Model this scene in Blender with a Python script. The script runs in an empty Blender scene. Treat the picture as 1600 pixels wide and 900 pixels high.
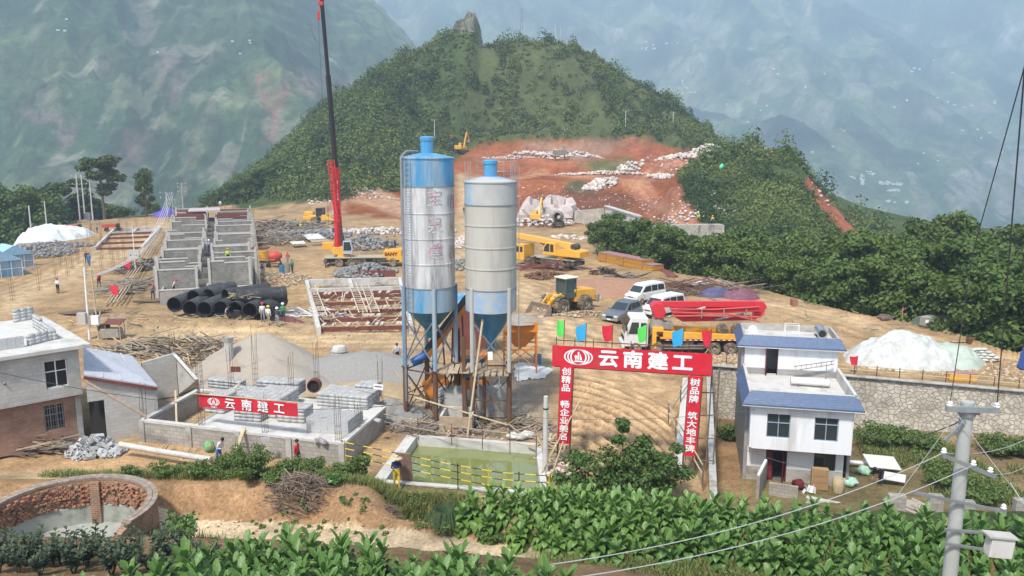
import bpy,bmesh,math,random
import numpy as np
from mathutils import Vector,Matrix,Euler
random.seed(7);RNG=np.random.default_rng(7)
S=bpy.context.scene;C=S.collection
R=math.radians;PI=math.pi
# ---------------------------------------------------------------- camera, sky, sun, exposure
CAMZ=16.0;FPX=1250.0;TH=R(10)
cam=bpy.data.objects.new('camera',bpy.data.cameras.new('camera'));C.objects.link(cam);S.camera=cam
cam.data.sensor_width=36;cam.data.lens=36*FPX/1600
cam.data.clip_start=0.2;cam.data.clip_end=20000
cam.location=(0,0,CAMZ);cam.rotation_euler=(PI/2-TH,0,0)
SUN_EL,SUN_ROT=56,205
W=bpy.data.worlds.new('World');S.world=W;W.use_nodes=True
_n=W.node_tree.nodes;_l=W.node_tree.links
_sky=_n.new('ShaderNodeTexSky');_sky.sky_type='NISHITA';_sky.sun_disc=False
_sky.sun_elevation=R(SUN_EL);_sky.sun_rotation=R(SUN_ROT);_sky.air_density=1.0;_sky.dust_density=4.0;_sky.ozone_density=1.0;_sky.altitude=1500
_hs=_n.new('ShaderNodeHueSaturation');_hs.inputs['Saturation'].default_value=0.72
_l.new(_sky.outputs[0],_hs.inputs['Color']);_l.new(_hs.outputs[0],_n['Background'].inputs[0])
_n['Background'].inputs[1].default_value=0.125
sun=bpy.data.objects.new('sun',bpy.data.lights.new('sun','SUN'));C.objects.link(sun)
sun.data.energy=2.6;sun.data.angle=R(6);sun.data.color=(1.0,0.95,0.87)
_az=R(SUN_ROT)
sun.rotation_euler=Vector((math.sin(_az)*math.cos(R(SUN_EL)),math.cos(_az)*math.cos(R(SUN_EL)),math.sin(R(SUN_EL)))).to_track_quat('Z','Y').to_euler()
S.view_settings.view_transform='Standard';S.view_settings.look='None';S.view_settings.gamma=1
S.view_settings.exposure=1.03
S.render.engine='CYCLES';S.cycles.use_denoising=True
S.cycles.max_bounces=6;S.cycles.diffuse_bounces=2;S.cycles.glossy_bounces=2;S.cycles.transmission_bounces=3;S.cycles.transparent_max_bounces=6;S.cycles.volume_bounces=2
S.cycles.caustics_reflective=False;S.cycles.caustics_refractive=False
# ---------------------------------------------------------------- pixel -> world helpers (photo pixels, 1600 x 900)
CT,ST=math.cos(TH),math.sin(TH)
def ray(px,py):
    dy=py-450.0
    return Vector((px-800.0,FPX*CT-dy*ST,-(FPX*ST+dy*CT)))
def at(px,py,z=0.0):
    r=ray(px,py);t=(z-CAMZ)/r.z
    return Vector((r.x*t,r.y*t,z))
def dp(px,py,d):
    r=ray(px,py);t=d/r.y
    return Vector((r.x*t,d,CAMZ+r.z*t))
def proj(x,y,z):
    zc=z-CAMZ
    f=y*CT-zc*ST;u=y*ST+zc*CT
    return 800+FPX*x/f,450-FPX*u/f
# ---------------------------------------------------------------- noise
def _hash(ix,iy,seed):
    h=(ix.astype(np.int64)*374761393+iy.astype(np.int64)*668265263+seed*1442695041)&0x7fffffff
    h=((h^(h>>13))*1274126177)&0x7fffffff
    h=(h^(h>>16))&0xffff
    return h/65535.0
def vnoise(x,y,seed=0):
    x=np.asarray(x,float);y=np.asarray(y,float)
    ix=np.floor(x);iy=np.floor(y);fx=x-ix;fy=y-iy
    fx=fx*fx*(3-2*fx);fy=fy*fy*(3-2*fy)
    a=_hash(ix,iy,seed);b=_hash(ix+1,iy,seed);c=_hash(ix,iy+1,seed);d=_hash(ix+1,iy+1,seed)
    return(a*(1-fx)+b*fx)*(1-fy)+(c*(1-fx)+d*fx)*fy
def fbm(x,y,o=4,seed=0):
    s=0;a=0.5
    for k in range(o):
        s=s+a*(vnoise(x,y,seed+k)-0.5)*2;x=x*2.03+3.1;y=y*2.03+7.7;a*=0.5
    return s
def ridged(x,y,o=4,seed=0):
    s=0;a=0.5
    for k in range(o):
        s=s+a*(1-abs(vnoise(x,y,seed+k)-0.5)*4);x=x*2.03+3.1;y=y*2.03+7.7;a*=0.5
    return s
def sstep(a,b,x):
    t=np.clip((x-a)/(b-a),0,1);return t*t*(3-2*t)
def polysd(x,y,P):
    x=np.asarray(x,float);y=np.asarray(y,float)
    d=np.full(x.shape,1e18);ins=np.zeros(x.shape,bool);n=len(P)
    for i in range(n):
        ax,ay=P[i][0],P[i][1];bx,by=P[(i+1)%n][0],P[(i+1)%n][1]
        ex,ey=bx-ax,by-ay;wx,wy=x-ax,y-ay
        t=np.clip((wx*ex+wy*ey)/(ex*ex+ey*ey+1e-12),0,1)
        d=np.minimum(d,(wx-ex*t)**2+(wy-ey*t)**2)
        if abs(by-ay)>1e-9:
            ins^=((ay>y)!=(by>y))&(x<(bx-ax)*(y-ay)/(by-ay)+ax)
    d=np.sqrt(d);return np.where(ins,-d,d)
def polyline(x,y,P):
    x=np.asarray(x,float);y=np.asarray(y,float)
    best=np.full(x.shape,1e18);zz=np.zeros(x.shape)
    for a,b in zip(P,P[1:]):
        ex,ey=b[0]-a[0],b[1]-a[1]
        t=np.clip(((x-a[0])*ex+(y-a[1])*ey)/(ex*ex+ey*ey),0,1)
        d=(x-a[0]-ex*t)**2+(y-a[1]-ey*t)**2
        m=d<best;best=np.where(m,d,best);zz=np.where(m,a[2]+(b[2]-a[2])*t,zz)
    return np.sqrt(best),zz
# ---------------------------------------------------------------- terrain height
def wp(pts,z=0):return[tuple(at(p[0],p[1],z))for p in pts]
PLAT=wp([(-400,560),(-200,470),(-60,432),(30,380),(100,352),(200,338),(300,326),(380,318),(500,318),(640,312),(760,312),(860,320),(915,352),(925,390),(945,404),(1040,424),(1150,441),(1330,488),(1450,505),(1560,543),(1640,560),(1900,600)])+[(80,58),tuple(at(1800,628,-.7)),tuple(at(1600,612,-.7)),tuple(at(1340,589,-.7)),tuple(at(1106,571,-.7)),(8.6,33),(-6,34.5),(-20,33),(-45,33),(-90,40)]
SIL=[(100,470),(250,380),(350,305),(400,272),(440,238),(480,198),(520,168),(560,134),(600,110),(650,82),(690,52),(712,44),(735,44),(752,72),(770,76),(800,68),(850,64),(900,72),(930,90),(960,110),(1000,133),(1040,158),(1080,188),(1110,213),(1140,236),(1200,265),(1300,330),(1500,460)]
HR=[dp(a,b,330)for a,b in SIL];HRX=[v.x for v in HR];HRZ=[v.z for v in HR]
SM=[(980,420),(1020,330),(1050,280),(1090,252),(1140,246),(1180,236),(1210,232),(1240,242),(1262,266),(1275,292),(1300,330),(1340,368),(1370,392),(1420,430),(1600,560)]
MR=[dp(a,b,205)for a,b in SM];MRX=[v.x for v in MR];MRZ=[v.z for v in MR]
PATH=[(-60,36,-.2),(-26,33.5,-.2),(-14,32.0,-.1),(-8,30.9,.2),(-3,28.6,.95),(1.5,26.2,1.7),(5,24.6,2.25),(12,22.5,3.0),(30,17,3.6)]
TANK=Vector((-17.9,30.2,0))
def smax(a,b,k=4.0):
    h=np.clip(0.5+0.5*(a-b)/k,0,1);return b+(a-b)*h+k*h*(1-h)
def H(x,y,detail=True):
    x=np.asarray(x,float);y=np.asarray(y,float)
    sd=polysd(x,y,PLAT)
    out=np.clip(sd,0,None)
    drop=-(out*0.62)-3*sstep(0,6,out);drop=np.maximum(drop,-75-0*x)
    z=np.where(sd>0,drop,0.0)
    rav=-7-0.02*(x-20)
    z=np.where((x>4)&(y>60)&(y<230),np.maximum(z,rav+0*x),z)
    zr=np.interp(x,HRX,HRZ);xl=np.interp(x,[-110,-60,-25,60,100],[215,200,195,195,215])
    zb=np.interp(x,[-110,-70,-40,60,100],[-30,-6,0,0,-6])
    s=(y-xl)/(330-xl)
    nat=zb+(zr-zb)*(np.clip(s,0,1)**0.95)
    yc=y+fbm(x/16,y/16,3,15)*9;cut=np.interp(yc,[190,214,221,240,246,268,284,292,330],[0,3.2,6.8,8.2,11.8,12.5,13,20.5,20.5])
    cut=np.where(y>296,20.5+(zr-20.5)*sstep(296,330,y)**0.8,cut)
    cw=sstep(-48,-30,x)*(1-sstep(56,68,x))
    hill=nat*(1-cw)+cut*cw
    hill=np.where(s>1,zr-(y-330)*0.75,hill)
    hill=np.where(s<0,zb+s*14,hill)
    hill=hill+sstep(0,1,s)*(fbm(x/14,y/14,4,11)*3.0+cw*(1-sstep(296,310,y))*(ridged(x/7,y/7,4,13)-.2)*2.2)
    z=np.where(y>185,smax(z,hill,2.0),z)
    xk=x/y*205;zk=np.interp(xk,MRX,MRZ);s2=(y-128)/(205-128)
    kn=-8+(zk+8)*(np.clip(s2,0,1)**1.0)
    kn=np.where(s2>1,zk-(y-205)*np.where(xk>62,0.8,0.06),kn);kn=np.where(s2<0,-8+s2*6,kn)
    kn=kn+sstep(0.05,.6,s2)*fbm(x/9,y/9,4,21)*2.2
    z=np.where((x>24)&(y>110),smax(z,kn,2.5),z)
    z=z-.7*sstep(80,62,y)*sstep(7,13,x)*(sd<0)
    sdt=polysd(x,y,YARD)
    yard=np.interp(y,[24,30,34,38,41,44.5,50,57],[1.6,.4,-1.0,-2.4,-3.6,-4.3,-4.4,-4.7])
    yard=yard+np.interp(x,[22,32,45],[0,.8,1.6])*sstep(40,47,y)*0.8
    z=np.where(sdt<0,yard,z)
    fld=2.05+0.26*(28.5-y)+fbm(x/5,y/5,3,4)*.12
    fldR=np.where(y>30,fld-(y-30)*1.6,fld)
    edge=np.interp(x,[-40,-12,-5,0,5,12,30],[26.2,25.6,24.6,22.9,20.6,17.6,12])
    near=np.where(y<edge,fld,fld-(y-edge)*.9)
    pd,pz=polyline(x,y,PATH)
    side=y-np.interp(x,[p[0]for p in PATH],[p[1]for p in PATH])
    shelf=np.interp(x,[-40,-20,-12,-4,0,6],[.6,.8,1.15,1.35,1.6,2.0])
    up=shelf*(1-sstep(3.5,8,side))
    fg=np.where(side<0,np.maximum(near,pz),pz+(up*(1-sstep(-6.5,-2,x))+np.maximum(fldR,-5)*sstep(-6.5,-2,x)-pz)*sstep(.7,1.9,side+fbm(x/1.3,y/1.3,3,9)*.5))
    wa=np.interp(x,[-9,-2,8,10],[34,31,31,30]);wb_=np.interp(x,[-9,-2,8,10],[38.3,34.6,34.4,34]);wfg=1-sstep(0,1,(y-wa)/(wb_-wa))
    z=z*(1-wfg)+fg*wfg
    z=np.where(pd<.8,z*sstep(.55,.8,pd)+pz*(1-sstep(.55,.8,pd)),z)
    td=np.hypot(x-TANK.x,y-TANK.y)
    z=np.where(td<4.6,z+(0.55-z)*(1-sstep(3.3,4.6,td)),z);z=np.where(td<3.18,-.95,z)
    sp=polysd(x,y,POND);z=np.where(sp<0,-1.6,z)
    if detail:
        site=(sd<0)&(y<190)
        bk,bz=polyline(x,y,BANK);z=np.where(site,z+bz*np.exp(-(bk/2.2)**2),z)
        m=np.where(y<60,.5,1)
        rough=fbm(x/2.2,y/2.2,5,31)*.16*m+fbm(x/9,y/9,3,35)*.22*m
        soft=np.where(polysd(x,y,FLAT)<0,.25,1.0)
        z=z+np.where(site&(sp>.6),rough*soft,0)
        z=z+np.where(~site&(y<200)&(wfg>.5)&(sp>.5),fbm(x/.9,y/.9,4,41)*.10,0)
        z=z+np.where(sdt<0,fbm(x/1.5,y/1.5,4,51)*.25*sstep(49,45,y),0)
    return z
YARD=[(9.2,33)]+[tuple(at(a,b,-.7)[:2])for a,b in((1106,571),(1340,589),(1600,612),(1800,628))]+[(90,54),(90,10),(14,25)]
POND=wp([(642,683),(842,697),(850,775),(590,752)])
BANK=[tuple(at(160,505))[:2]+(.2,),tuple(at(230,508))[:2]+(.8,),tuple(at(430,515))[:2]+(.7,),tuple(at(560,518))[:2]+(.1,)]
FLAT=wp([(150,520),(1000,520),(1200,470),(1500,540),(1500,570),(1000,560),(860,720),(1100,720),(600,560),(150,560)])
def gz(x,y):return float(H(np.array([x]),np.array([y]))[0])
def G(px,py):
    r=ray(px,py);r=r/r.y
    d=np.exp(np.linspace(math.log(14),math.log(600),2600));hz=H(r.x*d,d);zz=CAMZ+r.z*d
    k=np.argmax(zz<hz)
    if not zz[k]<hz[k]:k=len(d)-1
    return Vector((r.x*d[k],d[k],float(hz[k])))
# ---- far mountains
def FAR(x,y):
    u=x/y
    e=np.interp(u,[-.9,-.35,-.24,-.2,-.12,-.05,.05],[.34,.30,.23,.185,.11,.03,-.12])
    zr=16+1750*e
    t=np.clip((y-620)/(1750-620),0,1.6)
    zl=-130+(zr+130)*np.where(t<1,t**.85,1-(t-1)*1.3)
    g=ridged(x/190+y/900,y/620,5,61)
    zl=zl+(g-.2)*95*sstep(0,.35,t)*(1-.5*sstep(.8,1,t))+ridged(x/60,y/90,3,65)*16
    t2=np.clip((y-1250)/(3900-1250),0,1.3)
    zrr=-260+(16+3900*.235+260)*(t2**1.25)
    zrr=zrr+(ridged(x/520+y/2600,y/1300,5,71)-.2)*230*sstep(.0,.3,t2)+fbm(x/150,y/150,4,75)*38
    return np.maximum(np.maximum(zl,zrr),-260)
# ---------------------------------------------------------------- materials
MATS={}
def nodes(m):
    m.use_nodes=True;return m.node_tree.nodes,m.node_tree.links
def mat(name,col,rough=.8,metal=0.0,var=.12,scale=3.0,bump=.0,dirt=None,dirt_amt=.0,spec=.3,island=0.0,streak=False,trans=0.0):
    """procedural paint / concrete / metal: base colour with noise variation, optional dirt colour and bump"""
    if name in MATS:return MATS[name]
    m=bpy.data.materials.new(name);n,l=nodes(m);b=n['Principled BSDF']
    b.inputs['Roughness'].default_value=rough;b.inputs['Metallic'].default_value=metal;b.inputs['Specular IOR Level'].default_value=spec
    tc=n.new('ShaderNodeTexCoord');nz=n.new('ShaderNodeTexNoise');nz.inputs['Scale'].default_value=scale;nz.inputs['Detail'].default_value=6;nz.inputs['Roughness'].default_value=.65
    src=tc.outputs['Object']
    if streak:
        mp=n.new('ShaderNodeMapping');mp.inputs['Scale'].default_value=(1,1,.12);l.new(src,mp.inputs[0]);src=mp.outputs[0]
    l.new(src,nz.inputs['Vector'])
    mr=n.new('ShaderNodeMapRange');mr.inputs[1].default_value=.3;mr.inputs[2].default_value=.7;mr.inputs[3].default_value=1-var;mr.inputs[4].default_value=1+var
    l.new(nz.outputs[0],mr.inputs[0])
    mx=n.new('ShaderNodeVectorMath');mx.operation='SCALE';mx.inputs[0].default_value=col[:3];l.new(mr.outputs[0],mx.inputs['Scale'])
    out=mx.outputs[0]
    if island:
        ge=n.new('ShaderNodeNewGeometry');m2=n.new('ShaderNodeMapRange');m2.inputs[3].default_value=1-island;m2.inputs[4].default_value=1+island
        l.new(ge.outputs['Random Per Island'],m2.inputs[0]);v2=n.new('ShaderNodeVectorMath');v2.operation='SCALE';l.new(out,v2.inputs[0]);l.new(m2.outputs[0],v2.inputs['Scale']);out=v2.outputs[0]
    if dirt:
        n2=n.new('ShaderNodeTexNoise');n2.inputs['Scale'].default_value=scale*.6;n2.inputs['Detail'].default_value=8;n2.inputs['Roughness'].default_value=.7;l.new(src,n2.inputs['Vector'])
        r2=n.new('ShaderNodeMapRange');r2.inputs[1].default_value=.62-.35*dirt_amt;r2.inputs[2].default_value=.78-.35*dirt_amt;l.new(n2.outputs[0],r2.inputs[0])
        mc=n.new('ShaderNodeMix');mc.data_type='RGBA';l.new(r2.outputs[0],mc.inputs[0]);l.new(out,mc.inputs[6]);mc.inputs[7].default_value=(*dirt,1);out=mc.outputs[2]
    l.new(out,b.inputs['Base Color'])
    if bump:
        bp=n.new('ShaderNodeBump');bp.inputs['Strength'].default_value=min(1,bump);bp.inputs['Distance'].default_value=.05;l.new(nz.outputs[0],bp.inputs['Height']);l.new(bp.outputs[0],b.inputs['Normal'])
    MATS[name]=m;return m
def leafmat(name,c1,c2,trans=.25,rough=.55,patch=0):
    if name in MATS:return MATS[name]
    m=bpy.data.materials.new(name);n,l=nodes(m);b=n['Principled BSDF'];o=n['Material Output']
    ge=n.new('ShaderNodeNewGeometry');mc=n.new('ShaderNodeMix');mc.data_type='RGBA';mc.inputs[6].default_value=(*c1,1);mc.inputs[7].default_value=(*c2,1)
    oi=n.new('ShaderNodeObjectInfo');ad=n.new('ShaderNodeMath');ad.operation='MULTIPLY_ADD';ad.inputs[1].default_value=.6
    sc=n.new('ShaderNodeMath');sc.operation='MULTIPLY';sc.inputs[1].default_value=.4;l.new(oi.outputs['Random'],sc.inputs[0])
    l.new(ge.outputs['Random Per Island'],ad.inputs[0]);l.new(sc.outputs[0],ad.inputs[2]);l.new(ad.outputs[0],mc.inputs[0])
    if patch:
        tc=n.new('ShaderNodeTexCoord');nz=n.new('ShaderNodeTexNoise');nz.inputs['Scale'].default_value=patch;nz.inputs['Detail'].default_value=5;l.new(tc.outputs['Object'],nz.inputs['Vector']);mr=n.new('ShaderNodeMapRange');mr.inputs[1].default_value=.38;mr.inputs[2].default_value=.62;mr.inputs[3].default_value=-.45;mr.inputs[4].default_value=.75;l.new(nz.outputs[0],mr.inputs[0]);a2=n.new('ShaderNodeMath');a2.use_clamp=True;l.new(ad.outputs[0],a2.inputs[0]);l.new(mr.outputs[0],a2.inputs[1]);l.new(a2.outputs[0],mc.inputs[0])
    l.new(mc.outputs[2],b.inputs['Base Color']);b.inputs['Roughness'].default_value=rough;b.inputs['Specular IOR Level'].default_value=.25
    t=n.new('ShaderNodeBsdfTranslucent');l.new(mc.outputs[2],t.inputs[0]);ms=n.new('ShaderNodeMixShader');ms.inputs[0].default_value=trans
    l.new(b.outputs[0],ms.inputs[1]);l.new(t.outputs[0],ms.inputs[2]);l.new(ms.outputs[0],o.inputs[0])
    MATS[name]=m;return m
def brickmat(name,c1,c2,mortar,bw,bh,ms=.02,rough=.9,bump=.4,stain=.25,axis='auto'):
    """blocks or bricks in courses; u runs along the wall, v is height"""
    if name in MATS:return MATS[name]
    m=bpy.data.materials.new(name);n,l=nodes(m);b=n['Principled BSDF'];b.inputs['Roughness'].default_value=rough;b.inputs['Specular IOR Level'].default_value=.15
    tc=n.new('ShaderNodeTexCoord');sp=n.new('ShaderNodeSeparateXYZ');l.new(tc.outputs['Object'],sp.inputs[0])
    ge=n.new('ShaderNodeNewGeometry');vt=n.new('ShaderNodeVectorTransform');vt.vector_type='NORMAL';vt.convert_from='WORLD';vt.convert_to='OBJECT';l.new(ge.outputs['Normal'],vt.inputs[0])
    sn=n.new('ShaderNodeSeparateXYZ');l.new(vt.outputs[0],sn.inputs[0])
    ax=n.new('ShaderNodeMath');ax.operation='ABSOLUTE';l.new(sn.outputs[0],ax.inputs[0])
    gt=n.new('ShaderNodeMath');gt.operation='GREATER_THAN';gt.inputs[1].default_value=.7;l.new(ax.outputs[0],gt.inputs[0])
    mu=n.new('ShaderNodeMix');l.new(gt.outputs[0],mu.inputs[0]);l.new(sp.outputs[0],mu.inputs[2]);l.new(sp.outputs[1],mu.inputs[3])
    az=n.new('ShaderNodeMath');az.operation='ABSOLUTE';l.new(sn.outputs[2],az.inputs[0]);g2=n.new('ShaderNodeMath');g2.operation='GREATER_THAN';g2.inputs[1].default_value=.7;l.new(az.outputs[0],g2.inputs[0])
    mv=n.new('ShaderNodeMix');l.new(g2.outputs[0],mv.inputs[0]);l.new(sp.outputs[2],mv.inputs[2]);l.new(sp.outputs[1],mv.inputs[3])
    cb=n.new('ShaderNodeCombineXYZ');l.new(mu.outputs[0],cb.inputs[0]);l.new(mv.outputs[0],cb.inputs[1])
    br=n.new('ShaderNodeTexBrick');br.inputs['Scale'].default_value=1;br.inputs['Brick Width'].default_value=bw;br.inputs['Row Height'].default_value=bh
    br.inputs['Mortar Size'].default_value=ms;br.inputs['Mortar Smooth'].default_value=.2;br.inputs['Bias'].default_value=0
    br.inputs['Color1'].default_value=(*c1,1);br.inputs['Color2'].default_value=(*c2,1);br.inputs['Mortar'].default_value=(*mortar,1);l.new(cb.outputs[0],br.inputs['Vector'])
    nz=n.new('ShaderNodeTexNoise');nz.inputs['Scale'].default_value=.9;nz.inputs['Detail'].default_value=8;nz.inputs['Roughness'].default_value=.7;l.new(tc.outputs['Object'],nz.inputs['Vector'])
    mr=n.new('ShaderNodeMapRange');mr.inputs[1].default_value=.3;mr.inputs[2].default_value=.7;mr.inputs[3].default_value=1-stain;mr.inputs[4].default_value=1+stain*.6;l.new(nz.outputs[0],mr.inputs[0])
    v=n.new('ShaderNodeVectorMath');v.operation='SCALE';l.new(br.outputs[0],v.inputs[0]);l.new(mr.outputs[0],v.inputs['Scale']);l.new(v.outputs[0],b.inputs['Base Color'])
    bp=n.new('ShaderNodeBump');bp.inputs['Strength'].default_value=bump;bp.inputs['Distance'].default_value=.03;bp.invert=True;l.new(br.outputs['Fac'],bp.inputs['Height']);l.new(bp.outputs[0],b.inputs['Normal'])
    MATS[name]=m;return m
# ---------------------------------------------------------------- mesh builder
class MB:
    def __init__(s):s.v=[];s.f=[];s.m=[];s.mi=0;s.sm=set()
    def add(s,vs,fs,M=None):
        o=len(s.v)
        s.v+=[tuple(M@Vector(v))for v in vs]if M is not None else[tuple(v)for v in vs]
        for f in fs:s.f.append(tuple(i+o for i in f));s.m.append(s.mi)
        return s
    def mat(s,i):s.mi=i;return s
    def box(s,c,d,rz=0,rx=0,ry=0,taper=1.0,M=None):
        x,y,z=d[0]/2,d[1]/2,d[2]/2;t=taper
        vs=[(-x,-y,-z),(x,-y,-z),(x,y,-z),(-x,y,-z),(-x*t,-y*t,z),(x*t,-y*t,z),(x*t,y*t,z),(-x*t,y*t,z)]
        A=Matrix.Translation(c)@Euler((rx,ry,rz)).to_matrix().to_4x4()
        if M is not None:A=M@A
        return s.add(vs,[(0,3,2,1),(4,5,6,7),(0,1,5,4),(1,2,6,5),(2,3,7,6),(3,0,4,7)],A)
    def bar(s,a,b,w,h=None,M=None):
        a=Vector(a);b=Vector(b);h=h or w;L=(b-a).length
        if L<1e-6:return s
        q=(b-a).to_track_quat('Z','Y').to_matrix().to_4x4();A=Matrix.Translation((a+b)/2)@q
        if M is not None:A=M@A
        x,y,z=w/2,h/2,L/2
        return s.add([(-x,-y,-z),(x,-y,-z),(x,y,-z),(-x,y,-z),(-x,-y,z),(x,-y,z),(x,y,z),(-x,y,z)],[(0,3,2,1),(4,5,6,7),(0,1,5,4),(1,2,6,5),(2,3,7,6),(3,0,4,7)],A)
    def tube(s,pts,r,n=6,cap=True,M=None):
        P=[Vector(p)for p in pts];rr=r if isinstance(r,(list,tuple))else[r]*len(P);o=len(s.v);vs=[];up=None
        for i,p in enumerate(P):
            t=(P[min(i+1,len(P)-1)]-P[max(i-1,0)]).normalized()
            if up is None:up=t.orthogonal().normalized()
            up=(up-t*up.dot(t));up=up.normalized()if up.length>1e-6 else t.orthogonal().normalized()
            w=t.cross(up)
            for k in range(n):
                a=2*PI*k/n;vs.append(p+(up*math.cos(a)+w*math.sin(a))*rr[i])
        fs=[(i*n+k,i*n+(k+1)%n,(i+1)*n+(k+1)%n,(i+1)*n+k)for i in range(len(P)-1)for k in range(n)]
        if cap:fs+=[tuple(range(n-1,-1,-1)),tuple((len(P)-1)*n+k for k in range(n))]
        return s.add(vs,fs,M)
    def cyl(s,a,b,r,r2=None,n=16,M=None):return s.tube([a,b],[r,r if r2 is None else r2],n,True,M)
    def lathe(s,prof,c=(0,0,0),n=24,M=None,a0=0,a1=2*PI):
        full=abs(a1-a0-2*PI)<1e-6;k=n if full else n+1;vs=[]
        for r,z in prof:
            for i in range(k):
                a=a0+(a1-a0)*i/n;vs.append((c[0]+r*math.cos(a),c[1]+r*math.sin(a),c[2]+z))
        fs=[]
        for j in range(len(prof)-1):
            for i in range(n):
                i2=(i+1)%k;fs.append((j*k+i,j*k+i2,(j+1)*k+i2,(j+1)*k+i))
        return s.add(vs,fs,M)
    def prism(s,poly,a,b,axis='y',M=None):
        def P(u,v,w):return{'y':(u,w,v),'x':(w,u,v),'z':(u,v,w)}[axis]
        n=len(poly);vs=[P(u,v,a)for u,v in poly]+[P(u,v,b)for u,v in poly]
        return s.add(vs,[tuple(range(n)),tuple(range(2*n-1,n-1,-1))]+[(i,i+n,(i+1)%n+n,(i+1)%n)for i in range(n)],M)
    def quad(s,a,b,c,d):return s.add([a,b,c,d],[(0,1,2,3)])
    def build(s,name,mats,parent=None,loc=None,rz=0,smooth=False,bevel=0):
        me=bpy.data.meshes.new(name);me.from_pydata(s.v,[],s.f)
        if not isinstance(mats,(list,tuple)):mats=[mats]
        for m in mats:me.materials.append(m)
        me.polygons.foreach_set('material_index',s.m)
        bm=bmesh.new();bm.from_mesh(me);bmesh.ops.recalc_face_normals(bm,faces=bm.faces)
        if bevel:bmesh.ops.bevel(bm,geom=[e for e in bm.edges if e.is_manifold and e.calc_face_angle(0)>.5],offset=bevel,segments=1,affect='EDGES',clamp_overlap=True)
        bm.to_mesh(me);bm.free()
        if smooth:me.shade_smooth();
        if smooth and hasattr(me,'set_sharp_from_angle'):me.set_sharp_from_angle(angle=R(40))
        o=bpy.data.objects.new(name,me);C.objects.link(o)
        if parent:o.parent=parent
        if loc is not None:o.location=loc
        if rz:o.rotation_euler[2]=rz
        return o
def npmesh(name,V,F,mats,parent=None,smooth=False,midx=None):
    me=bpy.data.meshes.new(name);k=F.shape[1]
    me.vertices.add(len(V));me.vertices.foreach_set('co',np.ascontiguousarray(V,np.float32).ravel())
    me.loops.add(F.size);me.loops.foreach_set('vertex_index',np.ascontiguousarray(F,np.int32).ravel())
    me.polygons.add(len(F));me.polygons.foreach_set('loop_start',np.arange(0,F.size,k,dtype=np.int32));me.polygons.foreach_set('loop_total',np.full(len(F),k,np.int32))
    for m in(mats if isinstance(mats,(list,tuple))else[mats]):me.materials.append(m)
    if midx is not None:me.polygons.foreach_set('material_index',np.asarray(midx,np.int32))
    me.update(calc_edges=True);me.validate()
    if smooth:me.shade_smooth()
    o=bpy.data.objects.new(name,me);C.objects.link(o)
    if parent:o.parent=parent
    return o
def tag(o,label=None,cat=None,group=None,kind=None):
    if label:o['label']=label
    if cat:o['category']=cat
    if group:o['group']=group
    if kind:o['kind']=kind
    return o
def T(name,label,cat,loc=(0,0,0),rz=0,group=None):
    o=bpy.data.objects.new(name,None);C.objects.link(o);o.location=loc;o.rotation_euler=(0,0,rz);o.empty_display_size=.3
    return tag(o,label,cat,group)
_kids={}
def dup(root,loc=None,rz=None,label=None,scale=None,sub=None):
    r=root.copy();C.objects.link(r)
    if loc is not None:r.location=loc
    if rz is not None:r.rotation_euler[2]=rz
    if scale is not None:r.scale=(scale,)*3 if not isinstance(scale,tuple)else scale
    if label:r['label']=label
    for ch in list(root.children):
        c=ch.copy();C.objects.link(c);c.parent=r
        for g in list(ch.children):
            d=g.copy();C.objects.link(d);d.parent=c
    return r
def text_mesh(body,size,name,m,parent,loc=(0,0,0),rot=(PI/2,0,0),bold=.02,ext=.01,align='CENTER',sx=1.0,spacing=1.0,rz=None):
    cu=bpy.data.curves.new(name,'FONT');cu.body=body;cu.size=size;cu.align_x=align;cu.align_y='CENTER';cu.extrude=ext;cu.space_character=spacing;cu.resolution_u=3
    t=bpy.data.objects.new(name+'_tmp',cu);C.objects.link(t)
    dg=bpy.context.evaluated_depsgraph_get();me=bpy.data.meshes.new_from_object(t.evaluated_get(dg));me.name=name
    bpy.data.objects.remove(t);bpy.data.curves.remove(cu)
    if bold:
        bm=bmesh.new();w=bold*size
        for k,(dx,dy)in enumerate(((w,0),(-w,0),(0,w),(0,-w),(w*.7,w*.7),(-w*.7,-w*.7),(-w*.7,w*.7),(w*.7,-w*.7))):n0=len(bm.verts);bm.from_mesh(me);bm.verts.ensure_lookup_table();bmesh.ops.translate(bm,verts=bm.verts[n0:],vec=(dx,dy,.0006*k))
        bm.to_mesh(me);bm.free()
    me.materials.clear();me.materials.append(m)
    o=bpy.data.objects.new(name,me);C.objects.link(o);o.parent=parent;o.location=loc;o.rotation_euler=rot;o.scale=(sx,1,1)
    return o
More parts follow.
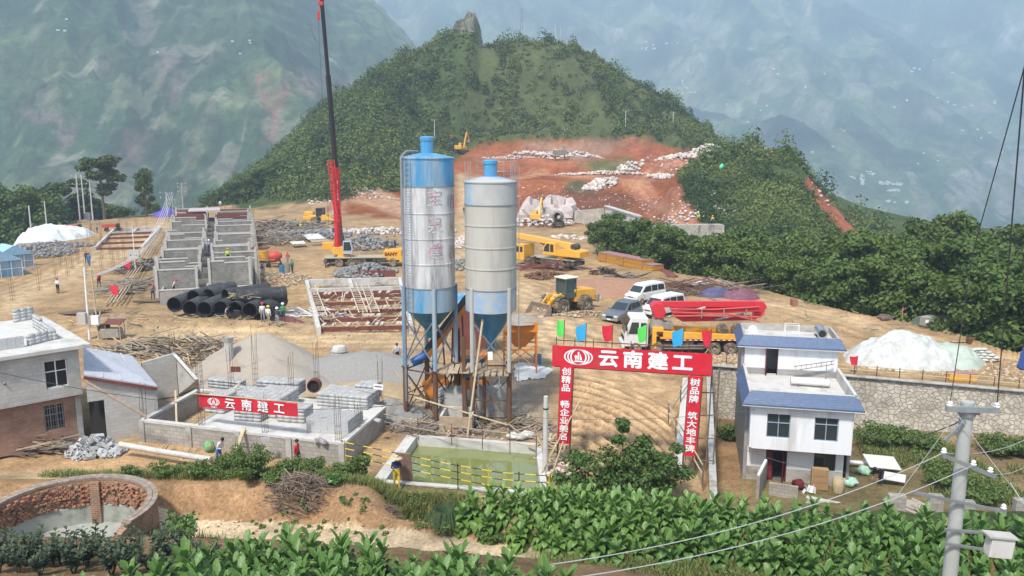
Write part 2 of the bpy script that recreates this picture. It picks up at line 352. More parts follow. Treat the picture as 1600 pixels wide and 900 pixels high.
# ---------------------------------------------------------------- ground sheet with soil / grass colours
TAN=(.365,.245,.130);LTAN=(.47,.335,.19);RED=(.26,.088,.036);GRN=(.062,.088,.03);DIRT=(.30,.195,.105);GREY=(.33,.31,.28);WHT=(.52,.46,.40)
ZONES=[
 ([(0,462),(130,400),(230,352),(330,338),(300,370),(150,420),(60,470),(0,500)],LTAN,8),
 ([(150,508),(700,512),(700,545),(160,530)],LTAN,8),
 ([(800,430),(960,520),(980,570),(840,600),(820,520)],LTAN,12),
 ([(1120,450),(1330,492),(1580,560),(1500,560),(1300,500),(1150,470)],LTAN,6),
 ([(900,580),(1065,590),(1070,730),(890,700)],(.45,.30,.165),8),
 ([(1100,610),(1165,610),(1165,760),(1100,760)],(.20,.115,.06),10),
 ([(860,530),(1000,590),(1080,590),(1080,575),(900,560)],TAN,8),
 ([(500,330),(560,300),(660,296),(720,225),(760,222),(830,216),(900,213),(980,212),(1065,232),(1160,236),(1240,228),(1240,236),(1110,246),(1060,275),(1075,310),(1100,350),(1135,372),(1040,352),(930,352),(820,352),(800,330),(640,345)],RED,5),
 ([(820,222),(990,217),(1020,226),(900,254),(800,250)],(.30,.175,.12),8),
 ([(720,240),(850,232),(930,262),(760,262)],(.29,.11,.055),5),
 ([(540,312),(600,308),(640,322),(640,345),(600,330)],(.42,.25,.15),5),
 ([(715,270),(760,280),(740,340),(810,350),(760,420),(712,420)],(.47,.33,.19),8),
 ([(905,258),(985,245),(1000,262),(960,268),(935,268)],(.13,.13,.05),6),
 ([(880,282),(925,285),(935,310),(895,315)],(.08,.09,.04),6),
 ([(480,180),(640,60),(1130,205),(1130,232),(1060,232),(990,212),(760,220),(640,292),(380,330),(350,310)],GRN,4),
 ([(745,60),(900,60),(1130,205),(1060,228),(990,208),(800,214),(720,190)],(.085,.10,.038),14),
 ([(1058,262),(1120,244),(1245,238),(1360,380),(1320,400),(1100,350),(1075,310)],GRN,4),
 ([(1262,275),(1345,368),(1362,384),(1320,384),(1285,330),(1256,290)],(.34,.11,.055),2),
 ([(0,690),(400,695),(450,740),(250,735),(0,745)],(.42,.27,.145),8),
 ([(-300,740),(120,738),(260,745),(0,790)],(.46,.34,.2),8),
 ([(120,742),(750,745),(790,770),(690,772),(120,762)],(.16,.14,.06),8),
 ([(1110,660),(1700,690),(1700,700),(1500,700),(1150,680)],(.11,.12,.05),8),
 ([(1340,655),(1700,690),(1700,790),(1440,740),(1360,690)],(.17,.14,.07),12),
 ([(650,560),(845,570),(850,690),(640,680)],(.30,.25,.19),34),
 ([(190,590),(330,600),(330,690),(180,690)],(.36,.26,.16),40),
]
LINES=[([(1165,240),(1060,250),(1012,272),(1000,288),(1030,318),(1062,352)],13,(.40,.19,.11)),([(1000,288),(930,276),(840,272),(770,290),(735,340)],13,(.42,.22,.12)),([(600,303),(640,315),(655,335)],200,(.46,.29,.18)),([(560,300),(600,303)],200,(.4,.25,.16)),([(520,335),(524,300),(560,296)],210,(.4,.26,.17))]
DARKZ=[([(820,300),(930,296),(1000,300),(1040,345),(940,330),(860,335)],(.17,.065,.035),8),([(760,268),(900,262),(905,275),(770,280)],(.21,.06,.03),5),([(990,216),(1062,236),(1010,262),(960,235)],(.30,.10,.05),6)]
ROADS=[[(-60,470),(60,432),(150,385),(230,352),(330,340)],[(150,522),(400,528),(640,528),(860,525),(1000,560)],[(860,470),(900,530),(960,590)],[(1000,440),(1150,462),(1330,505),(1560,560)],[(830,500),(930,520),(980,560)],[(640,345),(760,420),(860,460)]]
def ground_colour(x,y,z):
    px,py=proj(x,y,z);n1=fbm(x/3.1,y/3.1,4,81);n2=fbm(x/18,y/18,3,82)
    col=np.empty((len(x),3));col[:]=TAN
    sd=polysd(x,y,PLAT)
    g=sstep(1.0,5.0,sd+n1*3);col=col*(1-g[:,None])+np.array(GRN)*g[:,None]
    fgm=(y<36)
    for poly,c,soft in ZONES:
        s=polysd(px,py,poly);a=1-sstep(-soft,soft,s+n1*soft*1.2)
        col=col*(1-a[:,None])+np.array(c)*a[:,None]
    for poly,c,soft in DARKZ:
        s=polysd(px,py,poly);a=(1-sstep(-soft,soft,s+n1*soft*2))*.8;col=col*(1-a[:,None])+np.array(c)*a[:,None]
    n4=fbm(x/1.6,y/1.6,4,84)
    for pl,_,c in LINES:
        P=[tuple(G(a,b))for a,b in pl];d_,_z=polyline(x,y,P);a=(1-sstep(1.6,4.2,d_+n4*1.5))*(.65+.35*np.cos(d_*2.2))*(y>150);col=col*(1-a[:,None])+np.array(c)*a[:,None]
    for pl in ROADS:
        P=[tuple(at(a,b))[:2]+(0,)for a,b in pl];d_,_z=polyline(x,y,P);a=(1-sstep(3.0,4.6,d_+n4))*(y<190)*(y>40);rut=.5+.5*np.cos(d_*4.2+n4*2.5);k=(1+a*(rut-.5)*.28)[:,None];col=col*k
    md=sstep(.12,.35,n2+n4*.35)*(sd<0)*(y<190)*.38;col=col*(1-md[:,None])+np.array((.29,.175,.085))*md[:,None]
    tr=track_height(x,y);col=col*(1+np.clip(tr*5,-.42,.28))[:,None]  # moist soil in the ruts, colour contrast raised to stand in for weak shading
    side=y-np.interp(x,[p[0]for p in PATH],[p[1]for p in PATH]);pd,_=polyline(x,y,PATH)
    m=fgm&(side<3.2);
    fc=np.where((pd<.75)[:,None],np.array((.50,.39,.25)),np.array((.31,.19,.10)))
    fc=np.where(((x>3.5)&(side<3))[:,None],np.array((.21,.14,.07)),fc)
    fc=np.where((side<-.9)[:,None],np.array((.20,.13,.07)),fc)
    col=np.where(m[:,None],fc,col)
    yardm=(x>9.5)&(y<53.5)&(y>30)&(z<-.8)
    col=np.where(yardm[:,None],col*.55+np.array((.33,.215,.115))*.45,col)
    gr=np.clip((n1*1.3+n2*.9),-.6,.6)
    col=col*(1+gr*.33)[:,None]
    steep=sstep(.1,.5,n2)*((y<200)&(sd<0))
    return np.clip(col,.01,.9)
def ground_material(far=False):
    m=bpy.data.materials.new('mountain_slopes' if far else 'bare_earth');n,l=nodes(m);b=n['Principled BSDF'];b.inputs['Roughness'].default_value=.95;b.inputs['Specular IOR Level'].default_value=.1
    at_=n.new('ShaderNodeAttribute');at_.attribute_name='Col';tc=n.new('ShaderNodeTexCoord')
    sc=[(.012,.22),(.07,.34)]if far else[(.7,.22),(6,.26)]
    out=at_.outputs['Color'];hs=[]
    for k,(s_,amt)in enumerate(sc):
        nz=n.new('ShaderNodeTexNoise');nz.inputs['Scale'].default_value=s_;nz.inputs['Detail'].default_value=10;nz.inputs['Roughness'].default_value=.72;l.new(tc.outputs['Object'],nz.inputs['Vector'])
        mr=n.new('ShaderNodeMapRange');mr.inputs[1].default_value=.32;mr.inputs[2].default_value=.68;mr.inputs[3].default_value=1-amt*1.5;mr.inputs[4].default_value=1+amt*1.5;l.new(nz.outputs[0],mr.inputs[0])
        v=n.new('ShaderNodeVectorMath');v.operation='SCALE';l.new(out,v.inputs[0]);l.new(mr.outputs[0],v.inputs['Scale']);out=v.outputs[0];hs.append(nz.outputs[0])
    l.new(out,b.inputs['Base Color'])
    bp=n.new('ShaderNodeBump');bp.inputs['Strength'].default_value=.8;bp.inputs['Distance'].default_value=14 if far else.07;l.new(hs[1 if not far else 1],bp.inputs['Height']);l.new(bp.outputs[0],b.inputs['Normal'])
    return m
def sheet(name,ds,ts,zf,cf,m):
    D,Tt=np.meshgrid(ds,ts,indexing='ij');x=(D*Tt).ravel();y=D.ravel();z=zf(x,y)
    nr,nc=D.shape;i=np.arange(nr*nc).reshape(nr,nc)
    F=np.stack([i[:-1,:-1],i[:-1,1:],i[1:,1:],i[1:,:-1]],-1).reshape(-1,4)
    o=npmesh(name,np.stack([x,y,z],1),F,m,smooth=True)
    ca=o.data.color_attributes.new('Col','FLOAT_COLOR','POINT');c=cf(x,y,z);ca.data.foreach_set('color',np.concatenate([c,np.ones((len(c),1))],1).astype(np.float32).ravel())
    return o
ds=[6.0]
while ds[-1]<620:ds.append(ds[-1]*(1.0042 if ds[-1]<60 else 1.0058))
ts=np.concatenate([np.linspace(-1.5,-.72,60)[:-1],np.linspace(-.72,.72,520),np.linspace(.72,1.5,60)[1:]])
def track_height(x,y):
    rr=np.hypot((x-2.2)*1.25,(y-36)*.62);w=sstep(2,3,rr)*(1-sstep(11.5,13,rr))*sstep(.07,.085,x/y)*(1-sstep(.198,.212,x/y))*sstep(36,38,y)*(1-sstep(55,59,y))
    r2=x*1.15-y*.10;w2=sstep(.07,.085,x/y)*(1-sstep(.15,.17,x/y))*sstep(37,39,y)*(1-sstep(46,50,y));w3=((np.abs(y-1.2*x-57)<4)&(y>58)&(y<80))
    return w*.10*(np.sin(rr*7.5+fbm(x/5,y/5,2,5)*2.5)+.5*np.sin(rr*13+1))*(1+1.2*fbm(x/2.5,y/2.5,3,6))+w2*.05*np.sin(r2*9+fbm(x/4,y/4,2,8)*2)
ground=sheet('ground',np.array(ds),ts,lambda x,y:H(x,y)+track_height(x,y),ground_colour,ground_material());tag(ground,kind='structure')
# ---- mountains
SCARS=[([(405,120),(440,110),(450,150),(435,222),(412,222),(418,170)],(.42,.16,.11)),([(20,168),(70,172),(110,190),(60,190)],(.30,.2,.16)),([(95,200),(112,200),(90,260),(75,262)],(.34,.2,.17)),
 ([(195,205),(215,205),(218,250),(205,255)],(.34,.19,.16)),([(240,82),(340,78),(345,88),(250,90)],(.34,.28,.2)),([(262,100),(285,110),(275,160),(260,150)],(.3,.2,.16)),([(455,112),(560,122),(560,150),(470,140)],(.36,.22,.17)),
 ([(1560,20),(1640,30),(1640,85),(1570,70)],(.46,.36,.34)),([(1485,280),(1540,270),(1545,320),(1500,325)],(.42,.34,.34)),([(1540,250),(1640,230),(1640,330),(1560,330)],(.44,.35,.34)),
 ([(1340,45),(1420,35),(1425,55),(1350,60)],(.4,.28,.25)),([(1300,312),(1340,312),(1330,342),(1300,340)],(.42,.33,.3)),([(1320,200),(1560,160),(1560,166),(1320,206)],(.4,.34,.3)),([(1060,100),(1110,90),(1110,100),(1062,112)],(.42,.35,.3)),
 ([(790,10),(830,20),(830,40),(800,36)],(.4,.33,.3)),([(1040,30),(1130,34),(1130,60),(1050,56)],(.42,.36,.33)),([(930,42),(1080,66),(1080,72),(930,50)],(.4,.34,.3))]
def far_colour(x,y,z):
    px,py=proj(x,y,z);n1=fbm(x/90,y/90,5,91);n2=fbm(x/400,y/400,3,92);n3=fbm(x/40,y/60,4,93)
    col=np.empty((len(x),3));col[:]=(.05,.082,.032)
    t=sstep(-.1,.25,n1+n2*.5);col=col*(1-t[:,None])+np.array((.105,.135,.05))*t[:,None]
    t=sstep(.27,.4,n3+n2*.4)*.8;col=col*(1-t[:,None])+np.array((.22,.2,.13))*t[:,None]
    st=ridged(x/28,y/260,3,95);t=sstep(.6,.85,st)*sstep(.0,.2,n2)*(y<2000)*.7;col=col*(1-t[:,None])+np.array((.30,.20,.15))*t[:,None]
    ter=(np.sin(z/4.2+n1*3)>.55)*sstep(0,.3,-n2)*.5;col=col*(1-ter[:,None])+np.array((.17,.18,.09))*ter[:,None]
    st2=ridged(x/16,y/60,4,97);pk=_hash(np.floor(x/34+n1*2.5),np.floor(y/46+n3*2),5);col=col*(.72+.62*pk)[:,None];f2=(_hash(np.floor(x/52+n3*3),np.floor(y/60+n1*3),9)>.9)*sstep(-.2,.2,n2)*.5;col=col*(1-f2[:,None])+np.array((.26,.25,.13))*f2[:,None]
    for poly,c in SCARS:
        s=polysd(px,py,poly);a=(1-sstep(-4,6,s+n3*24+n1*12))*(.08+.42*sstep(0,.4,st2));col=col*(1-a[:,None])+np.array(c)*a[:,None]
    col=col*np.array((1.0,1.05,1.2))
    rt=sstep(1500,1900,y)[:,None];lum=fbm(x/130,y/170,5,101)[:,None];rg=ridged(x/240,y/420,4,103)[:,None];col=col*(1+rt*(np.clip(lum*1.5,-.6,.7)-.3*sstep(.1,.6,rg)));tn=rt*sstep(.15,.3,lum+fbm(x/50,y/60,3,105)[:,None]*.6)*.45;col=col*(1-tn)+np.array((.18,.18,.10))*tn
    return np.clip(col,.01,.9)
fd=[600.0]
while fd[-1]<4300:fd.append(fd[-1]*1.0042)
def farz(x,y):
    z=FAR(x,y);w=sstep(600,660,y);return z*w+(-80-0*x)*(1-w)-8*(1-w)
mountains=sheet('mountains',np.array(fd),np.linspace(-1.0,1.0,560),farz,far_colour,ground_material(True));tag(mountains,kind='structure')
# ---- haze: air between here and the mountains
HB=MB();HB.box((0,2100,330),(9400,4900,1230));haze=HB.build('haze',[]);
hm=bpy.data.materials.new('valley_haze');n,l=nodes(hm);n.remove(n['Principled BSDF']);pv=n.new('ShaderNodeVolumePrincipled');pv.inputs['Density'].default_value=.00041;pv.inputs['Color'].default_value=(.66,.84,1.0,1);pv.inputs['Anisotropy'].default_value=0.1
l.new(pv.outputs[0],n['Material Output'].inputs['Volume']);haze.data.materials.append(hm);tag(haze,'pale blue haze filling the valley air',None,None,'stuff')
# ---------------------------------------------------------------- vegetation
def quads(P,Nn,size,aspect=1.6,rng=RNG):
    """leaf faces: P centres, Nn normals, size half-length"""
    n=len(P);t=rng.normal(size=(n,3));t-=Nn*np.sum(t*Nn,1,keepdims=True);t/=np.linalg.norm(t,axis=1,keepdims=True)+1e-9
    b=np.cross(Nn,t);s=np.asarray(size).reshape(-1,1)*np.ones((n,1));w=s/aspect
    dr=Nn*s*.25
    V=np.stack([P-t*s-dr,P+b*w,P+t*s-dr,P-b*w],1).reshape(-1,3)
    return V,np.arange(4*n).reshape(n,4)
def unit(v):return v/(np.linalg.norm(v,axis=1,keepdims=True)+1e-9)
def cluster(cs,rs,n,size,rng=RNG,up=.35):
    """leaves on the shells of clumps cs (k,3) with radii rs (k,3)"""
    k=len(cs);i=rng.integers(0,k,n);d=unit(rng.normal(size=(n,3)));r=rng.random(n)[:,None]**.45
    P=cs[i]+d*r*rs[i];N=unit(d*.8+rng.normal(size=(n,3))*.55+np.array([0,0,up]))
    return quads(P,N,size*(.7+.6*rng.random(n)))
M_LEAF=leafmat('broad_leaves',(.06,.11,.025),(.155,.215,.05))
M_LEAF2=leafmat('hill_scrub_leaves',(.045,.078,.022),(.18,.22,.06),.15,.8,.045)
M_PINE=leafmat('pine_needles',(.03,.06,.02),(.12,.16,.045),.15,.8)
M_YEL=leafmat('yellowish_leaves',(.08,.12,.03),(.16,.19,.06))
M_BARK=mat('bark',(.17,.13,.095),.95,var=.3,scale=6,bump=.5,streak=True)
def trunk_mesh(h,r,lean,nb,rng,crown0=.35,spread=.3):
    b=MB();top=Vector((lean[0],lean[1],h*.9));pts=[Vector((0,0,-.4)),Vector((lean[0]*.2,lean[1]*.2,h*.3)),Vector((lean[0]*.6,lean[1]*.6,h*.62)),top]
    b.tube(pts,[r*1.2,r,r*.7,r*.15],7);tips=[]
    for i in range(nb):
        f=crown0+(.95-crown0)*(i+.5)/nb;a=2.4*i+rng.random();base=pts[1].lerp(pts[2],(f-.3)/.32)if f<.62 else pts[2].lerp(top,(f-.62)/.3)
        L=h*spread*(1.15-f*.6)*(.7+.5*rng.random());e=base+Vector((math.cos(a)*L,math.sin(a)*L,L*(.25+.5*rng.random())))
        b.tube([base,base.lerp(e,.5)+Vector((0,0,L*.08)),e],[r*.42,r*.25,r*.06],5,False);tips.append(e)
    return b,tips,top
def tree_proto(name,label,h,kind,seed,leaves,lsize,cat='tree',group=None):
    rng=np.random.default_rng(seed);t=T(name,label,cat,group=group)
    if kind=='broad':
        b,tips,top=trunk_mesh(h,h*.022,(rng.normal()*h*.05,rng.normal()*h*.05),13,rng,.22,.36)
        cs=[np.array(p)for p in tips]+[np.array(top)]+[np.array(p)*[.55,.55,1.0]+rng.normal(size=3)*h*.04 for p in tips];rs=[np.array([1,1,.75])*h*(.10+.07*rng.random())for _ in cs]
    elif kind=='pine':
        b,tips,top=trunk_mesh(h,h*.017,(rng.normal()*h*.03,0),12,rng,.38,.26)
        cs=[np.array(p)for p in tips]+[np.array(top)];rs=[np.array([1,1,.55])*h*(.085+.05*rng.random())for _ in cs]
    elif kind=='narrow':
        b,tips,top=trunk_mesh(h,h*.018,(rng.normal()*h*.04,0),15,rng,.12,.15)
        cs=[np.array(p)for p in tips]+[np.array(top)];rs=[np.array([1,1,.9])*h*(.07+.05*rng.random())for _ in cs]
    b.build('trunk',M_BARK,t,smooth=True)
    V,F=cluster(np.array(cs),np.array(rs),leaves,lsize,rng);npmesh('crown',V,F,{'broad':M_LEAF,'pine':M_PINE,'narrow':M_PINE}[kind],t)
    t['h']=h;return t
def place_tree(p,px,ptop,d,label,wid=1.0,group=None,first=set()):
    v=dp(px,ptop,d);zb=gz(v.x,v.y);s=max(.2,(v.z-zb)/p['h'])
    if p.name in first:o=dup(p)
    else:o=p;first.add(p.name)
    o.location=(v.x,v.y,zb);o.rotation_euler[2]=random.random()*6.28;o.scale=(s*wid,s*wid,s);o['label']=label
    if group:o['group']=group
    return o
BR=[tree_proto('broadleaf_tree','-',10,'broad',20+k,5200,.24)for k in range(4)]
PN=[tree_proto('pine_tree','-',12,'pine',30+k,3600,.26)for k in range(2)]
NR=[tree_proto('slender_tree','-',12,'narrow',40+k,3200,.25)for k in range(2)]
EDGE=[(880,330),(925,385),(945,404),(1040,424),(1150,441),(1330,488),(1450,505),(1560,543),(1640,560),(1900,600)]
def edge_d(px):
    return at(px,float(np.interp(px,[e[0]for e in EDGE],[e[1]for e in EDGE]))).y
gA='trees filling the gully beside the site road';lA='dark green broadleaf tree in the gully between site road and knoll'
rowA=[(925,350,0),(948,340,2),(972,347,1),(1000,352,3),(1030,360,2),(1058,366,0),(1085,372,1),(1115,376,3),(1145,384,2),(1175,392,0),(1205,402,1),(1240,410,3),(1275,418,2),(1310,420,0),(1345,412,1),(1385,418,3),(1425,428,0),(1465,432,2),(1505,436,1),(1548,438,3),(1590,445,0),(1640,455,2),(1700,460,1)]
for px,py,k in rowA:place_tree(BR[k],px,py,edge_d(px)+4.5+random.random()*2,lA,1.0+.25*random.random(),gA)
rowB=[(1120,372,1),(1165,378,0),(1195,372,2),(1225,378,3),(1262,380,1),(1300,385,0),(1335,378,2),(1370,390,3),(1408,385,0),(1450,388,1),(1495,392,2),(1535,395,3),(1575,398,0),(1615,408,1)]
for px,py,k in rowB:place_tree(BR[k],px,py,edge_d(px)+15+random.random()*4,lA,1.1,gA)
gC='tall loose trees on the far side of the gully'
for px,py,k in[(1378,372,1),(1410,368,0),(1470,350,2),(1496,356,3),(1530,368,1),(1560,375,2),(1592,362,0),(1625,370,3),(1318,372,2)]:
    place_tree(BR[k],px,py,edge_d(px)+34+random.random()*6,'tall loose crowned tree standing out against the far valley',.85,gC)
place_tree(NR[0],1445,341,edge_d(1445)+30,'slim thin crowned tree rising highest on the far side of gully',.8)
place_tree(NR[1],1240,388,edge_d(1240)+7,'slim pale tree standing at the gully edge',.9)
place_tree(PN[0],155,243,182,'tallest round crowned pine behind the twin utility poles',1.15)
place_tree(NR[0],224,263,186,'narrow knobbly pine right of the tall round pine',1.1)
place_tree(PN[1],92,286,184,'flat topped pine left of the twin utility poles',1.2)
place_tree(NR[1],126,300,192,'small dark pine tucked behind the twin utility poles',1.2)
gL='trees on the slope beyond the left rear edge of the site'
for px,py,k in[(-30,300,0),(2,302,1),(28,308,2),(52,305,3),(14,330,2),(44,335,0),(75,325,1),(108,330,3),(140,320,2),(168,322,0),(190,325,1),(232,318,3),(-10,350,3),(350,296,0),(368,290,2),(385,272,1),(402,268,3),(330,304,2),(420,262,0),(440,250,1)]:
    place_tree(BR[k],px,py,172 if px<60 else 200 if px<300 else 236,'bushy dark tree on the slope beyond the site edge',1.0 if px<300 else 1.25,gL)
def scrub(name,xy,hgt,wid,n_per,lsz,m,label,seed=3):
    rng=np.random.default_rng(seed);N=len(xy);z=H(xy[:,0],xy[:,1]);h=hgt[0]+(hgt[1]-hgt[0])*rng.random(N)**1.7;w=wid*h*(.8+.5*rng.random(N))
    idx=np.repeat(np.arange(N),n_per);n=len(idx);d=unit(rng.normal(size=(n,3)));d[:,2]=np.abs(d[:,2])*.95-.12;r=rng.random(n)[:,None]**.4
    off=d*r*np.stack([w,w,h],1)[idx];P=np.stack([xy[:,0],xy[:,1],z],1)[idx]+off
    Nn=unit(d*.8+rng.normal(size=(n,3))*.5+[0,0,.3]);V,F=quads(P,Nn,lsz*(.6+.8*rng.random(n))*(.6+.4*h[idx]/hgt[1]),1.4,rng)
    return tag(npmesh(name,V,F,m),label,None,None,'stuff')
def zone_mask(x,y,z,zs):
    px,py=proj(x,y,z);m=np.zeros(len(x),bool)
    for q in zs:m|=polysd(px,py,q)<0
    return m
REDZ=[ZONES[k][0]for k in(7,8,9,10,11,17)]
_r=np.random.default_rng(5)
def scatter(n,x0,x1,y0,y1):return np.stack([x0+(x1-x0)*_r.random(n),y0+(y1-y0)*_r.random(n)],1)
q=scatter(15000,-115,100,198,345);z=H(q[:,0],q[:,1]);px,py=proj(q[:,0],q[:,1],z)
keep=~zone_mask(q[:,0],q[:,1],z,REDZ)&((polysd(q[:,0],q[:,1],PLAT)>1)|(z>2.2))&(fbm(q[:,0]/11,q[:,1]/11,3,3)>-.34)
_px=px[keep];hq=q[keep];_f=fbm(hq[:,0]/7,hq[:,1]/7,3,19);_k=(_px<700)|(_f>-.12)|(_r.random(len(hq))<.35);hq=hq[_k];left=(proj(hq[:,0],hq[:,1],H(hq[:,0],hq[:,1]))[0]<640)
tall=(_r.random(len(hq))<np.where(left,.22,.07))
scrub('hillside_scrub',hq[~tall],(.5,2.8),.8,54,.36,M_LEAF2,'dark green scrub and bushes covering the big hill')
scrub('hillside_woodland',hq[tall],(3.5,9),.4,210,.40,leafmat('woodland_leaves',(.035,.068,.02),(.14,.19,.05),.15,.8,.06),'woodland of small dark trees spread over the hill flank',9)
q=scatter(9000,20,95,112,215);z=H(q[:,0],q[:,1])
keep=~zone_mask(q[:,0],q[:,1],z,REDZ)&(polysd(q[:,0],q[:,1],PLAT)>2)&(fbm(q[:,0]/6,q[:,1]/6,3,3)>-.25)&(z>-9)
scrub('knoll_scrub',q[keep],(.3,2.8),.8,56,.27,leafmat('knoll_leaves',(.035,.07,.018),(.17,.215,.055),.2,.7,.09),'green scrub covering the rocky knoll right of the red cut',10)
q=scatter(2600,4,110,60,150);keep=(polysd(q[:,0],q[:,1],PLAT)>.8)&(H(q[:,0],q[:,1])<-1)
scrub('gully_undergrowth',q[keep],(.8,2.6),.8,60,.26,M_LEAF,'dense undergrowth on the gully side below the site road',12)
q=scatter(3000,-150,-40,130,235);keep=(polysd(q[:,0],q[:,1],PLAT)>.8)
scrub('slope_undergrowth',q[keep],(.8,4),.8,50,.4,M_PINE,'dark undergrowth on the slope beyond the left site edge',13)
def leafstrip(b,base,az,L,w,rise,droop,roll=0):
    n=5;o=len(b.v);vs=[]
    ca,sa=math.cos(az),math.sin(az);wid=[.18,.75,1.0,.8,.06]
    for i in range(n):
        t=i/(n-1);rr=L*(t*(1-.22*t*droop));zz=L*(rise*t-droop*t*t*.75)
        ww=w*wid[i];wav=.12*w*math.sin(i*2.1+az*3)
        for k,sgn in enumerate((-1,0,1)):
            vs.append((base[0]+ca*rr-sa*sgn*ww,base[1]+sa*rr+ca*sgn*ww,base[2]+zz+(abs(sgn)*ww*.45)+wav*sgn+roll*sgn*ww))
    fs=[]
    for i in range(n-1):
        for k in range(2):fs.append((i*3+k,i*3+k+1,(i+1)*3+k+1,(i+1)*3+k))
    b.add(vs,fs)
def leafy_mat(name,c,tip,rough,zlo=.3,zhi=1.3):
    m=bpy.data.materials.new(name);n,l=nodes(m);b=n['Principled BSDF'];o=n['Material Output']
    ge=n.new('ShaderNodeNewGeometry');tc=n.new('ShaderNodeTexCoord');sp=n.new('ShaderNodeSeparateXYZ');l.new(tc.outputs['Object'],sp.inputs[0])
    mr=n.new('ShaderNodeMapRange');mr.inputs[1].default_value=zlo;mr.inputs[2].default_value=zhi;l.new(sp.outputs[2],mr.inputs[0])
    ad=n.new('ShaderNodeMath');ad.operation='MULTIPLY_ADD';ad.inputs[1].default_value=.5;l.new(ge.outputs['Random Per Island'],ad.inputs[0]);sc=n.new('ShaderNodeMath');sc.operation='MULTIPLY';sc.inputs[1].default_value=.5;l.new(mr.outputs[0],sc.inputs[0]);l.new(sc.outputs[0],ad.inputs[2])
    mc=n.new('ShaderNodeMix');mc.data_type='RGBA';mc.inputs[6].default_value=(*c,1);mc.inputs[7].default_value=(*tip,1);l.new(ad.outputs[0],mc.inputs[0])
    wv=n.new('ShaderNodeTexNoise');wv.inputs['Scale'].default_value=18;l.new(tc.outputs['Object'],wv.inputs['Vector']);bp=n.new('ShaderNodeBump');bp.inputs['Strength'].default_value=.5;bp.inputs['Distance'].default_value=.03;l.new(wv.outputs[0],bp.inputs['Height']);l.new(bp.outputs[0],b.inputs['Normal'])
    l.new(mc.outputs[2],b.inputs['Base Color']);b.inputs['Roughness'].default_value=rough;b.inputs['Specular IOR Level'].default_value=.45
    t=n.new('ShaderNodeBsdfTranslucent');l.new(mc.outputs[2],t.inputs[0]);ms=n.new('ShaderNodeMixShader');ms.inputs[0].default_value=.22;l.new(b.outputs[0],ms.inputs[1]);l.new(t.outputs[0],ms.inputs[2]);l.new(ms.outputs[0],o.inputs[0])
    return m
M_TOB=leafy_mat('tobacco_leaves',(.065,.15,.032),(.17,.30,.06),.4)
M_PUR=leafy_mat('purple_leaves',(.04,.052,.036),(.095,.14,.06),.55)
def plant(seed,h,L,nl,m,name,label,cat,group,wf=.40):
    rnd=random.Random(seed);b=MB();b.tube([(0,0,-.1),(0,0,h*.9)],[.022,.012],5)
    for i in range(nl):
        f=i/(nl-1);az=i*2.4+rnd.random()*.5;l_=L*(1.05-.5*f**1.8)*(.85+.3*rnd.random());z=h*(.08+.84*f)
        leafstrip(b,(0,0,z),az,l_,l_*wf*(1-.25*f),.42+1.3*f**3,1.75-1.5*f**1.4,rnd.uniform(-.2,.2))
    for i in range(4):leafstrip(b,(0,0,h*.9),i*1.6,L*.35,L*.06,1.6,.2)
    o=b.build(name,m,smooth=True);return tag(o,label,cat,group)
tl='broad leaved green tobacco plant growing in a close planted field row'
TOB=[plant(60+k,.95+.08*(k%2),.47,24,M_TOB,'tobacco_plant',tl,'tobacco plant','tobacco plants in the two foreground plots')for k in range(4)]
spots=[];rnd=random.Random(3)
def inpoly(x,y,P):return polysd(np.array([x]),np.array([y]),P)[0]<0
FB=[(p[0],p[1])for p in wp([(683,792),(760,815),(840,845),(905,872),(1080,900),(1220,935),(1330,1020),(1500,1100),(1760,1200),(1760,905),(1500,884),(1250,850),(1100,820),(950,792),(780,782)],2.2)]
y=16.0;k=0
while y<34:
    x=-24+(k%2)*.3
    while x<26:
        xx=x+rnd.uniform(-.12,.12);yy=y+rnd.uniform(-.12,.12);z=gz(xx,yy);a,c=proj(xx,yy,z+.95)
        if-60<a<1680 and c<935:
            if inpoly(xx,yy,FB)or(yy<np.interp(xx,[-40,-12,-5,0,5,9],[25.2,24.9,23.9,22.9,21.8,20.3])-.3 and 330-(c-840)*3<a<885 and c>np.interp(a,[300,450,600,700,800,880],[862,836,850,860,876,890])):spots.append((xx,yy,z))
        x+=.64
    y+=.56;k+=1
spots.sort(key=lambda s:s[1]);print('tobacco',len(spots),min(s[1]for s in spots),max(s[1]for s in spots))
rest=spots[296:];spots=spots[:296]
for i,(x,y,z)in enumerate(spots):
    o=TOB[i]if i<4 else TOB[i%4].copy()
    if i>=4:C.objects.link(o)
    s=rnd.uniform(.66,1.15);o.location=(x,y,z-.03);o.rotation_euler=(rnd.uniform(-.1,.1),rnd.uniform(-.1,.1),rnd.random()*6.28);o.scale=(s,s,s*rnd.uniform(.9,1.1))
if rest:
    Vs=[];Fs=[];o_=0;bits=[]
    for t_ in TOB:
        me=t_.data;v=np.empty(len(me.vertices)*3);me.vertices.foreach_get('co',v);v=v.reshape(-1,3);f=np.array([tuple(p.vertices)for p in me.polygons if len(p.vertices)==4]);bits.append((v,f))
    for i,(x,y,z)in enumerate(rest):
        v,f=bits[i%4];a=rnd.random()*6.28;s=rnd.uniform(.85,1.1);Rm=np.array([[math.cos(a),-math.sin(a),0],[math.sin(a),math.cos(a),0],[0,0,1]])*s
        Vs.append(v@Rm.T+[x,y,z]);Fs.append(f+o_);o_+=len(v)
    tag(npmesh('tobacco_crop',np.concatenate(Vs),np.concatenate(Fs),M_TOB,smooth=True),'farthest rows of leafy tobacco crop',None,None,'stuff')
gp='dark purple leaved plants along the bottom edge'
PUR=[]
